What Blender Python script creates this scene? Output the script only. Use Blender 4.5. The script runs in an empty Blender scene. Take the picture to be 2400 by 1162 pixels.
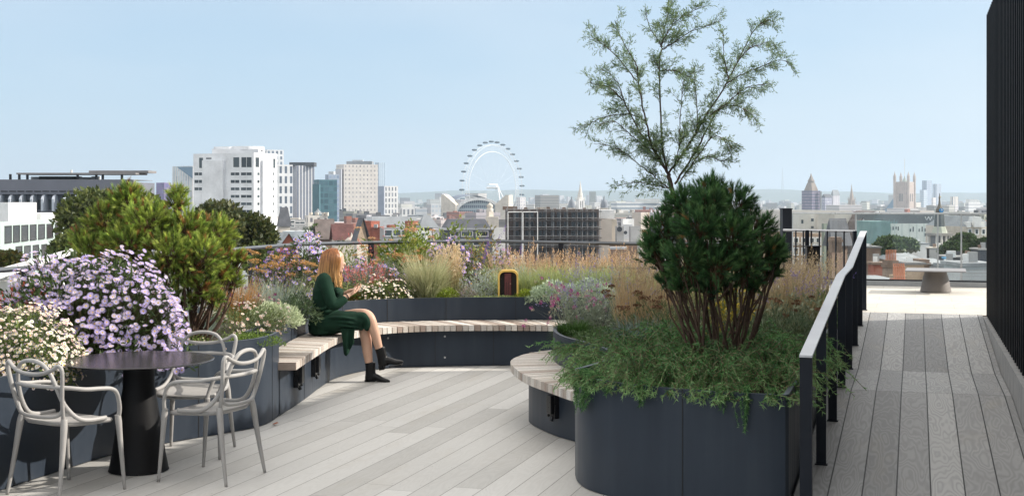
import bpy, math, random
import numpy as np
from mathutils import Vector
random.seed(7)
RNG = np.random.default_rng(11)
SC = bpy.context.scene
COL = SC.collection
F, HZ, CX, CZ = 3150.0, 465.0, 1200.0, 1.84      # focal length in photo pixels, horizon row, centre column, eye height
TH = math.radians(16.7)                           # heading of the deck boards and of the ramp
DX, DY = math.sin(TH), math.cos(TH)
GROUND = -36.0

def W(px, py, Y):
    return np.array(((px - CX) / F * Y, Y, CZ - (py - HZ) / F * Y))
def XW(px, Y):
    return (px - CX) / F * Y
def ZW(py, Y):
    return CZ - (py - HZ) / F * Y

# ------------------------------------------------------------------ mesh builder
class MB:
    def __init__(s):
        s.v, s.q, s.t, s.c, s.uv, s.n = [], [], [], [], None, 0
        s.mi_q, s.mi_t = [], []
    def add(s, v, quads=None, tris=None, col=(1, 1, 1), mi=0):
        v = np.asarray(v, float).reshape(-1, 3)
        if quads is not None and len(quads):
            q = np.asarray(quads, int).reshape(-1, 4); s.q.append(q + s.n); s.mi_q.append(np.full(len(q), mi))
        if tris is not None and len(tris):
            t = np.asarray(tris, int).reshape(-1, 3); s.t.append(t + s.n); s.mi_t.append(np.full(len(t), mi))
        c = np.asarray(col, float)
        if c.ndim == 1: c = np.broadcast_to(c, (len(v), 3))
        s.v.append(v); s.c.append(c); s.n += len(v)
        return s
    def box(s, a, b, col=(1, 1, 1), mi=0, ax=(1, 0, 0), ay=(0, 1, 0), az=(0, 0, 1), o=(0, 0, 0)):
        a = np.asarray(a, float); b = np.asarray(b, float)
        k = np.array([[x, y, z] for z in (0, 1) for y in (0, 1) for x in (0, 1)], float)
        p = a + k * (b - a)
        M = np.array([ax, ay, az], float)
        p = p @ M + np.asarray(o, float)
        s.add(p, [[0, 2, 3, 1], [4, 5, 7, 6], [0, 1, 5, 4], [2, 6, 7, 3], [0, 4, 6, 2], [1, 3, 7, 5]], col=col, mi=mi)
        return s
    def tube(s, pts, rad, n=6, col=(1, 1, 1), cap=True, flat=1.0, mi=0):
        P = np.asarray(pts, float); m = len(P)
        R = np.broadcast_to(np.asarray(rad, float), (m,))
        T = np.gradient(P, axis=0); T /= np.linalg.norm(T, axis=1)[:, None] + 1e-12
        ref = np.array((0, 0, 1.)) if abs(T[0, 2]) < .9 else np.array((1., 0, 0))
        U = np.zeros_like(P); u = ref - T[0] * ref.dot(T[0]); u /= np.linalg.norm(u)
        for i in range(m):
            u = u - T[i] * u.dot(T[i]); u /= np.linalg.norm(u) + 1e-12; U[i] = u
        V = np.cross(T, U)
        a = np.linspace(0, 2 * math.pi, n, endpoint=False)
        ring = (U[:, None] * np.cos(a)[None, :, None] * flat + V[:, None] * np.sin(a)[None, :, None]) * R[:, None, None]
        v = (P[:, None] + ring).reshape(-1, 3)
        i = np.arange(m - 1)[:, None] * n; j = np.arange(n)[None, :]; j2 = (j + 1) % n
        q = np.stack([i + j, i + j2, i + n + j2, i + n + j], -1).reshape(-1, 4)
        tr = []
        if cap:
            v = np.vstack([v, P[0], P[-1]])
            for k in range(n):
                tr.append((m * n, (k + 1) % n, k)); tr.append((m * n + 1, (m - 1) * n + k, (m - 1) * n + (k + 1) % n))
        s.add(v, q, tr, col=col, mi=mi); return s
    def lathe(s, prof, o=(0, 0, 0), n=32, col=(1, 1, 1), mi=0, sx=1, sy=1):
        prof = np.asarray(prof, float); m = len(prof)
        a = np.linspace(0, 2 * math.pi, n, endpoint=False)
        v = np.stack([prof[:, 0:1] * np.cos(a) * sx, prof[:, 0:1] * np.sin(a) * sy, np.repeat(prof[:, 1:2], n, 1)], -1).reshape(-1, 3) + np.asarray(o, float)
        i = np.arange(m - 1)[:, None] * n; j = np.arange(n)[None, :]; j2 = (j + 1) % n
        s.add(v, np.stack([i + j, i + j2, i + n + j2, i + n + j], -1).reshape(-1, 4), col=col, mi=mi); return s
    def prism(s, poly, z0, z1, col=(1, 1, 1), mi=0, top=True, bottom=False):
        P = np.asarray(poly, float); n = len(P)
        v = np.vstack([np.c_[P, np.full(n, z0)], np.c_[P, np.full(n, z1)]])
        q = [[i, (i + 1) % n, n + (i + 1) % n, n + i] for i in range(n)]
        from mathutils.geometry import tessellate_polygon
        tr = []
        if top or bottom:
            ts = tessellate_polygon([[Vector((x, y, 0)) for x, y in P]])
            area = sum(P[i, 0] * P[(i + 1) % n, 1] - P[(i + 1) % n, 0] * P[i, 1] for i in range(n))
            for t in ts:
                a, b, c = P[t[0]], P[t[1]], P[t[2]]
                cr = (b[0] - a[0]) * (c[1] - a[1]) - (b[1] - a[1]) * (c[0] - a[0])
                t = t if cr > 0 else (t[0], t[2], t[1])
                if top: tr.append([k + n for k in t])
                if bottom: tr.append([t[0], t[2], t[1]])
            if area < 0: q = [[a, d, c, b] for a, b, c, d in q]
        s.add(v, q, tr, col=col, mi=mi); return s
    def scatter(s, tv, tf, pos, M, col, mi=0):
        """copies of a small template: tv (T,3), tf tri or quad faces, pos (n,3), M (n,3,3) rows = axes"""
        tv = np.asarray(tv, float); tf = np.asarray(tf, int); n = len(pos); T = len(tv)
        if n == 0: return s
        v = (np.einsum('tk,nkj->ntj', tv, M) + np.asarray(pos)[:, None]).reshape(-1, 3)
        f = (tf[None] + (np.arange(n) * T)[:, None, None]).reshape(-1, tf.shape[1])
        c = np.asarray(col, float)
        if c.ndim == 1: c = np.broadcast_to(c, (n * T, 3))
        elif c.ndim == 2: c = np.repeat(c, T, 0)
        else: c = c.reshape(-1, 3)
        if tf.shape[1] == 3: s.add(v, None, f, col=c, mi=mi)
        else: s.add(v, f, None, col=c, mi=mi)
        return s
    def mesh(s, name, mats, smooth=False):
        me = bpy.data.meshes.new(name)
        v = np.vstack(s.v) if s.v else np.zeros((0, 3))
        q = np.vstack(s.q) if s.q else np.zeros((0, 4), int)
        t = np.vstack(s.t) if s.t else np.zeros((0, 3), int)
        me.vertices.add(len(v)); me.vertices.foreach_set('co', v.ravel())
        nl = 4 * len(q) + 3 * len(t)
        me.loops.add(nl); me.polygons.add(len(q) + len(t))
        me.loops.foreach_set('vertex_index', np.concatenate([q.ravel(), t.ravel()]).astype(np.int32))
        ls = np.concatenate([np.arange(len(q)) * 4, 4 * len(q) + np.arange(len(t)) * 3]).astype(np.int32)
        me.polygons.foreach_set('loop_start', ls)
        mi = np.concatenate([np.concatenate(s.mi_q) if s.mi_q else np.zeros(0), np.concatenate(s.mi_t) if s.mi_t else np.zeros(0)]).astype(np.int32)
        me.polygons.foreach_set('material_index', mi)
        me.polygons.foreach_set('use_smooth', np.full(len(mi), bool(smooth)))
        at = me.color_attributes.new('Col', 'FLOAT_COLOR', 'POINT')
        c = np.vstack(s.c) if s.c else np.zeros((0, 3))
        at.data.foreach_set('color', np.c_[c, np.ones(len(c))].astype(np.float32).ravel())
        if s.uv is not None:
            u = me.uv_layers.new(name='UVMap'); u.data.foreach_set('uv', np.asarray(s.uv, np.float32).ravel())
        for m in (mats if isinstance(mats, (list, tuple)) else [mats]): me.materials.append(m)
        me.update(); me.validate()
        return me
    def obj(s, name, mats, parent=None, smooth=False):
        o = bpy.data.objects.new(name, s.mesh(name, mats, smooth)); COL.objects.link(o)
        if parent is not None: o.parent = parent
        return o

def tag(o, label=None, cat=None, group=None, kind=None):
    if label: o['label'] = label
    if cat: o['category'] = cat
    if group: o['group'] = group
    if kind: o['kind'] = kind
    return o
def empty(name, loc, label, cat, group=None, rz=0):
    o = bpy.data.objects.new(name, None); COL.objects.link(o); o.empty_display_size = .2
    o.location = loc; o.rotation_euler = (0, 0, rz)
    return tag(o, label, cat, group)
def copy_tree(o, parent=None):
    c = o.copy(); COL.objects.link(c); c.parent = parent
    for ch in list(o.children): copy_tree(ch, c)
    return c
def auto_smooth(o, ang=35):
    me = o.data
    me.polygons.foreach_set('use_smooth', np.ones(len(me.polygons), bool))
    try: me.set_sharp_from_angle(angle=math.radians(ang))
    except Exception: pass
    return o
def bevel(o, w=.004, seg=2):
    m = o.modifiers.new('Bevel', 'BEVEL'); m.width = w; m.segments = seg; m.limit_method = 'ANGLE'; m.angle_limit = math.radians(40)
    return o

def spline(pts, n=40, closed=False):
    P = np.asarray(pts, float); m = len(P)
    out = []
    segs = m if closed else m - 1
    per = max(2, int(math.ceil(n / segs)))
    for i in range(segs):
        if closed: p0, p1, p2, p3 = P[(i - 1) % m], P[i], P[(i + 1) % m], P[(i + 2) % m]
        else: p0, p1, p2, p3 = P[max(i - 1, 0)], P[i], P[i + 1], P[min(i + 2, m - 1)]
        for k in range(per):
            t = k / per
            out.append(.5 * ((2 * p1) + (-p0 + p2) * t + (2 * p0 - 5 * p1 + 4 * p2 - p3) * t * t + (-p0 + 3 * p1 - 3 * p2 + p3) * t ** 3))
    if not closed: out.append(P[-1])
    return np.array(out)
def resample(P, n):
    P = np.asarray(P, float); d = np.r_[0, np.cumsum(np.linalg.norm(np.diff(P, axis=0), axis=1))]
    s = np.linspace(0, d[-1], n)
    return np.stack([np.interp(s, d, P[:, k]) for k in range(P.shape[1])], 1)
def plen(P):
    return np.linalg.norm(np.diff(np.asarray(P, float), axis=0), axis=1).sum()
def unit(v):
    v = np.asarray(v, float); return v / (np.linalg.norm(v, axis=-1, keepdims=True) + 1e-12)
def frames(d, roll=None, scale=1.0):
    """rows: x, y, z axes with z along d (n,3)"""
    d = unit(d); n = len(d)
    ref = np.where(np.abs(d[:, 2:3]) < .95, np.array([[0, 0, 1.]]), np.array([[1., 0, 0]]))
    x = unit(np.cross(ref, d)); y = np.cross(d, x)
    if roll is None: roll = RNG.uniform(0, 2 * math.pi, n)
    c, s_ = np.cos(roll)[:, None], np.sin(roll)[:, None]
    X = x * c + y * s_; Y = -x * s_ + y * c
    M = np.stack([X, Y, d], 1)
    sc = np.asarray(scale, float)
    if sc.ndim == 0: return M * sc
    if sc.ndim == 1: return M * sc[:, None, None]
    return M * sc[:, :, None]
def rdir(n):
    return unit(RNG.normal(size=(n, 3)))
def mixcol(cols, n, jit=.12):
    """random picks between listed colours"""
    c = np.asarray(cols, float)
    i = RNG.integers(0, len(c), n); j = RNG.integers(0, len(c), n); t = RNG.random(n)[:, None]
    o = c[i] * (1 - t) + c[j] * t
    return np.clip(o * RNG.normal(1, jit, (n, 1)), .002, 1)

# ------------------------------------------------------------------ material builder
class NT:
    def __init__(s, name):
        s.m = bpy.data.materials.new(name); s.m.use_nodes = True
        s.t = s.m.node_tree; s.t.nodes.clear()
        s.out = s.t.nodes.new('ShaderNodeOutputMaterial')
    def n(s, typ, ins=None, **kw):
        x = s.t.nodes.new(typ)
        for k, v in kw.items(): setattr(x, k, v)
        for k, v in (ins or {}).items(): s.set(x.inputs[k], v)
        return x
    def set(s, sock, v):
        if isinstance(v, bpy.types.NodeSocket): s.t.links.new(v, sock)
        else:
            if sock.type == 'RGBA' and hasattr(v, '__len__') and len(v) == 3: v = (*v, 1)
            sock.default_value = v
    def math(s, op, a, b=0.0, c=0.0, clamp=False):
        x = s.n('ShaderNodeMath', operation=op, use_clamp=clamp)
        s.set(x.inputs[0], a); s.set(x.inputs[1], b)
        if len(x.inputs) > 2: s.set(x.inputs[2], c)
        return x.outputs[0]
    def mix(s, f, a, b, bt='MIX'):
        x = s.n('ShaderNodeMix', data_type='RGBA', blend_type=bt)
        s.set(x.inputs[0], f); s.set(x.inputs[6], a); s.set(x.inputs[7], b)
        return x.outputs[2]
    def ramp(s, f, stops):
        x = s.n('ShaderNodeValToRGB'); e = x.color_ramp.elements
        e[0].position, e[0].color = stops[0][0], (*stops[0][1], 1)
        e[1].position, e[1].color = stops[-1][0], (*stops[-1][1], 1)
        for p, c in stops[1:-1]:
            k = e.new(p); k.color = (*c, 1)
        s.set(x.inputs[0], f); return x.outputs[0]
    def noise(s, vec, scale, detail=3, rough=.55, dist=0.0):
        x = s.n('ShaderNodeTexNoise', {'Scale': scale, 'Detail': detail, 'Roughness': rough, 'Distortion': dist})
        if vec is not None: s.set(x.inputs['Vector'], vec)
        return x.outputs[0]
    def obj(s): return s.n('ShaderNodeTexCoord').outputs['Object']
    def uvw(s): return s.n('ShaderNodeTexCoord').outputs['UV']
    def pos(s): return s.n('ShaderNodeNewGeometry').outputs['Position']
    def col(s): return s.n('ShaderNodeAttribute', attribute_name='Col').outputs['Color']
    def rnd(s): return s.n('ShaderNodeObjectInfo').outputs['Random']
    def sep(s, v):
        x = s.n('ShaderNodeSeparateXYZ'); s.set(x.inputs[0], v); return x.outputs
    def comb(s, x_=0.0, y=0.0, z=0.0):
        x = s.n('ShaderNodeCombineXYZ')
        s.set(x.inputs[0], x_); s.set(x.inputs[1], y); s.set(x.inputs[2], z); return x.outputs[0]
    def bump(s, h, strength=.3, dist=.01):
        return s.n('ShaderNodeBump', {'Height': h, 'Strength': strength, 'Distance': dist}).outputs[0]
    def bsdf(s, base, rough=.5, metal=0.0, normal=None, spec=.5, **kw):
        b = s.n('ShaderNodeBsdfPrincipled', {'Base Color': base, 'Roughness': rough, 'Metallic': metal, 'Specular IOR Level': spec})
        if normal is not None: s.set(b.inputs['Normal'], normal)
        for k, v in kw.items(): s.set(b.inputs[k.replace('_', ' ')], v)
        return b.outputs[0]
    def done(s, sh):
        s.t.links.new(sh, s.out.inputs['Surface']); return s.m
CACHE = {}
def plain(name, col, rough=.5, metal=0.0, nscale=3.0, namt=.12, bump=0.0, spec=.5, bscale=None):
    """surface with some unevenness in its colour, gloss and relief"""
    if name in CACHE: return CACHE[name]
    k = NT(name); o = k.obj()
    a = k.noise(o, nscale, 5); b = k.noise(o, nscale * 9, 3)
    f = k.math('MULTIPLY_ADD', a, .75, k.math('MULTIPLY', b, .25))
    c0 = [max(0, x * (1 - namt * 1.6)) for x in col]; c1 = [min(1, x * (1 + namt * 1.6)) for x in col]
    base = k.ramp(f, [(.3, c0), (.7, c1)])
    r = k.math('MULTIPLY_ADD', b, .16, rough - .08)
    nm = k.bump(k.noise(o, bscale or nscale * 20, 3), bump, .01) if bump else None
    CACHE[name] = k.done(k.bsdf(base, r, metal, nm, spec)); return CACHE[name]
def attr_mat(name, rough=.6, nscale=12.0, namt=.2, bump=0.0, spec=.4, transl=0.0, stretch=None):
    """takes its colour from the mesh's own colour layer (each slat, petal or leaf has its tint)"""
    if name in CACHE: return CACHE[name]
    k = NT(name); o = k.obj()
    if stretch: o = k.n('ShaderNodeMapping', {'Vector': o, 'Scale': stretch}).outputs[0]
    f = k.noise(o, nscale, 4)
    c = k.mix(1.0, k.col(), k.ramp(f, [(.25, (1 - namt,) * 3), (.75, (1 + namt * .6,) * 3)]), 'MULTIPLY')
    nm = k.bump(f, bump, .01) if bump else None
    sh = k.bsdf(c, rough, 0.0, nm, spec)
    if transl:
        tr = k.n('ShaderNodeBsdfTranslucent', {'Color': c}).outputs[0]
        x = k.n('ShaderNodeMixShader'); k.set(x.inputs[0], transl); k.set(x.inputs[1], sh); k.set(x.inputs[2], tr); sh = x.outputs[0]
    CACHE[name] = k.done(sh); return CACHE[name]

LEAF = attr_mat('leaf', .5, 8, .15, transl=.28, spec=.35)
PETAL = attr_mat('petal', .6, 8, .08, transl=.3, spec=.2)
BARK = attr_mat('bark', .85, 30, .35, bump=.5, spec=.2)
# ------------------------------------------------------------------ camera, sun and sky
SKY_VEIL = (3.1, 4.9, 6.9, 1); FILL_CLOUD = (14.5, 13.6, 12.4, 1)
cam = bpy.data.cameras.new('camera'); cam_o = bpy.data.objects.new('camera', cam); COL.objects.link(cam_o)
cam_o.location = (0, 0, CZ); cam_o.rotation_euler = (math.pi / 2, 0, 0)
cam.sensor_fit = 'HORIZONTAL'; cam.sensor_width = 36; cam.lens = 36 * F / 2400
cam.shift_y = -(581 - HZ) / 2400; cam.clip_start = .05; cam.clip_end = 60000
SC.camera = cam_o
SUN_AZ, SUN_EL = math.radians(84), math.radians(30.5)
sd = Vector((math.sin(SUN_AZ) * math.cos(SUN_EL), math.cos(SUN_AZ) * math.cos(SUN_EL), math.sin(SUN_EL)))
sl = bpy.data.lights.new('sun', 'SUN'); sl.energy = 5.0; sl.angle = math.radians(.55); sl.color = (1, .93, .83)
so = bpy.data.objects.new('sun', sl); COL.objects.link(so); so.rotation_euler = (-sd).to_track_quat('-Z', 'Y').to_euler(); so.location = (20, 3, 30)
w = bpy.data.worlds.new('World'); SC.world = w; w.use_nodes = True
nt = w.node_tree; nt.nodes.clear()
sky = nt.nodes.new('ShaderNodeTexSky'); sky.sky_type = 'NISHITA'; sky.sun_disc = False
sky.sun_elevation = SUN_EL; sky.sun_rotation = SUN_AZ; sky.altitude = 60; sky.air_density = 1.0; sky.dust_density = 2.2; sky.ozone_density = 1.6
# a hazy band towards the horizon and faint high cloud
sky.dust_density = .7
tc = nt.nodes.new('ShaderNodeTexCoord'); mp = nt.nodes.new('ShaderNodeMapping'); mp.inputs['Scale'].default_value = (1.0, 1.0, 4.0); mp.inputs['Location'].default_value = (3.1, .4, .2)
ns = nt.nodes.new('ShaderNodeTexNoise'); ns.inputs['Scale'].default_value = 2.0; ns.inputs['Detail'].default_value = 4; ns.inputs['Roughness'].default_value = .45
cr = nt.nodes.new('ShaderNodeValToRGB'); cr.color_ramp.elements[0].position = .36; cr.color_ramp.elements[0].color = (.13, .13, .13, 1); cr.color_ramp.elements[1].position = .75; cr.color_ramp.elements[1].color = (.62, .62, .62, 1)
sx = nt.nodes.new('ShaderNodeSeparateXYZ')
hz = nt.nodes.new('ShaderNodeMapRange'); hz.inputs[1].default_value = 0.0; hz.inputs[2].default_value = .22; hz.inputs[3].default_value = .72; hz.inputs[4].default_value = .50; hz.interpolation_type = 'SMOOTHSTEP'
ad = nt.nodes.new('ShaderNodeMath'); ad.operation = 'MAXIMUM'
mx = nt.nodes.new('ShaderNodeMix'); mx.data_type = 'RGBA'; mx.inputs[7].default_value = SKY_VEIL
m1 = nt.nodes.new('ShaderNodeMix'); m1.data_type = 'RGBA'; m1.inputs[7].default_value = (6.2, 6.6, 7.0, 1)
bg = nt.nodes.new('ShaderNodeBackground'); bg.inputs['Strength'].default_value = .11
wo = nt.nodes.new('ShaderNodeOutputWorld')
L = nt.links.new
L(tc.outputs['Generated'], mp.inputs[0]); L(mp.outputs[0], ns.inputs['Vector']); L(ns.outputs[0], cr.inputs[0])
L(tc.outputs['Generated'], sx.inputs[0]); L(sx.outputs[2], hz.inputs[0])
L(hz.outputs[0], mx.inputs[0]); L(sky.outputs[0], mx.inputs[6])
# broken bright cloud high overhead, added above what the camera sees to fill the shade
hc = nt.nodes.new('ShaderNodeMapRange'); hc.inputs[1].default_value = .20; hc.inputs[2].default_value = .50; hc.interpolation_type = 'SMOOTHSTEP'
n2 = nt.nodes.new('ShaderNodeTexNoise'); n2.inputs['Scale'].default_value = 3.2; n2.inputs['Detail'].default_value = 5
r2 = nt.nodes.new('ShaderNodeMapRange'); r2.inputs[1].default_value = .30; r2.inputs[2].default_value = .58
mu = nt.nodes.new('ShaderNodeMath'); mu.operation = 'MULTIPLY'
m2 = nt.nodes.new('ShaderNodeMix'); m2.data_type = 'RGBA'; m2.inputs[7].default_value = FILL_CLOUD
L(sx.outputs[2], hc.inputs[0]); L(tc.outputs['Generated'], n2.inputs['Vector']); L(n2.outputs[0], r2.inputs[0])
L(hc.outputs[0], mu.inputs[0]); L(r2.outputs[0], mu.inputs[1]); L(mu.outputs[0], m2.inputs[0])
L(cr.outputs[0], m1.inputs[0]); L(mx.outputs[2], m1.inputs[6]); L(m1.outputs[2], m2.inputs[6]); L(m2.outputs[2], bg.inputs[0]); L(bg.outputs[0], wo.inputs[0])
SC.view_settings.view_transform = 'Standard'; SC.view_settings.look = 'None'; SC.view_settings.exposure = 0.35; SC.view_settings.gamma = 1
SC.cycles.max_bounces = 8; SC.cycles.diffuse_bounces = 3; SC.cycles.glossy_bounces = 3; SC.cycles.transmission_bounces = 6; SC.cycles.transparent_max_bounces = 12; SC.cycles.volume_bounces = 0
SC.cycles.sample_clamp_indirect = 4
try: SC.cycles.use_denoising = True; SC.cycles.denoiser = 'OPENIMAGEDENOISE'
except Exception: pass
# ------------------------------------------------------------------ terrace: deck, ramp, paving
def UV2XY(u, v):
    return np.array((u * DY + v * DX, -u * DX + v * DY))
def planks(name, cols, groove, length=3.6, joints=None, gap=.018, tint=.0, grain=1.0):
    k = NT(name); p = k.sep(k.pos())
    u = k.math('SUBTRACT', k.math('MULTIPLY', p[0], DY), k.math('MULTIPLY', p[1], DX))
    v = k.math('ADD', k.math('MULTIPLY', p[0], DX), k.math('MULTIPLY', p[1], DY))
    ub = k.math('DIVIDE', k.math('ADD', u, 40.0 + .07), .194); bi = k.math('FLOOR', ub); fu = k.math('FRACT', ub)
    if joints:
        si = k.math('ADD', k.math('GREATER_THAN', v, joints[0]), k.math('GREATER_THAN', v, joints[1])); jm = None
        d = k.math('MINIMUM', k.math('ABSOLUTE', k.math('SUBTRACT', v, joints[0])), k.math('ABSOLUTE', k.math('SUBTRACT', v, joints[1])))
        jm = k.math('LESS_THAN', d, .003)
    else:
        r1 = k.n('ShaderNodeTexWhiteNoise', {'W': bi}, noise_dimensions='1D').outputs[0]
        vv = k.math('ADD', k.math('DIVIDE', v, length), k.math('MULTIPLY', r1, 9.0)); si = k.math('FLOOR', vv)
        jm = k.math('LESS_THAN', k.math('MULTIPLY', k.math('FRACT', vv), length), .004)
    rv = k.n('ShaderNodeTexWhiteNoise', {'Vector': k.comb(bi, si, 0.0)}, noise_dimensions='3D').outputs[0]
    gm = k.math('MAXIMUM', k.math('GREATER_THAN', k.math('ABSOLUTE', k.math('SUBTRACT', fu, .5)), .5 - gap), jm)
    # cathedral grain: rings of a stretched noise, one pattern per board
    off = k.math('MULTIPLY', rv, 37.0)
    vec = k.comb(k.math('MULTIPLY', u, 7.0), k.math('MULTIPLY', v, 1.15), off)
    nz = k.noise(vec, 1.0, 2.0, .45)
    ring = k.math('SINE', k.math('MULTIPLY', nz, 95.0))
    fine = k.noise(k.comb(k.math('MULTIPLY', u, 160.0), k.math('MULTIPLY', v, 5.0), off), 1.0, 3, .6)
    broad = k.noise(k.comb(u, v, 3.0), 1.1, 4, .6)
    g = k.math('ADD', k.math('MULTIPLY', ring, .055 * grain), k.math('MULTIPLY', k.math('SUBTRACT', fine, .5), .28))
    t = k.math('ADD', k.math('ADD', k.math('MULTIPLY_ADD', rv, .9, .05), g), k.math('MULTIPLY', k.math('SUBTRACT', broad, .5), .55))
    base = k.ramp(t, [(0.0, cols[0]), (.35, cols[1]), (.7, cols[2]), (1.0, cols[3])])
    # pairs of small fixings near the board edges, every 0.6 m
    sv = k.math('ABSOLUTE', k.math('SUBTRACT', k.math('FRACT', k.math('DIVIDE', v, .6)), .5)); su = k.math('ABSOLUTE', k.math('SUBTRACT', k.math('ABSOLUTE', k.math('SUBTRACT', fu, .5)), .36))
    dd = k.math('SQRT', k.math('ADD', k.math('POWER', k.math('MULTIPLY', sv, .6), 2.0), k.math('POWER', k.math('MULTIPLY', su, .194), 2.0)))
    base = k.mix(k.math('MULTIPLY', k.math('LESS_THAN', dd, .0045), .55), base, (.10, .10, .10))
    # weather stains with a shape of their own
    st = k.noise(k.comb(k.math('MULTIPLY', u, 2.2), k.math('MULTIPLY', v, .8), 9.0), 1.3, 5, .6)
    sm = k.ramp(st, [(.56, (0, 0, 0)), (.74, (1, 1, 1))])
    base = k.mix(k.math('MULTIPLY', sm, .25), base, (.36, .31, .23))
    base = k.mix(gm, base, groove)
    h = k.math('SUBTRACT', k.math('ADD', k.math('MULTIPLY', fine, .35), k.math('MULTIPLY', ring, .10)), k.math('MULTIPLY', gm, 3.0))
    return k.done(k.bsdf(base, k.math('MULTIPLY_ADD', fine, .2, .5), 0.0, k.bump(h, .35, .004), .35))
DECK = planks('deck_boards', [(.41, .40, .38), (.48, .47, .45), (.53, .52, .50), (.58, .57, .55)], (.15, .145, .135), gap=.013, grain=1.5)
RAMPM = planks('ramp_boards', [(.19, .19, .19), (.25, .25, .25), (.30, .30, .30), (.40, .40, .395)], (.015, .015, .016), joints=(11.17, 12.52), gap=.022, grain=3.4)
kk = NT('terrace_paving'); pp = kk.sep(kk.pos())
uu = kk.math('SUBTRACT', kk.math('MULTIPLY', pp[0], DY), kk.math('MULTIPLY', pp[1], DX)); vv_ = kk.math('ADD', kk.math('MULTIPLY', pp[0], DX), kk.math('MULTIPLY', pp[1], DY))
bt = kk.n('ShaderNodeTexBrick', {'Vector': kk.comb(uu, vv_, 0.0), 'Color1': (.50, .47, .42, 1), 'Color2': (.57, .54, .49, 1), 'Mortar': (.36, .34, .30, 1), 'Scale': 1.0, 'Mortar Size': .006, 'Brick Width': .9, 'Row Height': .6})
PAVE = kk.done(kk.bsdf(kk.mix(.5, bt.outputs[0], kk.ramp(kk.noise(kk.comb(uu, vv_, 0.0), 5, 5), [(.3, (.44, .42, .37)), (.7, (.62, .59, .54))])), .7))
km = NT('planter_metal'); ko = km.obj(); st_ = km.noise(km.n('ShaderNodeMapping', {'Vector': ko, 'Scale': (5, 5, .35)}).outputs[0], 2.2, 5, .6); bl_ = km.noise(ko, 1.6, 4)
METAL = km.done(km.bsdf(km.ramp(km.math('MULTIPLY_ADD', st_, .6, km.math('MULTIPLY', bl_, .4)), [(.3, (.022, .030, .044)), (.55, (.029, .039, .055)), (.75, (.042, .052, .066))]), km.math('MULTIPLY_ADD', st_, .30, .28), 0.0, km.bump(km.noise(ko, 2.2, 2), .10, .03), .28))
DARKM = plain('dark_railing_paint', (.008, .011, .018), .5, 0.0, 3, .12, .02, spec=.3)
RAILTOP = plain('handrail_paint', (.52, .53, .55), .4, .1, 3, .06)
JOINT = plain('joint_shadow_gap', (.008, .009, .011), .6)
SOIL = plain('soil', (.045, .032, .022), .95, 0, 9, .4, .9)
BLACK = plain('black_plastic', (.008, .008, .009), .3, 0, 5, .1)
FINM = plain('black_fin_paint', (.0025, .003, .005), .6, 0, 2, .12, spec=.15)
STONE_P = plain('plinth_stone', (.26, .26, .26), .7, 0, 6, .12, .1)
SLAT = attr_mat('bench_timber', .65, 9, .22, bump=.15, stretch=(6, 6, 30))
SLATI = SLAT
STEEL = plain('steel_bolt', (.5, .5, .5), .3, .9, 8, .05)

m = MB(); m.add([(-9, -8, 0), (16, -8, 0), (16, 22, 0), (-9, 22, 0)], [[0, 1, 2, 3]])
tag(m.obj('deck', DECK), kind='structure')
m = MB(); m.box((-9, -8, -2.5), (16, 22, -.004)); tag(m.obj('roof_slab', plain('roof_membrane', (.16, .16, .16), .8)), kind='structure')
m = MB()
prof = [(6.68, .004), (11.17, .30), (12.52, .30), (15.97, .534)]
vs = []
for v, z in prof:
    for u in (-.69, .72): vs.append((*UV2XY(u, v), z))
m.add(vs, [[0, 1, 3, 2], [2, 3, 5, 4], [4, 5, 7, 6]])
tag(m.obj('ramp', RAMPM), kind='structure')
m = MB()
P = [UV2XY(-.69, 15.97), UV2XY(5.5, 15.97), UV2XY(5.5, 21.2), UV2XY(-3.1, 21.2), UV2XY(-3.1, 17.6), UV2XY(-.69, 17.6)]
m.prism(P, .01, .53); tag(m.obj('paving', PAVE), kind='structure')

# ------------------------------------------------------------------ planters and benches
def offset(P, d):
    P = np.asarray(P, float); n = len(P)
    e = unit(np.roll(P, -1, 0) - P); nr = np.stack([-e[:, 1], e[:, 0]], 1)      # left of travel
    a = unit(nr + np.roll(nr, 1, 0)); k = np.clip((a * nr).sum(1), .5, 1)
    return P + a * (d / k)[:, None]
def ring_wall(mb, poly, z0, z1, th=.03, mi=0):
    P = np.asarray(poly, float)
    ar = (P[:, 0] * np.roll(P[:, 1], -1) - np.roll(P[:, 0], -1) * P[:, 1]).sum()
    if ar < 0: P = P[::-1]
    I = offset(P, th); n = len(P)
    v = np.vstack([np.c_[P, np.full(n, z0)], np.c_[P, np.full(n, z1)], np.c_[I, np.full(n, z1)], np.c_[I, np.full(n, z0)]])
    i = np.arange(n); j = (i + 1) % n; q = []
    for a in range(3): q.append(np.stack([a * n + i, a * n + j, (a + 1) * n + j, (a + 1) * n + i], 1))
    mb.add(v, np.vstack(q), mi=mi); return I
A_front = spline([(-3.62, 5.6), (-3.52, 6.8), (-3.38, 7.7), (-3.22, 8.46), (-3.05, 9.08), (-2.86, 9.66), (-2.58, 10.12), (-2.30, 10.46), (-2.07, 10.77), (-1.99, 11.04), (-1.97, 11.36)], 50)
B_back = spline([(-2.24, 11.38), (-2.19, 12.4), (-2.14, 13.5), (-2.02, 14.2), (-1.72, 14.8), (-1.2, 15.13), (-.5, 15.29), (.3, 15.33), (.95, 15.25), (1.55, 15.05), (2.0, 14.75)], 60)
OUT = spline([(-6.2, 5.6), (-4.75, 8.6), (-4.1, 10.0), (-3.85, 11.2), (-3.1, 14.6), (-2.4, 16.35), (-.5, 17.35), (.65, 17.0), (1.6, 16.6), (2.6, 16.4), (3.7, 16.7)], 60)
polyA = np.vstack([A_front, B_back, [(3.3, 15.9)], OUT[::-1]])
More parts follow.
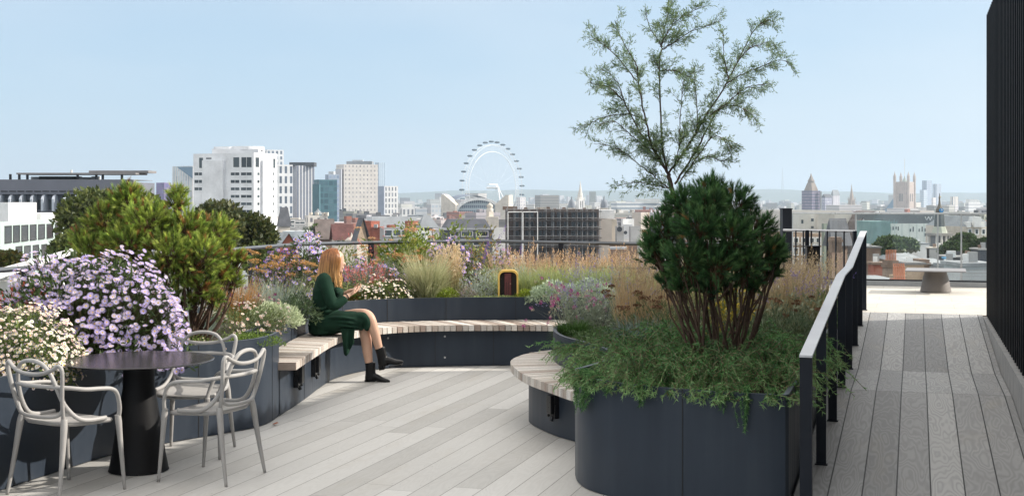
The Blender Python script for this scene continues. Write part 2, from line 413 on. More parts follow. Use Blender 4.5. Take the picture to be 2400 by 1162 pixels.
pl = empty('curved_planter', (-2.2, 11.3, 0), 'long dark grey metal planter bed curving behind the timber bench and the round table', 'planter')
m = MB(); innerA = ring_wall(m, polyA, .006, .715)
for P_, ids in ((A_front, (14, 33, 46)), (B_back, (10, 22, 28, 34, 40, 46))):
    for i in ids:
        a = P_[i]; t = unit(P_[i + 1] - P_[i - 1]); nrm = np.array((t[1], -t[0]))
        m.box((-.003, 0, .01), (.003, .0025, .712), mi=1, ax=(*t, 0), ay=(*nrm, 0), o=(*a, 0))
wl = m.obj('planter_wall', [METAL, JOINT], pl); wl.location = (2.2, -11.3, 0); auto_smooth(wl, 30)
m = MB(); m.prism(innerA, .3, .655); s_ = m.obj('soil', SOIL, pl); s_.location = (2.2, -11.3, 0)

isl = spline([(.42, 8.95), (.425, 8.72), (.47, 8.52), (.56, 8.36), (.70, 8.2), (.90, 8.04), (1.19, 7.87), (1.45, 7.77), (1.575, 7.745)], 40)
isl_b = spline([(3.0, 15.2), (2.2, 14.4), (1.3, 13.5), (.75, 12.7), (.42, 12.0), (.355, 11.5), (.42, 11.0), (.58, 10.55), (.70, 10.1), (.70, 9.6), (.55, 9.2), (.42, 8.95)], 60)[:-1]
farR = UV2XY(-.70, 15.6)
polyI = np.vstack([isl, [UV2XY(-.70, 7.9), farR], isl_b])
pi_ = empty('island_planter', (1.2, 8.6, 0), 'tall rounded dark navy planter full of trailing green beside the ramp handrail', 'planter')
m = MB(); innerI = ring_wall(m, polyI, .006, .71)
for i in (27,):
    a = isl[i]; t = unit(isl[i + 1] - isl[i - 1]); nrm = np.array((t[1], -t[0]))
    m.box((-.003, 0, .01), (.003, .0025, .707), mi=1, ax=(*t, 0), ay=(*nrm, 0), o=(*a, 0))
wl = m.obj('planter_wall', [METAL, JOINT], pi_); wl.location = (-1.2, -8.6, 0); auto_smooth(wl, 30)
m = MB(); m.prism(innerI, .3, .65); s_ = m.obj('soil', SOIL, pi_); s_.location = (-1.2, -8.6, 0)

WOOD = np.array([(.54, .49, .44), (.42, .36, .31), (.60, .56, .51), (.50, .46, .42), (.33, .26, .22), (.64, .61, .57)])
def slats(front, back, pitch, gap, z0=.395, z1=.46):
    """timber slats laid across from the front edge line to the back edge line"""
    n = max(4, int(plen(front) / pitch)); f = resample(front, n + 1); b = resample(back, n + 1)
    m = MB()
    for i in range(n):
        g = gap / 2 / np.linalg.norm(f[i + 1] - f[i])
        p = [f[i] * (1 - g) + f[i + 1] * g, f[i] * g + f[i + 1] * (1 - g), b[i] * g + b[i + 1] * (1 - g), b[i] * (1 - g) + b[i + 1] * g]
        m.prism(p, z0, z1 + RNG.normal(0, .0012), col=WOOD[RNG.integers(0, 6)] * RNG.normal(1, .08), bottom=True)
    return m
def band(path, z0, z1, th=.02, joints=()):
    P = np.asarray(path, float); t = np.gradient(P, axis=0); nr = unit(np.stack([t[:, 1], -t[:, 0]], 1))
    I = P - nr * th; n = len(P)
    v = np.vstack([np.c_[P, np.full(n, z0)], np.c_[P, np.full(n, z1)], np.c_[I, np.full(n, z1)], np.c_[I, np.full(n, z0)]])
    i = np.arange(n - 1); q = [np.stack([a * n + i, a * n + i + 1, (a + 1) * n + i + 1, (a + 1) * n + i], 1) for a in range(3)]
    m = MB(); m.add(v, np.vstack(q))
    for k in joints:
        m.box((-.003, 0, z0), (.003, .0025, z1), mi=1, ax=(*unit(t[k]), 0), ay=(*nr[k], 0), o=(*P[k], 0))
    return m
def at0(o, loc):
    o.location = -Vector(loc); return o
def socket_box(parent, xy, nrm, z, loc, w=.10, h=.19, d=.075):
    nrm = unit(nrm); t = np.array((-nrm[1], nrm[0]))
    m = MB(); o = (*xy, z)
    m.box((-w / 2, -.01, -h / 2), (w / 2, d * .55, h / 2), ax=(*t, 0), ay=(*nrm, 0), o=o)
    m.box((-w * .42, d * .56, -h * .30), (w * .42, d, h * .50), ax=(*t, 0), ay=(*nrm, 0), o=o)
    m.tube([np.array((*(xy + nrm * d * .5), z - h / 2 + .012)), np.array((*(xy + nrm * d * .7), z - h / 2 - .022))], .017, 8)
    m.tube([np.array((*(xy + nrm * d * .8 - t * w * .2), z - h * .42)), np.array((*(xy + nrm * d * .95 - t * w * .2), z - h * .33))], .013, 6)
    ob = m.obj('socket_box', BLACK, parent); at0(ob, loc); bevel(ob, .004, 2); return ob
bloc = (-1.8, 12.5, 0)
be = empty('curved_bench', bloc, 'long curved bench of weathered timber slats along the dark planter where the woman sits', 'bench')
BF = spline([(-1.82, 11.32), (-1.80, 12.0), (-1.75, 13.2), (-1.62, 13.92), (-1.32, 14.38), (-.9, 14.61), (-.3, 14.69), (.3, 14.67), (.9, 14.5), (1.35, 14.15), (1.75, 13.75)], 90)
BB = spline([(-2.215, 11.32), (-2.17, 12.4), (-2.125, 13.5), (-2.005, 14.17), (-1.71, 14.77), (-1.2, 15.10), (-.5, 15.26), (.3, 15.30), (.95, 15.22), (1.5, 15.02), (1.95, 14.72)], 90)
BF, BB = resample(BF, 240), resample(BB, 240)
# pair the two edges so that slats stay square to the front edge
cut = 104
m = slats(BF[:cut + 1], BB[:cut + 1], .030, .002); o = m.obj('slatted_seat', SLAT, be); at0(o, bloc)
m = slats(BF[cut:], BB[cut:], .066, .013); o = m.obj('slatted_seat', SLAT, be); at0(o, bloc)
FA = resample(spline([(-1.965, 11.37), (-1.9, 12.25), (-1.865, 13.05), (-1.80, 13.75), (-1.60, 14.28), (-1.40, 14.5), (-1.1, 14.66), (-.25, 14.79), (.45, 14.78), (1.0, 14.6), (1.5, 14.2)], 90), 120)
m = band(FA, .006, .392, joints=(17, 37, 60, 72, 84, 96)); o = m.obj('fascia', [METAL, JOINT], be); at0(o, bloc); auto_smooth(o, 30)
for k in (10, 24):
    t = unit(FA[k + 1] - FA[k - 1]); socket_box(be, FA[k], np.array((t[1], -t[0])), .265 if k == 10 else .262, bloc)
for k, zz in ((62, .33), (62, .10), (74, .33), (74, .10)):
    t = unit(FA[k + 1] - FA[k - 1]); n_ = np.array((t[1], -t[0])); p = np.array((*(FA[k] + n_ * .001), zz))
    m = MB(); m.tube([p, p + np.array((*n_, 0)) * .006], .011, 8); o = m.obj('bolt_head', STEEL, be); at0(o, bloc)

iloc = (.3, 10.6, 0)
bi_ = empty('island_bench', iloc, 'rounded timber slat bench jutting out from the island planter with trailing green', 'bench')
IF = resample(spline([(.55, 12.3), (.28, 12.18), (.09, 11.88), (-.012, 11.42), (.03, 10.9), (.13, 10.42), (.28, 10.0), (.42, 9.62), (.62, 9.2)], 80), 130)
IB = resample(spline([(.62, 12.35), (.47, 12.05), (.40, 11.75), (.375, 11.5), (.42, 11.15), (.55, 10.7), (.68, 10.3), (.72, 9.9), (.70, 9.55)], 80), 130)
o = slats(IF[::-1], IB[::-1], .036, .003).obj('slatted_seat', SLAT, bi_); at0(o, iloc)
IFA = resample(spline([(.5, 12.1), (.26, 11.75), (.138, 11.1), (.30, 10.5), (.50, 10.1), (.62, 9.7), (.68, 9.4)], 60), 80)
o = band(IFA, .006, .392, joints=(22,)).obj('fascia', [METAL, JOINT], bi_); at0(o, iloc); auto_smooth(o, 30)
k = int(np.argmin(abs((IFA[:, 0] / IFA[:, 1]) * F + CX - 1306) + (IFA[:, 1] > 11) * 999)); t = unit(IFA[k + 1] - IFA[k - 1])
socket_box(bi_, IFA[k], np.array((-abs(t[1]), -abs(t[0]))), .235, iloc, w=.09, h=.18, d=.07)

# ------------------------------------------------------------------ ramp balustrade
def ramp_z(v):
    return float(np.interp(v, [6.68, 11.17, 12.52, 15.97], [0, .30, .30, .534]))
rl = empty('ramp_balustrade', (*UV2XY(-.575, 7.55), 0), 'dark balustrade of flat blade posts under a sloping pale handrail up the ramp', 'railing')
rloc = (*UV2XY(-.575, 7.55), 0)
UR = -.575
vposts = np.linspace(7.55, 16.2, 8)
hr = .925
for i, v in enumerate(vposts):
    z = ramp_z(v); m = MB()
    w_, d_ = (.062, .012) if i else (.066, .05)
    m.box((UR - w_ / 2, v - d_ / 2, (z if i else -.0) + .004), (UR + w_ / 2, v + d_ / 2, z + hr - .012), ax=(DY, -DX, 0), ay=(DX, DY, 0))
    m.box((UR - .040, v - .022, z + .003), (UR + .040, v + .022, z + .010), ax=(DY, -DX, 0), ay=(DX, DY, 0))
    o = m.obj('post', DARKM, rl); at0(o, rloc)
m = MB(); vv = [7.52, 11.17, 12.52, 15.97, 16.24]
vs = []
for v in vv:
    z = ramp_z(v) + hr
    for u, dz in ((-.035, -.012), (.035, -.012), (.035, 0), (-.035, 0)): vs.append((*UV2XY(UR + u, v), z + dz))
q = []
for i in range(4):
    for a in range(4): q.append([i * 4 + a, i * 4 + (a + 1) % 4, i * 4 + 4 + (a + 1) % 4, i * 4 + 4 + a])
q += [[3, 2, 1, 0], [16, 17, 18, 19]]
m.add(vs, q); o = m.obj('handrail', RAILTOP, rl); at0(o, rloc)

# ------------------------------------------------------------------ black fin wall to the right of the ramp
fw = empty('fin_clad_wall', (*UV2XY(.75, 15.9), 0), 'tall black rooftop wall clad in vertical metal fins on a pale plinth', 'wall')
floc = (*UV2XY(.75, 15.9), 0); axy = dict(ax=(DY, -DX, 0), ay=(DX, DY, 0))
m = MB(); m.box((.90, -4, .52), (5.0, 15.86, 3.80), **axy); o = m.obj('backing', FINM, fw); at0(o, floc)
m = MB(); m.box((.725, -4, .006), (.99, 15.9, .515), **axy); o = m.obj('plinth', STONE_P, fw); at0(o, floc)
m = MB(); v = 15.86; nf = 0
while v > 1.0:
    m.box((.76, v - .055, .53), (.91, v, 3.88), **axy); v -= .20; nf += 1
    if nf == 76: break
o = m.obj('fins', FINM, fw); at0(o, floc); o['kind'] = 'stuff'
m = MB(); m.box((.78, -4, 3.80), (4.9, 15.84, 3.84), **axy); o = m.obj('coping', FINM, fw); at0(o, floc)
m = MB(); v = 15.8; u = 1.0
while u < 4.9:
    m.box((u, 15.861, .53), (u + .05, 15.96, 3.88), **axy); u += .2
o = m.obj('end_fins', FINM, fw); at0(o, floc)

# ------------------------------------------------------------------ glass balustrade and edge of the paved terrace
kg = NT('clear_glass')
fr = kg.n('ShaderNodeFresnel', {'IOR': 1.4}).outputs[0]
tr = kg.n('ShaderNodeBsdfTransparent', {'Color': (.98, .995, .99, 1)}).outputs[0]; gl = kg.n('ShaderNodeBsdfGlossy', {'Color': (1, 1, 1, 1), 'Roughness': .02}).outputs[0]
df = kg.n('ShaderNodeBsdfDiffuse', {'Color': (.8, .85, .86, 1)}).outputs[0]
mxs = kg.n('ShaderNodeMixShader'); kg.set(mxs.inputs[0], kg.math('MULTIPLY', fr, .9)); kg.set(mxs.inputs[1], tr); kg.set(mxs.inputs[2], gl)
mx2 = kg.n('ShaderNodeMixShader'); kg.set(mx2.inputs[0], .012); kg.set(mx2.inputs[1], mxs.outputs[0]); kg.set(mx2.inputs[2], df)
GLASS = kg.done(mx2.outputs[0])
VG = 21.05
gb = empty('glass_balustrade', (*UV2XY(0, VG), .53), 'clear glass balustrade with thin pale top rail beyond the low table', 'railing'); gloc = (*UV2XY(0, VG), .53)
def ug(px):
    kx = (px - CX) / F     # solve (u*DY+v*DX) = kx*(-u*DX+v*DY)
    return VG * (kx * DY - DX) / (DY + kx * DX)
edges = [ug(1857), ug(2006), ug(2198), ug(2253), ug(2420)]
for a, b in zip(edges[:-1], edges[1:]):
    m = MB(); m.box((a + .012, VG - .008, .62), (b - .012, VG + .008, 1.60), **axy); o = m.obj('glass_panel', GLASS, gb); at0(o, gloc)
for e in edges[:4]:
    m = MB(); m.box((e - .011, VG - .012, .62), (e + .011, VG + .012, 1.60), **axy); o = m.obj('post', plain('pale_steel', (.5, .52, .53), .3, .5), gb); at0(o, gloc)
m = MB(); m.box((edges[0], VG - .03, 1.60), (edges[-1], VG + .03, 1.625), **axy); o = m.obj('top_rail', CACHE['pale_steel'], gb); at0(o, gloc); bevel(o, .006)
m = MB(); m.box((-3.1, VG - .12, .532), (5.5, VG + .10, .60), **axy); o = m.obj('base_channel', plain('channel_metal', (.33, .34, .35), .4, .4), gb); at0(o, gloc)
m = MB(); m.box((-3.1, VG - .02, .601), (5.5, VG + .02, .622), **axy); o = m.obj('gasket', JOINT, gb); at0(o, gloc)

# dark pillar and picket fence at the back of the bed
p0 = W(1842, 490, 19.0)
pi2 = MB(); pi2.box((p0[0] - .065, 18.9, .5), (p0[0] + .065, 19.1, p0[2])); pi2.box((p0[0] - .075, 18.89, p0[2]), (p0[0] + .075, 19.11, p0[2] + .012))
tag(pi2.obj('dark_pillar', DARKM), 'square dark metal pillar standing where the glass balustrade begins', 'pillar')
pf = empty('picket_railing', W(1850, 545, 16.8), 'low black picket railing behind the tan grass beside the handrail top', 'railing'); ploc = tuple(W(1850, 545, 16.8))
A, B = W(1836, 539, 16.9), W(2003, 542, 16.3)
m = MB(); m.tube([A, B], .016, 4); o = m.obj('top_rail', RAILTOP, pf); at0(o, ploc)
for px in (1866, 1884, 1903, 1922, 1940, 1960, 1979):
    f = (px - 1836) / 167; p = A * (1 - f) + B * f; m = MB(); m.box((p[0] - .006, p[1] - .02, .5), (p[0] + .006, p[1] + .02, p[2])); o = m.obj('picket', DARKM, pf); at0(o, ploc)
for px in (1893, 2003):
    f = (px - 1836) / 167; p = A * (1 - f) + B * f; m = MB(); m.box((p[0] - .02, p[1] - .03, .4), (p[0] + .02, p[1] + .03, p[2] + .004)); o = m.obj('post', DARKM, pf); at0(o, ploc)
cb = MB(); q0 = W(1903, 590, 16.45)
cb.box((q0[0] - .075, 16.38, q0[2] - .12), (q0[0] + .075, 16.50, q0[2] + .06)); cb.box((q0[0] - .085, 16.37, q0[2] + .06), (q0[0] + .085, 16.51, q0[2] + .075)); cb.box((q0[0] - .05, 16.42, .5), (q0[0] + .05, 16.46, q0[2] - .12))
tag(cb.obj('control_box', BLACK), 'small black control box fixed on the picket railing', 'box')

# ------------------------------------------------------------------ railing round the back of the bed
rb = empty('back_railing', (-.5, 17.2, .6), 'thin dark metal railing curving behind the flowers along the roof edge', 'railing'); bl = (-.5, 17.2, .6)
RP = spline([(-5.2, 7.6), (-4.25, 9.6), (-3.96, 10.4), (-3.74, 11.2), (-2.98, 14.8), (-2.32, 16.5), (-.5, 17.4), (.62, 16.95), (1.5, 16.5), (2.6, 16.6), (3.3, 16.9)], 120)
m = MB(); RP3 = np.c_[RP, np.full(len(RP), 1.285)]; m.tube(RP3, .022, 4); o = m.obj('top_rail', plain('rail_grey', (.10, .11, .125), .4, .2), rb); at0(o, bl)
m = MB(); RP3 = np.c_[RP, np.full(len(RP), .985)]; m.tube(RP3, .013, 4); o = m.obj('lower_rail', CACHE['rail_grey'], rb); at0(o, bl)
pxs = RP[:, 0] / RP[:, 1] * F + CX
for px in (63, 576, 868, 1047, 1314):
    i = int(np.argmin(abs(pxs - px))); p = RP[i]; t = unit(RP[min(i + 1, len(RP) - 1)] - RP[i - 1]); m = MB()
    m.box((-.035, -.01, .2), (.035, .01, 1.28), ax=(*t, 0), ay=(-t[1], t[0], 0), o=(*p, 0)); o = m.obj('post', DARKM, rb); at0(o, bl)
for px in list(range(582, 625, 7)):
    i = int(np.argmin(abs(pxs - px))); p = RP[i]; m = MB(); m.tube([(*p, .5), (*p, .98)], .008, 4); o = m.obj('baluster', DARKM, rb); at0(o, bl)
# ------------------------------------------------------------------ plant builders (local coordinates, base at the origin)
def blades(mb, n, r0, h, lean=.6, width=.006, cols=((.2, .3, .1),), tip=None, droop=.25, hvar=.25, out=1.0, seg=4):
    az = RNG.uniform(0, 2 * math.pi, n); rr = r0 * np.sqrt(RNG.random(n))
    base = np.c_[rr * np.cos(az), rr * np.sin(az), np.zeros(n)]
    a2 = az * out + RNG.normal(0, .5, n) if out else RNG.uniform(0, 2 * math.pi, n)
    L = np.abs(RNG.normal(0, .55, n)).clip(0, 1.3) * lean + lean * .25
    hh = h * RNG.normal(1, hvar, n).clip(.4, 1.5)
    s = np.linspace(0, 1, seg + 1)
    hor = hh[:, None] * np.sin(L)[:, None] * (s ** 1.4)[None]
    ver = hh[:, None] * (s[None] * np.cos(L)[:, None] - droop * np.sin(L)[:, None] * (s ** 3)[None])
    d = np.c_[np.cos(a2), np.sin(a2)]
    P = base[:, None] + np.concatenate([d[:, None] * hor[..., None], ver[..., None]], -1)
    wa = a2 + math.pi / 2 + RNG.normal(0, .8, n); wv = np.c_[np.cos(wa), np.sin(wa), np.zeros(n)]
    wid = width * RNG.uniform(.7, 1.3, n)[:, None] * np.r_[1, .95, .8, .5, .08][None, :seg + 1] if seg == 4 else width * np.linspace(1, .1, seg + 1)[None] * np.ones((n, 1))
    A = P - wv[:, None] * wid[..., None] / 2; B = P + wv[:, None] * wid[..., None] / 2
    v = np.stack([A, B], 2).reshape(n, -1, 3); m = (seg + 1) * 2
    c0 = mixcol(cols, n); c = np.repeat(c0[:, None], m, 1)
    if tip is not None:
        ct = mixcol(tip, n); t = np.repeat(s, 2)[None, :, None] ** 1.5; c = c * (1 - t) + ct[:, None] * t
    k = np.arange(seg) * 2
    f = np.stack([k, k + 1, k + 3, k + 2], 1)
    mb.add(v.reshape(-1, 3), (f[None] + (np.arange(n) * m)[:, None, None]).reshape(-1, 4), col=c.reshape(-1, 3))
    tipd = unit(P[:, -1] - P[:, -2]); return P[:, -1], tipd, P
DIA = (np.array([(0, 0, 0), (-.5, 0, .45), (0, .12, 1), (.5, 0, .45)]), np.array([[0, 3, 2, 1]]))
NEED = (np.array([(-.5, 0, 0), (.5, 0, 0), (0, 0, 1)]), np.array([[0, 1, 2]]))
def leaves(mb, pos, dirs, length, width, cols, jit=.15):
    n = len(pos); sc = np.c_[np.full(n, 1.) * width, np.full(n, 1.) * width, np.full(n, 1.) * length] * RNG.normal(1, .2, (n, 1)).clip(.5, 1.6)
    mb.scatter(DIA[0], DIA[1], pos, frames(dirs, None, sc), mixcol(cols, n, jit))
def plume(mb, tips, dirs, length, rad, n, size, cols):
    """fluffy seed head: many tiny slips round the end of a stem"""
    k = len(tips); t = RNG.random((k, n)); prof = np.sin(np.clip(t, .03, 1) ** .7 * math.pi) + .15
    r = rad * prof * RNG.random((k, n)) ** .5
    a = RNG.uniform(0, 6.283, (k, n)); M = frames(dirs, np.zeros(k))
    off = M[:, 0][:, None] * (r * np.cos(a))[..., None] + M[:, 1][:, None] * (r * np.sin(a))[..., None] + M[:, 2][:, None] * ((t - .5) * length)[..., None]
    pos = (tips[:, None] + off).reshape(-1, 3)
    dd = (M[:, 2][:, None] * 1.0 + off / (rad + 1e-6) * .6).reshape(-1, 3) + RNG.normal(0, .25, (k * n, 3))
    leaves(mb, pos, dd, size, size * .35, cols)
def dome(n, rx, ry, rz, lump=.18, shell=.45, seed=None, z0=0.0):
    """points through the outer shell of a lumpy dome, with outward directions"""
    d = rdir(n); d[:, 2] = np.abs(d[:, 2]) * 1.0 - .12
    d = unit(d); ph = RNG.uniform(0, 6, 6)
    l = 1 + lump * (np.sin(d[:, 0] * 5 + ph[0]) * np.cos(d[:, 1] * 6 + ph[1]) + .6 * np.sin(d[:, 2] * 8 + d[:, 0] * 7 + ph[2]))
    r = l * (1 - shell * RNG.random(n) ** 1.6)
    return d * r[:, None] * np.array((rx, ry, rz)) + np.array((0, 0, z0)), unit(d / np.array((rx, ry, rz)))
def flower_t(np_, wr=.30, lift=.12, w=.17):
    v, f, c = [], [], []
    for i in range(np_):
        a = 2 * math.pi * i / np_; ca, sa = math.cos(a), math.sin(a); t = np.array((-sa, ca, 0)); r = np.array((ca, sa, 0)); b = len(v)
        for rr, ww, z in ((wr * .6, w * .5, .02), (.75, w, lift), (1, .25 * w, lift * .8)):
            v += [r * rr - t * ww + (0, 0, z), r * rr + t * ww + (0, 0, z)]
        f += [[b, b + 2, b + 3, b + 1], [b + 2, b + 4, b + 5, b + 3]]; c += [1] * 6
    b = len(v); k = 7
    for i in range(k):
        a = 2 * math.pi * i / k; v.append((wr * math.cos(a), wr * math.sin(a), .08)); c.append(0)
    v.append((0, 0, .2)); c.append(0)
    for i in range(k): f.append([b + i, b + (i + 1) % k, b + k, b + k])
    return np.array(v), np.array(f), np.array(c)
AST = flower_t(13, .27, .12, .125); DAI = flower_t(9, .42, .1, .26); DAIS = flower_t(6, .45, .1, .5)
def flowers(mb, T, pos, dirs, size, pcols, ccol, jit=.1):
    v, f, c = T; n = len(pos)
    M = frames(dirs, None, size * RNG.normal(1, .15, n).clip(.6, 1.4))
    pc = mixcol(pcols, n, jit); cc = mixcol([ccol], n, .15)
    col = np.where(c[None, :, None] > 0, pc[:, None], cc[:, None])
    tri = np.array([[a, b, d] for a, b, d, e in f if d == e]); qd = np.array([x for x in f if x[2] != x[3]])
    vv = (np.einsum('tk,nkj->ntj', v, M) + pos[:, None]); T_ = len(v)
    mb.add(vv.reshape(-1, 3), (qd[None] + (np.arange(n) * T_)[:, None, None]).reshape(-1, 4), (tri[None] + (np.arange(n) * T_)[:, None, None]).reshape(-1, 3), col=col.reshape(-1, 3))
def stems(mb, a, b, w, cols, bend=.0):
    """thin three sided stems from points a to points b"""
    n = len(a); mid = (a + b) / 2 + RNG.normal(0, 1, (n, 3)) * bend
    c = mixcol(cols, n)
    d = unit(b - a); M = frames(d, RNG.uniform(0, 6, n))
    ang = np.array([0, 2.094, 4.189]); ring = np.stack([np.cos(ang), np.sin(ang)], 1)
    off = np.einsum('rk,nkj->nrj', ring, M[:, :2])
    P = np.stack([a[:, None] + off * w, mid[:, None] + off * w * .8, b[:, None] + off * w * .5], 1).reshape(n, 9, 3)
    q = []
    for s in (0, 3):
        for k in range(3): q.append([s + k, s + (k + 1) % 3, s + 3 + (k + 1) % 3, s + 3 + k])
    q = np.array(q); mb.add(P.reshape(-1, 3), (q[None] + (np.arange(n) * 9)[:, None, None]).reshape(-1, 4), col=np.repeat(c, 9, 0))
SZ = .65        # soil level
PLANTS = {}
def plant(name, px, Y, label, cat='plant', group=None, z=SZ, rz=None):
    return empty(name, (XW(px, Y), Y, z), label, cat, group, RNG.uniform(-.4, .4) if rz is None else rz)

TAN = [(.56, .40, .22), (.62, .48, .28), (.46, .31, .16), (.66, .52, .33)]
GREENG = [(.16, .22, .07), (.22, .28, .10), (.30, .32, .14)]
BLUEG = [(.20, .27, .24), (.28, .34, .29), (.36, .40, .33)]
SILV = [(.36, .42, .36), (.46, .51, .44), (.30, .36, .30)]
def grass(px, Y, label, h, r, n, cols, tip=None, plumes=0, pl=(.14, .018, 26, .022), pcols=TAN, lean=.5, width=.006, droop=.25, group=None, ph=1.25, name='grass_clump', cat='grass', z=SZ, stemcol=TAN):
    o = plant(name, px, Y, label, cat, group, z)
    m = MB(); blades(m, n, r, h, lean, width, cols, tip, droop); m.obj('blades', LEAF, o)
    if plumes:
        m = MB(); tp, td, _ = blades(m, plumes, r * .8, h * ph, lean * .55, .0035, stemcol, None, .1, .15); m.obj('stems', LEAF, o)
        m = MB(); plume(m, tp, td, pl[0], pl[1], pl[2], pl[3], pcols); m.obj('seed_heads', LEAF, o)
    return o
def mound(px, Y, label, rx, ry, rz, n, ln, wd, cols, name='mound_plant', cat='plant', lump=.15, shell=.4, up=.3, fl=None, group=None, z=SZ, jit=.15, spread=.7):
    """leafy cushion; fl = (count, template, size, petal colours, eye colour, lift)"""
    o = plant(name, px, Y, label, cat, group, z)
    g = MB(); p, d = dome(n, rx, ry, rz, lump, shell); p[:, 2] = np.maximum(p[:, 2], -.25)
    leaves(g, p, d + np.array((0, 0, up)) + RNG.normal(0, spread, (n, 3)), ln, wd, cols, jit)
    if fl:
        k, T, sz, pc, cc, lift = fl
        p, d = dome(k, rx * 1.04, ry * 1.04, rz * 1.06, lump, .12); q = p + d * lift + np.array((0, 0, lift * .6))
        stems(g, p * .9, q, .0018, [(.14, .2, .06)]); fd = d + np.array((.25, -.25, .5)) + RNG.normal(0, .35, (k, 3))
        if k <= 100:
            for i in range(k): m = MB(); flowers(m, T, q[i:i + 1], fd[i:i + 1], sz, pc, cc); m.obj('flower', PETAL, o)
        else: m = MB(); flowers(m, T, q, fd, sz, pc, cc); tag(m.obj('flowers', PETAL, o), kind='stuff')
    g.obj('foliage', LEAF, o)
    return o
def spikes(px, Y, label, r, h, n, ln, rad, k, size, fcols, scol=GREENG, leafn=300, lean=.35, name='flower_spikes', cat='flower', group=None, z=SZ):
    o = plant(name, px, Y, label, cat, group, z)
    g = MB(); tp, td, P = blades(g, n, r, h, lean, .004, scol, None, .05, .18)
    if n <= 60:
        for i in range(n): m = MB(); plume(m, tp[i:i + 1], td[i:i + 1], ln, rad, k, size, fcols); m.obj('flower_spike', PETAL, o)
    else: m = MB(); plume(m, tp, td, ln, rad, k, size, fcols); tag(m.obj('flowers', PETAL, o), kind='stuff')
    if leafn:
        i = RNG.integers(0, n, leafn); j = RNG.integers(0, 4, leafn); t = RNG.random(leafn)[:, None]
        p = P[i, j] * (1 - t) + P[i, j + 1] * t * .8; p[:, 2] *= .75
        leaves(g, p, rdir(leafn) + (0, 0, .5), .05, .016, scol)
    g.obj('foliage', LEAF, o)
    return o
def umbels(px, Y, label, r, h, n, disc, cols, scol=((.30, .24, .13), (.22, .24, .10)), lean=.3, leafn=300, name='yarrow', group=None, z=SZ, lcol=GREENG):
    o = plant(name, px, Y, label, 'flower', group, z)
    g = MB(); tp, td, P = blades(g, n, r, h, lean, .005, scol, None, .05, .14); k = 46
    for i in range(n):
        D = disc * RNG.uniform(.6, 1.15); a = RNG.uniform(0, 6.28, k); q = np.sqrt(RNG.random(k)) * D
        up = unit(td[i] * .4 + np.array((0, 0, 1))); M = frames(up[None], np.zeros(1))[0]
        p = tp[i] + M[0] * (q * np.cos(a))[:, None] + M[1] * (q * np.sin(a))[:, None] - M[2] * (q ** 2 / D * .35)[:, None]
        m = MB(); leaves(m, p, RNG.normal(0, .7, (k, 3)) + (0, 0, .6), .016, .014, cols, .2)
        stems(m, np.repeat(tp[i][None] - M[2] * D * .9, 9, 0), p[:9], .0016, scol); m.obj('flower_head', PETAL, o)
    if leafn:
        p, d = dome(leafn, r * 1.1, r * 1.1, h * .6, .2, .8); leaves(g, p, d + RNG.normal(0, .6, (leafn, 3)) + (0, 0, .4), .06, .012, lcol)
    g.obj('foliage', LEAF, o)
    return o
def aster(px, Y, label, rx, ry, rz, nf, nl, size, pc, T=AST, group=None, z=SZ, cc=(.75, .50, .06), name='aster_bush', zc=0.0):
    o = plant(name, px, Y, label, 'flower', group, z)
    p, d = dome(nf, rx, ry, rz, .12, .16, z0=zc)
    m = MB(); b = np.c_[p[:, :2] * .35, np.zeros(nf)]; stems(m, b, p, .003, [(.10, .12, .05), (.16, .13, .07)], .02); m.obj('stems', LEAF, o)
    m = MB(); q, e = dome(nl, rx * .97, ry * .97, rz * .96, .12, .55, z0=zc); leaves(m, q, e * .8 + RNG.normal(0, .6, (nl, 3)) + (0, 0, .4), .055, .015, [(.06, .10, .03), (.10, .15, .045), (.04, .07, .02)]); m.obj('foliage', LEAF, o)
    m = MB(); flowers(m, T, p, d * .8 + np.array((.35, -.35, .65)) + RNG.normal(0, .4, (nf, 3)), size, pc, cc); tag(m.obj('flowers', PETAL, o), kind='stuff')
    return o

# ------------------------------------------------------------------ conifers
def shoots(mb, tips, dirs, L, n, nl, nw, cols, spread=.65, cc=None):
    """bottle-brush pine shoots"""
    k = len(tips); t = RNG.random((k, n)) ** .8; a = RNG.uniform(0, 6.283, (k, n)); M = frames(dirs, np.zeros(k))
    rad = M[:, 0][:, None] * np.cos(a)[..., None] + M[:, 1][:, None] * np.sin(a)[..., None]
    pos = tips[:, None] + M[:, 2][:, None] * ((t - 1) * L)[..., None]
    sp = spread * (1.15 - .75 * t)
    dd = M[:, 2][:, None] + rad * sp[..., None]
    c0 = mixcol(cols, k, .18) if cc is None else cc
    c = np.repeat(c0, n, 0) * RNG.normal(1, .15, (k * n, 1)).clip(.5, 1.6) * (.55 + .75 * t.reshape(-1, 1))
    N = k * n; sc = np.c_[np.full(N, nw), np.full(N, nw), nl * RNG.uniform(.7, 1.2, N)]
    mb.scatter(NEED[0], NEED[1], pos.reshape(-1, 3), frames(dd.reshape(-1, 3), None, sc), c)
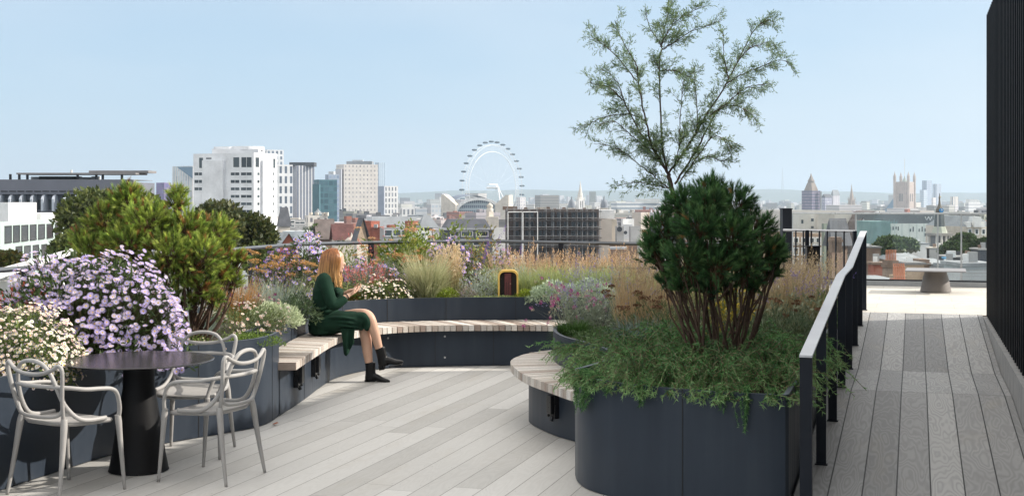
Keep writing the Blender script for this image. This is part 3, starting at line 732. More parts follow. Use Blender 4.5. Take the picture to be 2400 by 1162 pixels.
def conifer(name, px, Y, label, clumps, stem_px, cols, dead=.05, L=.11, n=46, nl=.045, nw=.0035, z=SZ, per=34, stem_r=.02, seedlift=.5):
    base = np.array((XW(px, Y), Y, z)); o = empty(name, base, label, 'shrub')
    tips, dirs, col = [], [], []; st = MB(); cen = []
    for (cx, cy, r, dy) in clumps:
        c = W(cx, cy, Y + dy) - base; rr = r / F * Y; cen.append((c, rr)); k = max(6, int(per * (rr / .16) ** 2))
        d = rdir(k); d[:, 2] = d[:, 2] * .8 + .25; d = unit(d)
        p = c + d * rr * (1 - .45 * RNG.random((k, 1)) ** 1.5) * np.array((1, 1, .9)) * (1 + RNG.normal(0, .07, (k, 1)))
        tips.append(p); dirs.append(unit(d + np.array((0, 0, seedlift)) + RNG.normal(0, .25, (k, 3))))
        for i in range(0, k, 4): st.tube([c * .9 + np.array((0, 0, -rr * .3)) + RNG.normal(0, rr * .12, 3), (c + p[i]) / 2 + RNG.normal(0, .01, 3), p[i] - dirs[-1][i] * L], [.005, .0035, .0025], 3, col=(.10, .06, .035), cap=False)
    tips = np.vstack(tips); dirs = np.vstack(dirs); k = len(tips)
    cc = mixcol(cols, k, .2)
    dm = RNG.random(k) < dead; cc[dm] = mixcol([(.28, .12, .04), (.36, .20, .07)], int(dm.sum()), .2)
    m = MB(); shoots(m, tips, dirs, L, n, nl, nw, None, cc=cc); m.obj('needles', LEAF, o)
    # fan of stems up into every clump
    for i, (c, rr) in enumerate(cen):
        b = np.array((RNG.normal(0, .05), RNG.normal(0, .05), -.03)); b[0] += np.clip(c[0] * .14, -.08, .08)
        mid = b + (c - b) * .5 + np.array((c[0] * .02, RNG.normal(0, .05), -.05 - .12 * abs(c[0]))) + RNG.normal(0, .022, 3)
        P = spline([b, b + (mid - b) * .5 + RNG.normal(0, .012, 3), mid, mid + (c - mid) * .55 + RNG.normal(0, .02, 3), c - np.array((0, 0, rr * .2))], 14)
        st.tube(P, np.linspace(stem_r * RNG.uniform(.7, 1.15), .007, len(P)), 6, col=np.array((.115, .075, .055)) * RNG.uniform(.7, 1.3), cap=False)
        for _ in range(2):
            f = RNG.integers(5, len(P) - 3); q = c + rdir(1)[0] * rr * .6
            st.tube([P[f], (P[f] + q) / 2 + RNG.normal(0, .02, 3), q], [.008, .006, .004], 4, col=(.11, .07, .05), cap=False)
    st.obj('branches', BARK, o); return o
# ------------------------------------------------------------------ the planting, bed by bed
LAV = [(.42, .33, .72), (.52, .42, .80), (.62, .52, .84), (.36, .26, .62)]
WHT = [(.80, .78, .72), (.85, .80, .78), (.80, .66, .66)]
BUFF = [(.60, .40, .24), (.68, .50, .32), (.50, .30, .16), (.72, .56, .40)]
# big pine on the left
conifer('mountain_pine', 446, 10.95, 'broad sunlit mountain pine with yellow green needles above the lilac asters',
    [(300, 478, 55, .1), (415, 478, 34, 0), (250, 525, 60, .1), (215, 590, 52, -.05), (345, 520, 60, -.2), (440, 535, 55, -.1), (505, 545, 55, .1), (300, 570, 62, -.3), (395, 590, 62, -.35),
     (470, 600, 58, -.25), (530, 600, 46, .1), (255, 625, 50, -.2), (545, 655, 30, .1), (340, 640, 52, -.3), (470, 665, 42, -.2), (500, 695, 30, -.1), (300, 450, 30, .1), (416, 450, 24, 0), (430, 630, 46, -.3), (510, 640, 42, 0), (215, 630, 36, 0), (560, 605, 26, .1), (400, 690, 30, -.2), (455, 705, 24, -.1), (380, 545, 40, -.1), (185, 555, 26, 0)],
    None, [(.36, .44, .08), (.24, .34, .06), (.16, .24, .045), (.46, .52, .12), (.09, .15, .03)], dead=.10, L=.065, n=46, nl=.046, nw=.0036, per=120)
# dark pine on the island
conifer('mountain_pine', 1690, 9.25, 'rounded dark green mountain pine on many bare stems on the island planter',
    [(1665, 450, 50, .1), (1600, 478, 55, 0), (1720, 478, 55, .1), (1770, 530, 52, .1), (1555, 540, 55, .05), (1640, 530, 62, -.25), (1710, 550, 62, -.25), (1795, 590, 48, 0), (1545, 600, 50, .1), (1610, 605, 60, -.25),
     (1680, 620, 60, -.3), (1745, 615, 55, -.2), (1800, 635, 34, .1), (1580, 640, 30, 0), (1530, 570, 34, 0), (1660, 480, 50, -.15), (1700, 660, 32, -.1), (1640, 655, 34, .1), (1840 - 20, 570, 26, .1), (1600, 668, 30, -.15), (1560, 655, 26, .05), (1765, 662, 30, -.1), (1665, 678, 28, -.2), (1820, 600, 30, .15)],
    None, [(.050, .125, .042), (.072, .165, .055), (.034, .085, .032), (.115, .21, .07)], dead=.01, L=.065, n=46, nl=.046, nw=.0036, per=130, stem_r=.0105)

# front left: lilac aster dome, white daisies
aster(196, 10.25, 'large dome of pale lilac asters with yellow eyes behind the round table', .86, .56, .76, 2400, 9500, .0215, [(.56, .47, .80), (.62, .54, .83), (.74, .65, .84), (.50, .41, .75)], name='aster_bush')
mound(45, 9.25, 'mass of small white daisies spilling over the planter behind the left chair', .40, .42, .40, 3000, .035, .012, [(.14, .20, .05), (.20, .24, .07), (.09, .13, .03)], fl=(1300, DAIS, .012, WHT + [(.82, .6, .62)], (.8, .6, .15), .03), name='white_daisies', cat='flower', lump=.1)
m_ = mound(70, 8.93, 'white daisies trailing down the dark planter wall behind the left chair', .30, .12, .30, 900, .03, .011, [(.14, .20, .05), (.10, .15, .04)], fl=(330, DAIS, .012, WHT, (.8, .6, .15), .02), name='white_daisies', cat='flower', z=.62)
spikes(12, 9.9, 'rusty red flower spikes at the left end beside the lilac asters', .10, .42, 26, .12, .018, 30, .02, [(.42, .07, .05), (.5, .13, .08)], leafn=200)
mound(400, 10.7, 'low green thyme mat on the bed edge behind the rear chair', .40, .22, .10, 2200, .022, .009, [(.10, .17, .03), (.16, .23, .05), (.22, .20, .07)], fl=(80, DAIS, .008, [(.6, .42, .38), (.7, .6, .5)], (.5, .3, .1), .02), name='thyme_mat')
mound(585, 11.05, 'green moss like sedum mat at the end of the planter beside the bench', .28, .26, .085, 2400, .016, .007, [(.13, .22, .03), (.20, .29, .05), (.09, .15, .03)], name='sedum_mat')
grass(470, 11.4, 'blue grey fescue tuft under the sunlit pine', .26, .10, 420, BLUEG, lean=.9, width=.004)
mound(560, 11.9, 'pink and white daisies with seed heads at the corner of the bench', .40, .35, .24, 1700, .035, .010, [(.16, .22, .07), (.24, .28, .11)], fl=(330, DAIS, .013, [(.78, .66, .62), (.8, .74, .68), (.66, .44, .42)], (.6, .45, .15), .05), name='pink_daisies', cat='flower')
spikes(585, 11.7, 'dark magenta scabious buttons above the pink and white daisies', .22, .33, 14, .022, .012, 26, .014, [(.30, .03, .17), (.16, .03, .10)], leafn=40, name='scabious')
mound(642, 12.3, 'pale silver green wormwood cushion hanging over the bench back', .25, .30, .18, 2600, .034, .014, [(.46, .52, .32), (.56, .61, .42), (.36, .43, .25)], name='wormwood', lump=.1, z=.70)
mound(690, 13.35, 'dark green leafy cushion behind the back of the seated woman', .26, .26, .22, 1500, .04, .012, [(.06, .10, .05), (.10, .15, .07)], name='thyme_mound')
grass(550, 13.0, 'rust brown grass tuft between the sunlit pine and the fescue', .36, .20, 700, [(.42, .25, .08), (.36, .28, .08), (.5, .32, .12)], [(.45, .18, .07), (.5, .24, .1)], lean=.55)
grass(610, 13.2, 'blue green fescue in front of the brown yarrow heads', .34, .16, 700, BLUEG, lean=.8, width=.005)
grass(660, 13.7, 'grey green fescue nearest to the back of the seated woman', .36, .18, 700, BLUEG + [(.32, .34, .2)], lean=.8, width=.005)
YAR = [(.46, .27, .10), (.54, .34, .14), (.36, .19, .07)]
umbels(580, 14.2, 'flat golden brown yarrow heads by the left railing post', .22, .56, 15, .05, YAR)
umbels(660, 14.6, 'flat brown yarrow heads in front of the violet asters', .28, .52, 20, .05, YAR)
umbels(715, 14.3, 'flat rust coloured yarrow heads touching the hair of the seated woman', .2, .50, 10, .045, YAR)
VIO = [(.34, .20, .62), (.44, .30, .70), (.28, .14, .52), (.52, .40, .74)]
aster(660, 15.6, 'violet asters along the railing left of the seated woman', .34, .3, .62, 260, 1500, .026, VIO, T=DAI, name='aster_bush')
aster(722, 15.3, 'tall loose lilac asters rising above the rail left of the seated woman', .26, .25, .85, 170, 1500, .028, LAV, T=DAI, name='aster_bush')
aster(625, 15.2, 'low violet asters at the foot of the railing balusters', .2, .2, .5, 110, 700, .024, VIO, T=DAI, name='aster_bush')
aster(855, 16.1, 'violet asters just right of the head of the seated woman', .40, .3, .46, 260, 1300, .025, VIO, T=DAI, name='aster_bush')
aster(912, 16.0, 'pale mauve asters between red spikes and brown yarrow', .26, .25, .42, 120, 700, .025, LAV, T=DAI, name='aster_bush')
RED = [(.62, .10, .10), (.72, .24, .20), (.74, .42, .36), (.55, .06, .07)]
spikes(835, 15.55, 'red bistort spikes behind the hands of the seated woman', .26, .34, 46, .12, .016, 34, .016, RED, leafn=700, name='bistort')
spikes(880, 15.6, 'pink bistort spikes beyond the hands of the seated woman', .18, .30, 20, .11, .015, 34, .016, RED[1:3] + RED[:1], leafn=300, name='bistort')
spikes(895, 16.2, 'tall crimson bistort spikes among the violet asters', .14, .62, 8, .13, .016, 34, .016, RED, leafn=60, name='bistort')
grass(862, 16.0, 'grey green fescue behind the red bistort spikes', .42, .22, 800, BLUEG, lean=.6)
grass(905, 16.1, 'soft grey green grass right of the red bistort', .38, .22, 700, BLUEG + GREENG, lean=.7)
mound(905, 15.5, 'white daisies draped over the back planter wall right of the seated woman', .34, .2, .22, 1600, .035, .011, [(.17, .24, .06), (.12, .18, .04), (.26, .28, .10)], fl=(300, DAIS, .013, WHT, (.8, .6, .15), .03), name='white_daisies', cat='flower', z=.66)
mound(848, 15.45, 'leafy orange tinted clump under the wrist of the seated woman', .16, .12, .12, 500, .05, .02, [(.20, .28, .06), (.36, .18, .05), (.14, .22, .05)], name='leafy_clump')
umbels(930, 16.4, 'broad drift of brown yarrow heads in front of the green willow', .36, .50, 30, .055, YAR)
umbels(975, 16.2, 'low tan yarrow heads beside the fountain grass', .22, .42, 14, .045, YAR)
# shrubs at the railing
aster(1180, 17.0, 'small violet asters behind the little door by the railing', .30, .2, .52, 90, 500, .022, VIO, T=DAI)
mound(1420, 16.0, 'grey green bush in front of the reed grass left of the dark pine', .36, .3, .34, 1800, .04, .010, [(.24, .32, .18), (.32, .40, .26), (.18, .25, .12)], name='leafy_shrub', cat='shrub', up=.7, shell=.6)
mound(1300, 16.2, 'yellow green bushy herb in front of the reed grass, right of the silver bush', .34, .25, .32, 1500, .05, .010, [(.30, .36, .08), (.38, .40, .12), (.22, .30, .06)], name='leafy_herb', up=.9, shell=.6)
mound(960, 17.0, 'bushy bright green willow at the railing right of the violet asters', .50, .35, .66, 6500, .060, .021, [(.17, .24, .03), (.25, .31, .05), (.11, .17, .025), (.33, .34, .07)], name='willow_shrub', cat='shrub', lump=.15, shell=.5)
mound(1000, 18.3, 'green shrub tops poking above the railing before the slate roof', .75, .3, .74, 5500, .065, .024, [(.17, .23, .035), (.25, .30, .05), (.11, .16, .03)], name='willow_shrub', cat='shrub', lump=.35, shell=.7)
mound(800, 17.2, 'olive green shrub behind the head of the seated woman', .3, .25, .58, 1200, .055, .018, [(.17, .20, .05), (.25, .27, .08)], name='leafy_shrub', cat='shrub')
umbels(930, 17.1, 'orange brown flower heads on top of the green willow', .34, .76, 16, .05, [(.55, .30, .16), (.6, .38, .22)], leafn=0)
grass(1000, 15.75, 'big arching pale green fountain grass in the middle of the back bed', .48, .14, 1500, [(.28, .33, .14), (.40, .43, .22), (.50, .50, .30)], [(.60, .56, .36), (.5, .5, .3)], lean=.62, width=.007, droop=.35)
grass(1050, 16.2, 'feathery straw coloured plume grass right of the fountain grass', .37, .14, 420, GREENG, TAN, plumes=90, pl=(.20, .024, 34, .026), pcols=[(.72, .58, .38), (.64, .48, .28), (.76, .64, .46)], lean=.30, ph=1.2)
aster(1060, 16.7, 'lilac asters above the straw coloured plume grass', .40, .25, .72, 260, 900, .026, LAV, T=DAI, name='aster_bush')
spikes(1120, 16.4, 'deep violet sage spikes between the plume grass and the bronze shrub', .16, .60, 16, .16, .014, 30, .016, [(.16, .07, .36), (.22, .10, .46)], leafn=300, name='sage')
spikes(1195, 16.8, 'small violet sage spikes right of the bronze shrub', .16, .52, 10, .12, .012, 26, .015, [(.2, .09, .4), (.28, .16, .5)], leafn=150, name='sage')
mound(1135, 17.0, 'bronze green coneflower shrub with dry heads by the middle railing post', .34, .26, .66, 1500, .06, .017, [(.16, .15, .05), (.22, .20, .07), (.14, .18, .05), (.30, .20, .08)], fl=(60, DAI, .02, [(.52, .36, .08), (.45, .26, .10)], (.12, .06, .03), .03), name='coneflower_shrub', cat='shrub', lump=.25, shell=.7)
mound(1135, 15.85, 'silver lavender cotton bush left of the little door', .30, .22, .34, 2300, .035, .007, SILV, name='lavender_cotton', lump=.15, shell=.55, up=.8)
mound(1092, 15.6, 'mauve brown heather clump between the bright green bun and the silver bush', .16, .14, .17, 700, .03, .008, [(.28, .22, .20), (.36, .30, .26), (.20, .22, .12)], name='heather')
mound(1050, 15.55, 'bright green bun shaped shrub left of the silver bush', .14, .13, .15, 1600, .022, .007, [(.20, .27, .02), (.27, .34, .03), (.14, .20, .02)], name='bun_shrub', lump=.06, shell=.3)
mound(1232, 15.5, 'bright green bun shaped shrub just right of the little door', .15, .13, .14, 1600, .022, .007, [(.20, .27, .02), (.27, .34, .03), (.14, .20, .02)], name='bun_shrub', lump=.06, shell=.3)
mound(1225, 16.1, 'silver lavender cotton bush behind the bright green bun by the door', .22, .2, .38, 1500, .035, .007, SILV, name='lavender_cotton', lump=.15, shell=.55, up=.8)
mound(1165, 15.46, 'low pale green sedum mat in front of the little door', .40, .06, .05, 1800, .018, .008, [(.34, .42, .16), (.44, .50, .24), (.26, .34, .10)], name='sedum_mat', z=.67)
mound(1300, 15.35, 'pale silver green wormwood spilling over the back planter left of the scabious', .30, .2, .20, 2600, .036, .013, [(.38, .48, .32), (.48, .57, .42), (.30, .38, .25)], name='wormwood', lump=.12, z=.68)
mound(1385, 15.3, 'pale silver green wormwood behind the lavender of the island', .34, .22, .23, 2600, .036, .013, [(.38, .48, .32), (.48, .57, .42), (.30, .38, .25)], name='wormwood', lump=.12, z=.68)
# reed grass band along the railing
G = 'coppery reed grass in a band along the railing between the little door and the dark pine'
for i, px in enumerate(range(1185, 1520, 33)):
    Y = 16.75 - .25 * (i % 2)
    grass(px, Y, G, .40, .2, 300, [(.30, .30, .12), (.40, .36, .18)], BUFF, plumes=34, pl=(.16, .015, 26, .020), pcols=BUFF, lean=.45, ph=1.0 + .16 * math.sin(i * 1.7), group='coppery reed grasses', name='reed_grass')
G2 = 'low green and silver tuft in front of the coppery reed grass band'
for i, px in enumerate(range(1200, 1500, 36)):
    grass(px, 15.95, G2, .34, .2, 520, [(.24, .32, .10), (.30, .38, .20), (.36, .40, .12)], [(.40, .44, .16), (.38, .44, .28)], lean=.6, group='green tufts before the reed grass', name='grass_tuft')

# island bed, from its left tip to the ramp
grass(1345, 11.75, 'dark green dwarf grass tuft at the left tip of the island planter', .14, .13, 1500, [(.06, .14, .03), (.09, .18, .04), (.05, .10, .025)], lean=1.0, width=.004, droop=.5)
o = plant('scabious', 1345, 12.15, 'magenta scabious buttons over the left tip of the island planter', 'flower')
m = MB(); tp, td, _ = blades(m, 85, .16, .36, .9, .003, [(.25, .28, .16), (.3, .3, .2)], None, .1, .25); m.obj('stems', LEAF, o)
m = MB(); plume(m, tp[:48], td[:48], .028, .016, 26, .016, [(.50, .10, .30), (.60, .22, .42), (.42, .06, .22)]); plume(m, tp[48:], td[48:], .022, .012, 20, .014, [(.55, .47, .36), (.45, .36, .26)]); m.obj('flowers', PETAL, o)
LVD = [(.36, .30, .56), (.44, .38, .62), (.28, .22, .46)]
spikes(1390, 12.2, 'pale violet lavender behind the magenta scabious', .22, .42, 130, .06, .009, 16, .013, LVD, [(.22, .26, .18), (.28, .32, .24)], leafn=900, lean=.75, name='lavender')
spikes(1430, 12.9, 'taller grey violet lavender left of the feather grass', .26, .50, 110, .08, .009, 16, .013, LVD, [(.22, .26, .18), (.28, .32, .24)], leafn=700, lean=.55, name='lavender')
grass(1480, 11.9, 'upright straw coloured feather grass left of the stems of the dark pine', .52, .12, 260, TAN, TAN, plumes=70, pl=(.18, .010, 24, .018), pcols=[(.50, .38, .24), (.58, .46, .30), (.42, .30, .18)], lean=.32, ph=.98, name='feather_grass')
grass(1535, 12.6, 'thin straw feather grass just behind the left stems of the dark pine', .5, .2, 260, TAN, TAN, plumes=60, pl=(.18, .010, 24, .018), pcols=[(.50, .38, .24), (.58, .46, .30)], lean=.3, ph=.95, name='feather_grass')
BRN = [(.17, .09, .05), (.23, .13, .07), (.12, .06, .035)]
umbels(1490, 10.9, 'dark brown dry yarrow heads in front of the feather grass', .20, .38, 9, .05, BRN, leafn=500, lcol=[(.10, .14, .06), (.15, .19, .09)])
umbels(1560, 10.8, 'dark brown dry yarrow heads by the left stems of the dark pine', .2, .40, 8, .05, BRN, leafn=600, lcol=[(.10, .14, .06), (.15, .19, .09)])
grass(1500, 10.5, 'blue grey fescue tuft among the rosemary', .24, .16, 700, [(.14, .19, .20), (.20, .25, .25)], lean=.9, width=.004)
G3 = 'pale tan grass with violet spikes between the dark pine and the handrail'
for i, (px, Y) in enumerate(((1810, 12.4), (1850, 13.2), (1885, 13.9), (1840, 14.3), (1915, 14.6), (1870, 12.3))):
    grass(px, Y, G3, .46, .2, 220, [(.30, .28, .15), (.38, .34, .2)], TAN, plumes=40, pl=(.16, .014, 26, .018), pcols=[(.62, .48, .30), (.70, .56, .38), (.52, .38, .22)], lean=.4, ph=1.0, group='pale grasses by the handrail')
spikes(1845, 12.0, 'violet sage spikes in the pale grass by the handrail', .34, .44, 60, .07, .010, 16, .014, LVD + [(.2, .12, .42)], [(.2, .24, .14), (.26, .28, .18)], leafn=900, lean=.4, name='sage')
spikes(1915, 13.4, 'blue sage spikes close to the upper handrail', .2, .42, 26, .08, .010, 16, .014, [(.15, .10, .40), (.25, .18, .5)], [(.2, .24, .14), (.26, .28, .18)], leafn=500, lean=.4, name='sage')
umbels(1780, 11.0, 'dry brown yarrow heads right of the stems of the dark pine', .25, .34, 8, .045, BRN, leafn=800, lcol=[(.10, .14, .06), (.15, .19, .09)])
umbels(1880, 11.2, 'dry brown yarrow heads leaning on the handrail', .18, .30, 6, .045, BRN, leafn=500, lcol=[(.10, .14, .06), (.15, .19, .09)])
mound(1715, 11.6, 'yellow leaved shrub glowing behind the stems of the dark pine', .22, .2, .42, 700, .05, .02, [(.40, .32, .04), (.22, .22, .04), (.5, .36, .05)], name='leafy_shrub', cat='shrub', shell=.7)
mound(1830, 10.9, 'dark grey green lavender foliage between the pine and the handrail', .34, .5, .26, 2400, .05, .007, [(.10, .14, .08), (.15, .19, .11), (.07, .11, .05)], name='lavender', up=.9)
mound(1640, 13.6, 'olive shrub behind the left stems of the dark pine', .40, .4, .52, 1600, .06, .012, [(.16, .19, .07), (.22, .25, .09), (.28, .26, .12)], name='leafy_shrub', cat='shrub', up=.8, shell=.6)
mound(1755, 13.4, 'grey green shrub behind the right stems of the dark pine', .42, .4, .50, 1600, .06, .012, [(.15, .19, .10), (.20, .25, .13), (.11, .15, .07)], name='leafy_shrub', cat='shrub', up=.8, shell=.6)
grass(1690, 14.6, 'tan grass glimpsed in the middle of the bare stems of the dark pine', .55, .5, 700, TAN + GREENG, lean=.45)
mound(1925, 12.6, 'fresh green leaves by the middle of the handrail', .16, .3, .28, 500, .07, .025, [(.10, .20, .06), (.14, .26, .08)], name='leafy_clump', up=.6)
mound(1420, 10.85, 'low dark thyme cushion behind the trailing rosemary of the island bench', .30, .45, .14, 2200, .028, .009, [(.07, .13, .04), (.11, .18, .06), (.05, .09, .03)], name='thyme_mat')
mound(1600, 11.5, 'olive foliage filling the bed behind the dark pine', .6, .7, .30, 3000, .05, .010, [(.10, .13, .05), (.15, .18, .08), (.20, .19, .10)], name='underplanting', up=.8, shell=.6)

# rosemary tumbling over the front of the island
def rosemary(label, roots, n, col, name='rosemary', ln=.34, up=.5, hang=0.0):
    """roots: (n,2) plan positions and outward headings"""
    c0 = np.array((*roots.mean(0)[:2], .66)); o = empty(name, c0, label, 'shrub')
    st, nd = MB(), MB(); NP, ND, NC = [], [], []
    for i in range(n):
        k = RNG.integers(0, len(roots)); x, y, hx, hy = roots[k]
        h = unit(np.array((hx, hy, 0)) + RNG.normal(0, .55, 3) * (1, 1, 0)); u = up * RNG.uniform(.5, 1.5); L = ln * RNG.uniform(.55, 1.25)
        t = np.linspace(0, 1, 9)[:, None]; curl = RNG.normal(0, .35); side = np.array((-h[1], h[0], 0))
        P = np.array((x, y, .64)) + RNG.normal(0, .035, 3) * (1, 1, .3) + h * L * t + np.array((0, 0, 1)) * (u * L * (1.6 * t - (1.5 + hang) * t ** 2)) + side * curl * L * t ** 2
        P = P - c0; st.tube(P, np.linspace(.0035, .0015, 9), 3, col=(.16, .14, .08), cap=False)
        m_ = int(L / .0050); s = RNG.random(m_) ** .85; j = np.clip((s * 8).astype(int), 0, 7); f = s * 8 - j
        p = P[j] * (1 - f)[:, None] + P[j + 1] * f[:, None]; T = unit(P[j + 1] - P[j])
        NP.append(p); ND.append(unit(T * .75 + rdir(m_) * .8)); b_ = mixcol(col[:3], 1, .25); NC.append((b_ * (1 - s[:, None] ** 3) + np.array(col[3]) * s[:, None] ** 3) * RNG.normal(1, .12, (m_, 1)).clip(.6, 1.5))
    p = np.vstack(NP); d = np.vstack(ND); N = len(p)
    nd.scatter(NEED[0], NEED[1], p, frames(d, None, np.c_[np.full(N, .0068), np.full(N, .0068), .032 * RNG.uniform(.6, 1.3, N)]), np.vstack(NC))
    nd.obj('needles', LEAF, o)
    if n > 20: st.obj('stems', BARK, o)
    return o
ROS = [(.045, .15, .04), (.085, .23, .065), (.025, .085, .024), (.25, .42, .16)]
edge = np.array([(x, y) for x, y in isl[6:]]); tt = unit(np.gradient(edge, axis=0)); nn_ = np.stack([tt[:, 1], -tt[:, 0]], 1)
ins = edge - nn_ * .10
r1 = np.hstack([ins, nn_ * .9 + (0, 0)])
grid = []
for _ in range(260):
    x, y = RNG.uniform(.55, 2.1), RNG.uniform(8.0, 10.4)
    if x * DY - y * DX > -.78 or x < .56 + max(0, (8.7 - y)) * .5: continue
    if 8.2 + max(0, 1.2 - x) * .35 > y or x < .80: continue
    grid.append((x, y, RNG.normal(0, .6) - .10 * (x < 1.0), RNG.normal(-.4, .6)))
grid = np.array(grid)
rosemary('dense rosemary covering the front half of the island planter', grid, 1150, ROS, ln=.36, up=1.05)
sel = r1[::2]
rosemary('rosemary fringe lapping over the front rim of the island planter', np.vstack([sel * (1, 1, .55, .55)]), 190, ROS, ln=.20, up=.75, hang=-.1)
def trail(px, y0, y1, label, Ys, n=16, wdt=.05):
    k = int(np.argmin(np.abs(isl[:, 0] / isl[:, 1] * F + CX - px) + (isl[:, 1] > 8.9) * 99)); b = isl[k]; t = unit(isl[min(k + 1, len(isl) - 1)] - isl[k - 1]); nr = np.array((t[1], -t[0]))
    o = empty('rosemary_trail', (*b, .7), label, 'shrub'); st, nd = MB(), MB()
    drop = (y1 - y0) / F * b[1]; NP, ND = [], []
    for i in range(n):
        l = drop * RNG.uniform(.45, 1.0) if i else drop; sx = RNG.normal(0, wdt); w_ = RNG.uniform(.015, .05)
        P = np.array([(t[0] * sx * .6 - nr[0] * .12, t[1] * sx * .6 - nr[1] * .12, .0), (t[0] * sx + nr[0] * .0, t[1] * sx + nr[1] * .0, .05), (t[0] * sx + nr[0] * w_, t[1] * sx + nr[1] * w_, -.02),
                      (t[0] * sx * .8 + nr[0] * w_, t[1] * sx * .8 + nr[1] * w_, -l * .6), (t[0] * sx * .5 + nr[0] * (w_ + .02), t[1] * sx * .5 + nr[1] * (w_ + .02), -l)])
        P = spline(P, 14); st.tube(P, np.linspace(.0035, .0015, len(P)), 3, col=(.16, .14, .08), cap=False)
        m_ = int((l + .15) / .0035); s = RNG.random(m_) * (len(P) - 1.01); j = s.astype(int); f = (s - j)[:, None]
        NP.append(P[j] * (1 - f) + P[j + 1] * f); ND.append(unit(unit(P[j + 1] - P[j]) * .8 + rdir(m_) * .8))
    p = np.vstack(NP); d = np.vstack(ND); N = len(p)
    nd.scatter(NEED[0], NEED[1], p, frames(d, None, np.c_[np.full(N, .0042), np.full(N, .0042), .024 * RNG.uniform(.6, 1.3, N)]), mixcol(ROS, N, .2))
    nd.obj('needles', LEAF, o)
trail(1737, 920, 1006, 'longest rosemary trail hanging down the front of the island planter', 0, 9, .03)
trail(1690, 915, 955, 'short rosemary trail just left of the longest one', 0, 4, .015)
trail(1523, 905, 945, 'forked rosemary trail in the middle of the island planter front', 0, 6, .02)
trail(1437, 893, 918, 'shortest rosemary trail near the rounded corner of the island planter', 0, 4, .015)
trail(1375, 890, 968, 'bushy rosemary cascade between the island bench and the rounded corner', 0, 34, .09)
lf = np.array([(.62, 9.3, -1, -.1), (.68, 9.8, -1, 0), (.7, 10.1, -1, .1), (.55, 10.6, -.9, 0), (.6, 9.1, -.9, -.3)])
rosemary('rosemary tumbling down over the timber of the island bench', lf, 130, ROS, ln=.24, up=.45, hang=.6)
lf = np.array([(*UV2XY(-.78, v), .9, -.15) for v in np.linspace(8.2, 10.8, 9)])
rosemary('rosemary poking out between the blade posts of the handrail', lf, 70, ROS, ln=.22, up=.55, hang=.4)
lf = np.array([(.5, 11.0, -1, -.3), (.48, 11.15, -1, -.2)])
rosemary('single rosemary sprig lying on the left tip of the island planter', lf, 9, ROS, ln=.26, up=.25, hang=.3)

# ------------------------------------------------------------------ feathery tree behind the dark pine
TY = 12.3; tb = np.array((XW(1592, TY), TY, .64))
tr_o = empty('feathery_tree', tb, 'tall airy tree with feathery grey green sprays rising behind the dark rounded pine', 'tree')
Z = lambda X, Y: (1360 + X / 2.527, Y / 2.527)
limbs = [[(1592, 690), Z(570, 1250), Z(545, 1130), Z(520, 1030)],
 [Z(520, 1030), Z(430, 880), Z(390, 720), Z(350, 540), Z(335, 400), Z(300, 330), Z(230, 200), Z(205, 120)],
 [Z(520, 1030), Z(440, 890), Z(350, 780), Z(260, 600), Z(215, 480), Z(120, 400)],
 [Z(520, 1030), Z(492, 900), Z(480, 750), Z(470, 500), Z(470, 350), Z(480, 270), Z(410, 160), Z(385, 40)],
 [Z(478, 300), Z(560, 250), Z(650, 190), Z(740, 160), Z(840, 120)], [Z(480, 260), Z(540, 160), Z(620, 90), Z(740, 40)], [Z(480, 280), Z(500, 160), Z(545, 10)],
 [Z(520, 1030), Z(640, 860), Z(740, 690), Z(830, 560), Z(900, 430), Z(960, 310), Z(1030, 180), Z(1100, 125), Z(1160, 135)],
 [Z(560, 1090), Z(680, 900), Z(770, 730), Z(840, 640), Z(960, 640), Z(1060, 730)], [Z(590, 1080), Z(720, 890), Z(790, 810), Z(850, 830), Z(900, 880)],
 [Z(545, 1130), Z(430, 1040), Z(330, 960), Z(220, 880), Z(80, 850)], [Z(540, 1120), Z(450, 1100), Z(330, 1080), Z(220, 1100)], [Z(335, 480), Z(220, 340), Z(140, 270), Z(60, 210)],
 [Z(860, 500), Z(960, 440), Z(1060, 400), Z(1160, 360), Z(1230, 365)], [Z(930, 370), Z(1000, 290), Z(1080, 265), Z(1165, 265)], [Z(680, 810), Z(695, 720), Z(690, 620), Z(680, 480), Z(675, 400)],
 [Z(760, 690), Z(880, 600), Z(980, 520), Z(1090, 500)], [Z(555, 1000), Z(585, 880), Z(590, 760), Z(600, 600), Z(610, 480)], [Z(390, 720), Z(300, 680), Z(150, 690), Z(40, 745)], [Z(260, 600), Z(170, 520), Z(50, 490)],
 [Z(500, 990), Z(420, 900), Z(300, 800), Z(200, 720), Z(110, 740)], [Z(880, 470), Z(850, 330), Z(850, 200)], [Z(470, 420), Z(560, 420), Z(650, 460)], [Z(650, 990), Z(740, 930), Z(860, 960)]]
bm_, lv = MB(), MB(); SP, SD = [], []
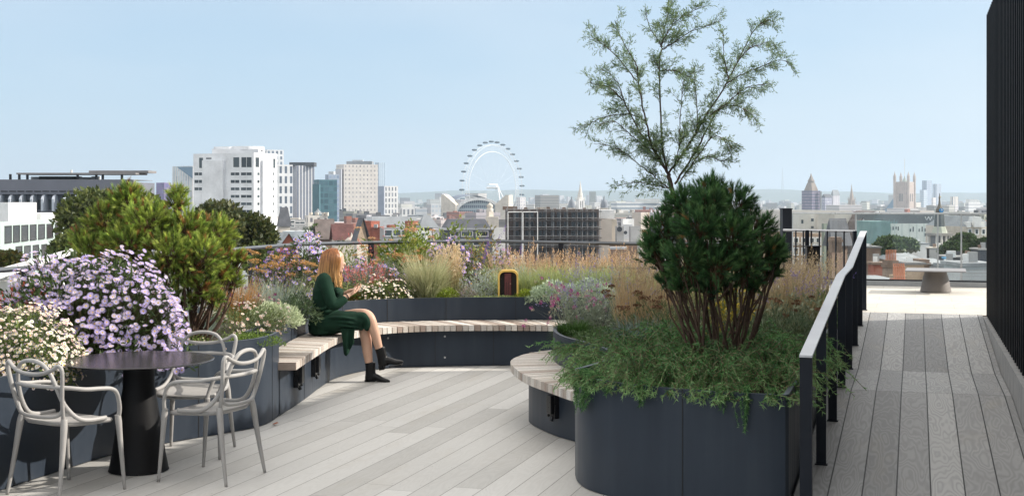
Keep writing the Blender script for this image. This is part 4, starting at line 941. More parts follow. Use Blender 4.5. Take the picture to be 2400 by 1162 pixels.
for li, L in enumerate(limbs):
    dyo = 0 if li == 0 else RNG.normal(0, .25)
    P = np.array([W(x, y, TY + dyo * (i / max(1, len(L) - 1))) for i, (x, y) in enumerate(L)]) - tb
    P = spline(P, 26); P[1:-1] += RNG.normal(0, .003, (len(P) - 2, 3))
    r0 = .024 if li == 0 else (.0105 if plen(P) > 1.0 else .006)
    bm_.tube(P, np.linspace(r0, .002 if li else .019, len(P)), 6, col=np.array((.075, .05, .04)) * RNG.uniform(.8, 1.2), cap=False)
    if li == 0: continue
    nt_ = int(plen(P) * 23) + 4
    for q in range(nt_):
        f = RNG.uniform(.10, 1.0) ** 1.25; i = int(f * (len(P) - 2)); b = P[i]; T = unit(P[i + 1] - P[i])
        side = unit(np.cross(T, rdir(1)[0])); l = RNG.uniform(.08, .25) * (1.15 - .5 * f)
        d = unit(T * RNG.uniform(.7, 1.3) + side * RNG.uniform(.4, .9) + np.array((0, 0, .1)))
        s = np.linspace(0, 1, 6)[:, None]; tw = b + d * l * s + np.array((0, 0, -1)) * l * .28 * s ** 2 + np.array((0, 0, .15)) * l * s
        bm_.tube(tw, np.linspace(.0026, .001, 6), 3, col=(.10, .075, .05), cap=False)
        for z_ in range(int(l * 85)):
            g = RNG.uniform(.1, 1); j = int(g * 4.99); pp_ = tw[j] * (1 - (g * 5 - j)) + tw[min(j + 1, 5)] * (g * 5 - j) if j < 5 else tw[5]
            dd = unit(unit(tw[min(j + 1, 5)] - tw[j]) * .8 + rdir(1)[0] * .8); ll = RNG.uniform(.03, .075)
            k = 7; u = np.linspace(.1, 1, k)[:, None]; SP.append(pp_ + dd * ll * u); SD.append(np.repeat(dd[None], k, 0))
p = np.vstack(SP); d = unit(np.vstack(SD) * .8 + rdir(len(p)) * .65); N = len(p)
lv.scatter(DIA[0], DIA[1], p, frames(d, None, np.c_[np.full(N, .0062), np.full(N, .0062), .026 * RNG.uniform(.6, 1.4, N)]), mixcol([(.13, .21, .10), (.18, .27, .12), (.09, .15, .07), (.25, .32, .14)], N, .2))
bm_.obj('trunk', BARK, tr_o); lv.obj('crown', LEAF, tr_o)

# a dry leaf lying on the boards
lf_ = W(642, 998, F * CZ / (998 - HZ)); m = MB(); m.scatter(DIA[0] * (1, .5, 1), DIA[1], np.array([(0, 0, .012)]), np.array([[[.05, .01, .008], [0, 0, .04], [.012, .075, .004]]]), (.45, .14, .06)); o = m.obj('fallen_leaf', LEAF); o.location = (lf_[0], lf_[1], .004); tag(o, 'small dry orange leaf lying on the deck near the end of the planter', 'leaf'); sm = o.modifiers.new('Solidify', 'SOLIDIFY'); sm.thickness = .0015
# ------------------------------------------------------------------ round table
TBL = (-2.53, 9.11, 0)
TOPM = plain('table_top_lacquer', (.022, .020, .024), .22, 0, 4, .08, .01, spec=.6)
STEMM = plain('table_stem_paint', (.005, .005, .006), .55, 0, 4, .1, .02, spec=.25)
t_ = empty('round_table', TBL, 'round black pedestal table between three pale grey chairs', 'table')
m = MB(); m.lathe([(0, .738), (.485, .738), (.500, .742), (.503, .747), (.498, .752), (0, .752)], n=96); auto_smooth(m.obj('table_top', TOPM, t_), 30)
m = MB(); m.lathe([(.10, .737), (.104, .70), (.104, .575), (.108, .545), (.122, .47), (.150, .30), (.176, .12), (.196, .02), (.200, .006), (0, .006)], n=64); auto_smooth(m.obj('pedestal', STEMM, t_), 40)

# ------------------------------------------------------------------ moulded chairs
CHM = plain('chair_plastic', (.335, .325, .315), .5, 0, 5, .06, .03, bscale=90)
def mir(P): return [(-x, y, z) for x, y, z in P]
def make_chair(label):
    """front is +y; three woven back loops run down into arms and legs"""
    r = empty('chair', (0, 0, 0), label, 'chair', 'pale grey moulded chairs round the table')
    # seat: dished rounded shell
    n, k = 40, 7; m = MB(); a = np.linspace(0, 2 * math.pi, n, endpoint=False); v = []
    def rim(f, top):
        x = .225 * np.sign(np.cos(a)) * np.abs(np.cos(a)) ** .55; y = .215 * np.sign(np.sin(a)) * np.abs(np.sin(a)) ** .55
        x = x * (1 + .10 * (y / .215)); z = .462 - .022 * (1 - f ** 2) + .012 * np.clip(-y / .215, 0, 1) ** 2 * f - .018 * np.clip(y / .215, 0, 1) ** 3 * f ** 3
        return np.stack([x * f, y * f + .005, z + (0 if top else -.020)], 1)
    rings = [rim(f, True) for f in np.linspace(.02, 1, k)] + [rim(1.02, True) - (0, 0, .012)] + [rim(.97, False) - (0, 0, .006)] + [rim(f, False) for f in np.linspace(.9, .02, k - 1)]
    v = np.vstack(rings); R = len(rings); i = np.arange(R - 1)[:, None] * n; j = np.arange(n)[None, :]; j2 = (j + 1) % n
    m.add(v, np.stack([i + j, i + j2, i + n + j2, i + n + j], -1).reshape(-1, 4)); s = m.obj('seat', CHM, r, True)
    # rolled apron under the back edge
    legs = {}
    for sx in (1, -1):
        for nm, P, rad in (('front', [(.245, .19, .475), (.248, .195, .43), (.254, .21, .25), (.262, .232, 0)], (.019, .021, .0155, .0105)), ('rear', [(.196, -.185, .49), (.205, -.195, .43), (.222, -.225, .22), (.240, -.262, 0)], (.021, .022, .016, .0105))):
            P = spline([(x * sx, y, z) for x, y, z in P], 18); m = MB(); m.tube(P, np.interp(np.linspace(0, 1, len(P)), np.linspace(0, 1, 4), rad), 10); m.obj('leg', CHM, r, True)
    ears = [(.150, -.150, .452), (.192, -.190, .50), (.222, -.222, .62), (.248, -.242, .75), (.250, -.250, .805), (.228, -.256, .824), (.185, -.264, .800), (.10, -.274, .772), (0, -.278, .764)]
    arch = [(.242, .10, .468), (.236, -.04, .470), (.222, -.12, .50), (.197, -.185, .58), (.178, -.225, .68), (.152, -.250, .765), (.105, -.265, .822), (.05, -.270, .842), (0, -.271, .846)]
    arms = [(.248, .195, .46), (.268, .185, .53), (.284, .150, .615), (.287, .105, .650), (.285, .02, .662), (.274, -.08, .668), (.245, -.165, .682), (.19, -.222, .690), (.10, -.252, .692), (0, -.262, .692)]
    low = [(.215, -.205, .60), (.200, -.205, .545), (.165, -.215, .512), (.09, -.232, .502), (0, -.238, .500)]
    for nm, P, rr in (('outer_back_loop', ears, .0125), ('arched_back_loop', arch, .0125), ('arm_loop', arms, .0130), ('lower_back_rail', low, .0105)):
        Q = P + mir(P[:-1])[::-1]; S = spline(Q, 110); m = MB(); m.tube(S, rr, 10, flat=1.15); m.obj(nm, CHM, r, True)
    return r
def place(o, x, y, head):
    o.location = (x, y, .002); o.rotation_euler = (0, 0, math.radians(head - 90)); return o
ch = place(make_chair('pale grey chair turned half away, between the black table and the white daisies'), -2.80, 8.46, 58)
c2 = place(copy_tree(ch), -1.99, 8.90, 160); c2['label'] = 'pale grey chair on the right of the black table, out on the open deck'
c3 = place(copy_tree(ch), -2.31, 9.72, 267); c3['label'] = 'pale grey chair facing outwards between the black table and the planter wall'

# ------------------------------------------------------------------ low square table on the sunny terrace
lt = W(2193, 686, 18.8); lt[2] = .534
LT = empty('low_table', lt, 'low grey pedestal table with a thin square top on the sunlit paving', 'table', rz=-TH - .02)
zt = ZW(633, 18.6) - lt[2]
m = MB(); m.box((-.40, -.40, zt - .016), (.40, .40, zt)); o = m.obj('table_top', plain('concrete_top', (.24, .24, .25), .6, 0, 5, .06), LT); bevel(o, .004)
m = MB(); m.lathe([(.145, zt - .017), (.150, zt - .05), (.172, .20), (.200, .06), (.212, .006), (0, .006)], n=48); auto_smooth(m.obj('pedestal', plain('taupe_pedestal', (.16, .14, .125), .55, 0, 5, .06), LT), 40)

# ------------------------------------------------------------------ little arched door in the back bed
dz = .675; dl = (XW(1191, 15.5), 15.5, dz); D_ = empty('miniature_door', dl, 'miniature arched door with a yellow frame and dark red panels in the back flower bed', 'ornament')
zt = ZW(632, 15.5) - dz; hw = 24 / F * 15.5
def arch_pts(hw, top, r, n=10):
    P = [(-hw, 0)]; P += [(-hw + r - r * math.cos(a), top - r + r * math.sin(a)) for a in np.linspace(0, math.pi / 2, n)]
    return P + [(-x, z) for x, z in P[::-1]]
YEL = plain('yellow_paint', (.78, .50, .12), .55, 0, 20, .1); DRED = plain('dark_red_panel', (.13, .035, .035), .7, 0, 30, .2); SHD = plain('door_recess', (.02, .016, .014), .8)
o_, i_ = arch_pts(hw, zt, .075), arch_pts(hw - .020, zt - .024, .06); m = MB(); n = len(o_)
v = [(x, y, z) for y in (-.03, .075) for P in (o_, i_) for x, z in P]
q = []
for i in range(n - 1):
    q += [[i, i + 1, n + i + 1, n + i], [2 * n + i, 3 * n + i, 3 * n + i + 1, 2 * n + i + 1], [i, 2 * n + i, 2 * n + i + 1, i + 1], [n + i, n + i + 1, 3 * n + i + 1, 3 * n + i]]
m.add(v, q); m.obj('frame', YEL, D_)
m = MB(); P = arch_pts(hw - .021, zt - .025, .06); n = len(P); m.add([(x, .02, z) for x, z in P], None, [[0, i + 1, i] for i in range(1, n - 1)]); m.obj('recess', SHD, D_)
m = MB(); m.box((-.042, -.005, .0), (.035, .012, zt - .04)); o = m.obj('door_panel', DRED, D_); bevel(o, .003)
for a in range(9):
    for b in range(2):
        m = MB(); c = (-.020 + b * .026, -.006, .028 + a * .021); m.box((c[0] - .006, -.009, c[2] - .004), (c[0] + .006, -.004, c[2] + .004)); m.obj('door_stud', SHD, o)
m = MB(); m.lathe([(0, 0), (.006, .002), (.007, .007), (0, .010)], (.026, -.010, zt * .52), 8); m.obj('handle', plain('brass', (.6, .45, .3), .3, .8), o)

# ------------------------------------------------------------------ the seated woman
SKIN = plain('skin', (.58, .36, .26), .5, 0, 8, .05, spec=.35)
DRESS = plain('green_knit', (.008, .030, .018), .85, 0, 10, .2, .25, spec=.15, bscale=260)
BOOT = plain('black_leather', (.006, .006, .007), .38, 0, 10, .1, .08, spec=.3)
kh = NT('ginger_hair'); oh = kh.obj(); fh = kh.noise(kh.n('ShaderNodeMapping', {'Vector': oh, 'Scale': (60, 60, 3)}).outputs[0], 1.0, 4); 
zz = kh.sep(oh)[2]; g_ = kh.n('ShaderNodeMapRange', {'Value': zz, 'From Min': .55, 'From Max': .86}).outputs[0]
hb = kh.mix(g_, kh.ramp(fh, [(.3, (.34, .17, .055)), (.7, (.62, .38, .16))]), kh.ramp(fh, [(.3, (.15, .045, .010)), (.7, (.32, .11, .028))]))
hb = kh.mix(1.0, hb, kh.col(), 'MULTIPLY'); HAIR = kh.done(kh.bsdf(hb, .38, 0, kh.bump(fh, .5, .01), .5))
PO = np.array((XW(768, 13.75), 13.75, .46))       # seat point under the hips
pe = empty('person', PO, 'seated woman with long ginger hair in a dark green dress and black ankle boots', 'person')
def pp(px, py, dy=0.0): return W(px, py, 13.6 + dy) - PO
def ell(mb, P, rx, ry, n=14, axis=None, caps=True):
    """lofted body: P centre points, rx half width along (fwd) and ry half depth (side)"""
    P = np.asarray(P, float); m_ = len(P); T = unit(np.gradient(P, axis=0)); a = np.linspace(0, 2 * math.pi, n, endpoint=False); rings = []
    side = np.array((0, 1., 0))
    for i in range(m_):
        f = np.cross(side, T[i]); f /= np.linalg.norm(f) + 1e-9; s = np.cross(T[i], f)
        rings.append(P[i] + f * (np.cos(a) * rx[i])[:, None] + s * (np.sin(a) * ry[i])[:, None])
    v = np.vstack(rings + [P[0] - T[0] * min(rx[0], ry[0]) * .5, P[-1] + T[-1] * min(rx[-1], ry[-1]) * .5]); i = np.arange(m_ - 1)[:, None] * n; j = np.arange(n)[None]; j2 = (j + 1) % n
    q = np.stack([i + j, i + j2, i + n + j2, i + n + j], -1).reshape(-1, 4); tr = []
    for k in range(n): tr += [(m_ * n, (k + 1) % n, k), (m_ * n + 1, (m_ - 1) * n + k, (m_ - 1) * n + (k + 1) % n)]
    mb.add(v, q, tr); return mb
def loft(mb, pts, rx, ry, n=12, per=6, **k):
    P = spline(pts, per * (len(pts) - 1)); s = np.linspace(0, 1, len(P)); s0 = np.linspace(0, 1, len(pts))
    return ell(mb, P, np.interp(s, s0, rx), np.interp(s, s0, ry), n)
def remesh(o, vox, it=4):
    a = o.modifiers.new('Remesh', 'REMESH'); a.mode = 'VOXEL'; a.voxel_size = vox; a.use_smooth_shade = True
    b = o.modifiers.new('Smooth', 'SMOOTH'); b.factor = .5; b.iterations = it
    return o
body = MB()
# head with face turned forward (right and slightly away), neck
hd = pp(783, 612)
loft(body, [hd + (-.005, 0, -.115), hd + (.012, 0, -.085), hd + (.012, 0, -.03), hd + (.0, 0, .04), hd + (-.012, 0, .085), hd + (-.015, 0, .112)], [.030, .068, .092, .098, .075, .03], [.028, .056, .070, .074, .06, .025], 16, 6)
loft(body, [hd + (.085, .0, -.01), hd + (.105, 0, -.03), hd + (.092, 0, -.045)], [.012, .016, .010], [.012, .016, .012], 8)          # nose
loft(body, [hd + (.078, 0, -.062), hd + (.092, 0, -.066), hd + (.080, 0, -.076)], [.010, .012, .010], [.022, .024, .02], 8)         # lips
loft(body, [hd + (.07, 0, -.10), hd + (.082, 0, -.098)], [.018, .018], [.022, .02], 8)                                        # chin
for s in (-1, 1): loft(body, [hd + (-.005, s * .068, -.035), hd + (-.012, s * .078, -.005), hd + (-.008, s * .07, .018)], [.012, .02, .012], [.006, .009, .006], 8)
loft(body, [hd + (-.01, 0, -.10), hd + (-.03, 0, -.15), hd + (-.055, 0, -.22)], [.05, .05, .06], [.048, .05, .07], 14)
# lower legs: the near leg planted, the other crossed over it
kn1 = pp(846, 757, -.06); an1 = pp(866, 858, -.08)
loft(body, [pp(800, 765, -.04), kn1, pp(857, 790, -.07), pp(861, 822, -.08), an1, pp(867, 872, -.08)], [.075, .064, .056, .050, .036, .036], [.075, .06, .054, .046, .034, .034], 14)
kn2 = pp(864, 742, -.14); an2 = pp(890, 822, -.10)
loft(body, [pp(812, 745, .05), pp(842, 738, -.04), kn2, pp(876, 772, -.14), pp(884, 800, -.12), an2, pp(893, 832, -.10)], [.080, .066, .056, .052, .044, .036, .036], [.08, .066, .054, .05, .042, .034, .034], 14)
# forearms, palms, five fingers each
def hand(wr, fw, up, side, sgn, curl):
    """wr wrist, fw pointing direction, up palm normal"""
    loft(body, [wr, wr + fw * .035, wr + fw * .075, wr + fw * .098], [.019, .017, .014, .010], [.023, .034, .038, .032], 10, 5)
    for i, (l, off) in enumerate(((.066, -.030), (.076, -.011), (.071, .010), (.056, .029))):
        b = wr + fw * (.088 - .006 * abs(i - 1.3)) + side * off; c = b + fw * l * .45 + up * l * .10 * curl; d = c + fw * l * .30 + up * l * .28 * curl; e = d + fw * l * .16 + up * l * .30 * curl
        loft(body, [b, c, d, e], [.0095, .0088, .008, .006], [.0095, .0088, .008, .006], 8, 4)
    b = wr + fw * .030 + side * (-.026 * sgn); c = b + fw * .03 + side * (-.022 * sgn) + up * .012; d = c + fw * .032 + side * (-.002 * sgn) + up * .014
    loft(body, [b, c, d], [.012, .0105, .0075], [.012, .0105, .0075], 8, 4)
w1 = pp(816, 692, -.16); fw1 = unit(pp(858, 672, -.02) - w1); up1 = unit(np.array((-.35, .25, .9))); up1 = unit(up1 - fw1 * up1.dot(fw1)); sd1 = np.cross(up1, fw1)
w2 = pp(824, 681, .10); fw2 = unit(pp(858, 669, .0) - w2); up2 = unit(np.array((-.3, -.5, .8))); up2 = unit(up2 - fw2 * up2.dot(fw2)); sd2 = np.cross(up2, fw2)
loft(body, [pp(800, 703, -.19), pp(808, 697, -.175), w1 + fw1 * .01], [.036, .030, .022], [.036, .030, .024], 12)
loft(body, [pp(806, 694, .16), pp(815, 686, .13), w2 + fw2 * .01], [.036, .030, .022], [.036, .030, .024], 12)
hand(w1, fw1, up1, sd1, 1, .8); hand(w2, fw2, up2, sd2, -1, .8)
# torso and thighs inside the dress keep the body in one piece
loft(body, [hd + (-.055, 0, -.20), pp(765, 672), pp(760, 720), pp(757, 760)], [.07, .10, .10, .12], [.10, .15, .13, .16], 14)
for s, k in ((-.08, kn1), (.08, kn2)): loft(body, [pp(760, 762, s), pp(800, 758, s * .8), k], [.085, .085, .064], [.085, .085, .06], 12)
for s, e, w_ in ((-1, pp(783, 712, -.22), pp(800, 703, -.19)), (1, pp(788, 700, .19), pp(806, 694, .16))):
    loft(body, [pp(760, 655, s * .14), pp(770, 685, s * .20), e, w_], [.05, .045, .040, .036], [.05, .045, .04, .036], 12)
remesh(body.obj('body', SKIN, pe), .006, 3)
# the dress
dr = MB()
loft(dr, [hd + (-.045, 0, -.165), pp(766, 655), pp(766, 680), pp(764, 705), pp(760, 735), pp(757, 760), pp(757, 779)], [.055, .105, .142, .140, .128, .150, .140], [.07, .165, .165, .150, .150, .185, .18], 22, 6)
loft(dr, [pp(787, 676, -.05), pp(793, 684, -.05), pp(789, 697, -.05)], [.04, .05, .04], [.09, .12, .09], 14)                                   # bust
for s, e, w_, c in ((-1, pp(781, 714, -.23), pp(801, 704, -.195), pp(807, 698, -.18)), (1, pp(788, 702, .20), pp(806, 695, .16), pp(811, 690, .145))):
    loft(dr, [pp(757, 650, s * .11), pp(761, 658, s * .155), pp(769, 685, s * .205), e, w_, c], [.055, .072, .064, .058, .050, .045], [.055, .070, .062, .056, .050, .045], 16, 7)
# skirt drawn over both thighs to the knees, a free panel hanging off the bench
loft(dr, [pp(752, 758, .0), pp(785, 755, -.02), pp(815, 752, -.05), pp(842, 752, -.08), pp(856, 756, -.09)], [.135, .118, .100, .094, .088], [.19, .19, .175, .150, .125], 22, 7)
loft(dr, [pp(838, 742, -.10), pp(856, 744, -.12), pp(863, 756, -.13), pp(860, 770, -.12)], [.05, .06, .05, .03], [.10, .10, .09, .08], 14)
# folds gathered across the lap and at the waist
for y0, y1, x0, x1 in ((744, 748, 772, 836), (752, 760, 776, 842), (763, 768, 782, 838)):
    loft(dr, [pp(x0, y0, -.16), pp((x0 + x1) / 2, (y0 + y1) / 2 - 2, -.215), pp(x1, y1, -.20)], [.010, .016, .008], [.03, .03, .02], 8)
for x, y in ((752, 722), (770, 728)): loft(dr, [pp(x - 12, y, -.13), pp(x, y + 4, -.152), pp(x + 14, y - 2, -.13)], [.010, .014, .008], [.02, .02, .02], 8)
# free slit panel of the skirt hanging off the seat
pn = MB(); nu, nv = 15, 14; gv = []
for j in range(nv):
    f = j / (nv - 1)
    for i in range(nu):
        g = i / (nu - 1); top = np.array((798 + 34 * g, 766)); bot = np.array((807 + 22 * g, 834 - 40 * max(0, g - .25) - 18 * max(0, .2 - g) * 5 * .3)); q2 = top * (1 - f) + bot * f
        gv.append(pp(q2[0], q2[1], -.20 - .05 * f ** .5 + .022 * math.sin(g * 10 + f * 2) * (.3 + f)))
pn.add(gv, [[j * nu + i, j * nu + i + 1, (j + 1) * nu + i + 1, (j + 1) * nu + i] for j in range(nv - 1) for i in range(nu - 1)])
drs = remesh(dr.obj('dress', DRESS, pe), .0075, 3)
po = pn.obj('skirt_panel', DRESS, drs, True); sm_ = po.modifiers.new('Solidify', 'SOLIDIFY'); sm_.thickness = .006
# boots
def boot(mb, ank, toe, up, z):
    f = unit(toe - ank); f = unit(f - up * f.dot(up)); s = np.cross(up, f); a = ank
    ell(mb, [a + up * .10 - f * .004, a + up * .05, a + up * 0 + f * .002, a - up * .05 + f * .008, a - up * .075 + f * .012], [.054, .050, .052, .062, .060], [.047, .043, .040, .040, .036], 16)
    L = np.linalg.norm(toe - ank)
    loft(mb, [a - up * .030 - f * .02, a - up * .042 + f * .06, a - up * .062 + f * .12, a - up * .072 + f * .175, a - up * .075 + f * .205], [.040, .038, .028, .020, .010], [.034, .037, .041, .034, .016], 14, 5)
def heel(mb, ank, toe, up):
    f = unit(toe - ank); f = unit(f - up * f.dot(up)); s = np.cross(up, f); a = ank
    mb.box((-.050, -.030, -.118), (.004, .030, -.07), ax=f, ay=s, az=up, o=a)
    mb.box((-.050, -.032, -.082), (.06, .032, -.074), ax=f, ay=s, az=up, o=a); 
    mb.box((.055, -.036, -.106), (.19, .036, -.097), ax=unit(f - up * .0), ay=s, az=up, o=a)
for ank, toe, upv in ((pp(868, 873, -.08), pp(912, 890, -.12), np.array((0.03, 0, 1.))), (pp(896, 838, -.10), pp(945, 833, -.14), unit(np.array((-.20, 0, 1.))))):
    upv = unit(upv); m = MB(); boot(m, ank, toe, upv, 0); b_ = remesh(m.obj('boot', BOOT, pe), .005, 2)
    m = MB(); heel(m, ank, toe, upv); h_ = m.obj('heel', BOOT, b_); bevel(h_, .004)
# hair: a cap over the skull and locks falling past the shoulders
hr_ = MB(); ctr = hd + (-.018, 0, .012)
for i in range(520):
    u = RNG.uniform(-1, 1); a = RNG.uniform(-2.45, 2.45); 
    top = ctr + np.array((.02, .0, .108)) + RNG.normal(0, .012, 3) * (1, .5, .2)
    ca, sa = math.cos(a + math.pi), math.sin(a)            # a = 0 is the back of the head
    out = np.array((-math.cos(a) * .108, math.sin(a) * .094, 0)); ln = RNG.uniform(.24, .33) if abs(a) < 1.9 else RNG.uniform(.22, .32)
    p1 = ctr + out * .62 + (0, 0, .088); p2 = ctr + out * 1.02 + (0, 0, .02); p3 = ctr + out * RNG.uniform(1.0, 1.12) + (-.014, 0, -.10); p4 = ctr + out * RNG.uniform(.95, 1.25) + (-.03 + (.02 if abs(a) > 1.4 else 0), 0, -ln * .8); p5 = ctr + out * RNG.uniform(.85, 1.3) + (-.045 + (.04 if abs(a) > 1.4 else 0), 0, -ln)
    if abs(a) > 2.0: p2 = p2 + (.004, 0, 0)
    P = spline([top, p1, p2, p3, p4, p5], 16); hr_.tube(P, np.interp(np.linspace(0, 1, len(P)), [0, .15, .6, 1], [.005, .008, .008, .0025]), 5, flat=1.6, cap=False, col=(RNG.choice([.55, .8, 1, 1.25, 1.6]),) * 3)
body_cap = MB(); loft(hr_, [ctr + (.0, 0, -.06), ctr + (.0, 0, .0), ctr + (.0, 0, .06), ctr + (.0, 0, .108)], [.085, .103, .092, .04], [.080, .086, .080, .035], 18)
hro = hr_.obj('hair', HAIR, pe, True)
# bracelet
m = MB(); c = pp(812, 695, -.168); M_ = frames(fw1[None], np.zeros(1))[0]; a = np.linspace(0, 2 * math.pi, 17); m.tube([c + M_[0] * .031 * math.cos(x) + M_[1] * .031 * math.sin(x) for x in a], .005, 6, cap=False); m.obj('bracelet', BLACK, pe, True)
# ------------------------------------------------------------------ the city below and beyond
def facade(name, wall, glass, sx, sy, fx=(.25, .75), fy=(.25, .8), rough=.75, groups=0, gvar=.5, namt=.10):
    """wall with rows of small windows, laid out in metres along each face (for far buildings)"""
    k = NT(name); uv = k.sep(k.uvw()); o = k.obj()
    a = k.math('DIVIDE', uv[0], sx); b = k.math('DIVIDE', uv[1], sy); fa = k.math('FRACT', a); fb = k.math('FRACT', b)
    wm = k.math('MULTIPLY', k.math('MULTIPLY', k.math('GREATER_THAN', fa, fx[0]), k.math('LESS_THAN', fa, fx[1])), k.math('MULTIPLY', k.math('GREATER_THAN', fb, fy[0]), k.math('LESS_THAN', fb, fy[1])))
    r = k.n('ShaderNodeTexWhiteNoise', {'Vector': k.comb(k.math('FLOOR', a), k.math('FLOOR', b), 0.0)}, noise_dimensions='3D').outputs[0]
    g = k.mix(k.math('MULTIPLY', r, gvar), glass, [min(1, x * 2.6 + .05) for x in glass])
    n = k.noise(o, .25, 4); w = k.ramp(n, [(.3, [x * (1 - namt) for x in wall]), (.7, [min(1, x * (1 + namt)) for x in wall])])
    return k.done(k.bsdf(k.mix(wm, w, g), k.math('MULTIPLY_ADD', wm, -.45, rough), 0.0, None, .4))
def wallm(name, c, s=.4, amt=.12): return plain(name, c, .85, 0, s, amt)
def corner(px, py, D): return np.array((XW(px, D), D, ZW(py, D)))
class B:
    """a block standing on the ground: xs is the photo column of its nearest edge, the face to the right leans phi degrees"""
    def __init__(s, name, label, cat, x0, xs, x1, yt, D, phi=30, mat=None, roof=None, z0=GROUND, par=.7, ll=None, lr=None, group=None, parent=None, wname='wall', zt=None):
        f = math.radians(phi); c, sn = math.cos(f), math.sin(f)
        s.c = corner(xs, yt, D); s.r = np.array((c, sn)); s.l = np.array((-sn, c)); s.zt = s.c[2] if zt is None else zt; s.D = D; s.phi = f
        k1 = (x1 - CX) / F; k0 = (x0 - CX) / F
        s.lr = lr if lr is not None else (k1 * s.c[1] - s.c[0]) / (c - k1 * sn)
        s.ll = ll if ll is not None else (s.c[0] - k0 * s.c[1]) / (sn + k0 * c)
        P0 = s.c[:2]; s.poly = np.array([P0, P0 + s.r * s.lr, P0 + s.r * s.lr + s.l * s.ll, P0 + s.l * s.ll])
        ctr = s.poly.mean(0); s.loc = (ctr[0], ctr[1], max(z0, -36.0))
        s.o = empty(name, s.loc, label, cat, group) if parent is None else parent.o
        if parent is not None: s.loc = parent.loc
        s.z0 = z0; s.wall(mat, wname)
        if roof is not None: s.flat(roof, par)
    def wall(s, mat, wname):
        m = MB(); n = 4; v, q, uv = [], [], []; th = min(.4, min(s.lr, s.ll) * .1); I = offset(s.poly, th) if (s.lr > 0 and s.ll > 0) else s.poly
        for i in range(4):
            a, b = s.poly[i], s.poly[(i + 1) % 4]; L = np.linalg.norm(b - a); k = len(v)
            v += [(*a, s.z0), (*b, s.z0), (*b, s.zt), (*a, s.zt)]; q.append([k, k + 1, k + 2, k + 3]); h = s.zt - s.z0
            uv += [(0, h), (L, h), (L, 0), (0, 0)]
        for i in range(4):
            j = (i + 1) % 4; k = len(v); v += [(*s.poly[i], s.zt), (*s.poly[j], s.zt), (*I[j], s.zt), (*I[i], s.zt)]; q.append([k, k + 1, k + 2, k + 3]); uv += [(0, 0)] * 4
            k = len(v); v += [(*I[i], s.zt), (*I[j], s.zt), (*I[j], s.zt - 1.2), (*I[i], s.zt - 1.2)]; q.append([k, k + 1, k + 2, k + 3]); uv += [(0, 0)] * 4
        m.add(np.array(v) - s.loc, q); m.uv = uv; s.w = m.obj(wname, mat, s.o)
    def flat(s, mat, par):
        I = offset(s.poly, min(.38, min(s.lr, s.ll) * .1)); m = MB(); m.prism(I, s.zt - par - .3, s.zt - par); at0(m.obj('roof', mat, s.o), s.loc)
    def fp(s, px, py, side='r'):
        """photo point -> metres along the face, height"""
        k = (px - CX) / F; d = s.r if side == 'r' else s.l; t = (k * s.c[1] - s.c[0]) / (d[0] - k * d[1]); Y = s.c[1] + d[1] * t; return t, ZW(py, Y)
    def win(s, rects, mat, side='r', name='window', frame=None, proud=.06, t=.18, group=None):
        d = s.r if side == 'r' else s.l; nrm = np.array((s.r[1], -s.r[0])) if side == 'r' else -s.r; cache = {}
        for (xa, xb, ya, yb) in rects:
            ta, za = s.fp(xa, ya, side); tb_, zb = s.fp(xb, yb, side); ta, tb_ = min(ta, tb_), max(ta, tb_); zb, za = min(za, zb), max(za, zb)
            ctr = np.array((*(s.c[:2] + d * (ta + tb_) / 2), (za + zb) / 2)); w, h = tb_ - ta, za - zb; key = (round(w, 1), round(h, 1))
            if key not in cache:
                m = MB(); m.box((-w / 2, -.05, -h / 2), (w / 2, .02, h / 2), ax=(*d, 0), ay=(*nrm, 0))
                if frame is not None:
                    for a, b in (((-w / 2 - t, -.05, -h / 2 - t), (w / 2 + t, proud + .03, -h / 2)), ((-w / 2 - t, -.05, h / 2), (w / 2 + t, proud, h / 2 + t)), ((-w / 2 - t, -.05, -h / 2), (-w / 2, proud, h / 2)), ((w / 2, -.05, -h / 2), (w / 2 + t, proud, h / 2))): m.box(a, b, mi=1, ax=(*d, 0), ay=(*nrm, 0))
                    nb = max(1, int(w / 1.3))
                    for i in range(1, nb): x = -w / 2 + w * i / nb; m.box((x - .05, .021, -h / 2), (x + .05, .06, h / 2), mi=1, ax=(*d, 0), ay=(*nrm, 0))
                cache[key] = m.mesh(name, [mat, frame] if frame is not None else mat)
            o = bpy.data.objects.new(name, cache[key]); COL.objects.link(o); o.parent = s.o; o.location = Vector(ctr) - Vector(s.loc)
    def box(s, name, px0, px1, yt, yb, mat, Y=None, depth=3.0, par=None):
        """extra block on the roof, facing the terrace"""
        Y = Y or s.c[1] + 3; m = MB(); m.box((XW(px0, Y), Y, ZW(yb, Y)), (XW(px1, Y), Y + depth, ZW(yt, Y))); return at0(m.obj(name, mat, par or s.o), s.loc if par is None else Vector(s.loc) - Vector((0, 0, 0)))
    def hip(s, mat, h, name='roof', ridge=.3, ov=.3):
        I = offset(s.poly, -ov); c = s.poly.mean(0); ax = s.r if s.lr > s.ll else s.l; L = abs(s.lr - s.ll) / 2 + ridge; m = MB()
        a, b = c - ax * L, c + ax * L; v = [(*p, s.zt - .05) for p in I] + [(*a, s.zt + h), (*b, s.zt + h)]
        q, t = ([[0, 1, 5, 4], [2, 3, 4, 5]], [[1, 2, 5], [3, 0, 4]]) if s.lr > s.ll else ([[1, 2, 5, 4], [3, 0, 4, 5]], [[0, 1, 4], [2, 3, 5]])
        m.add(v, q, t); return at0(m.obj(name, mat, s.o), s.loc)
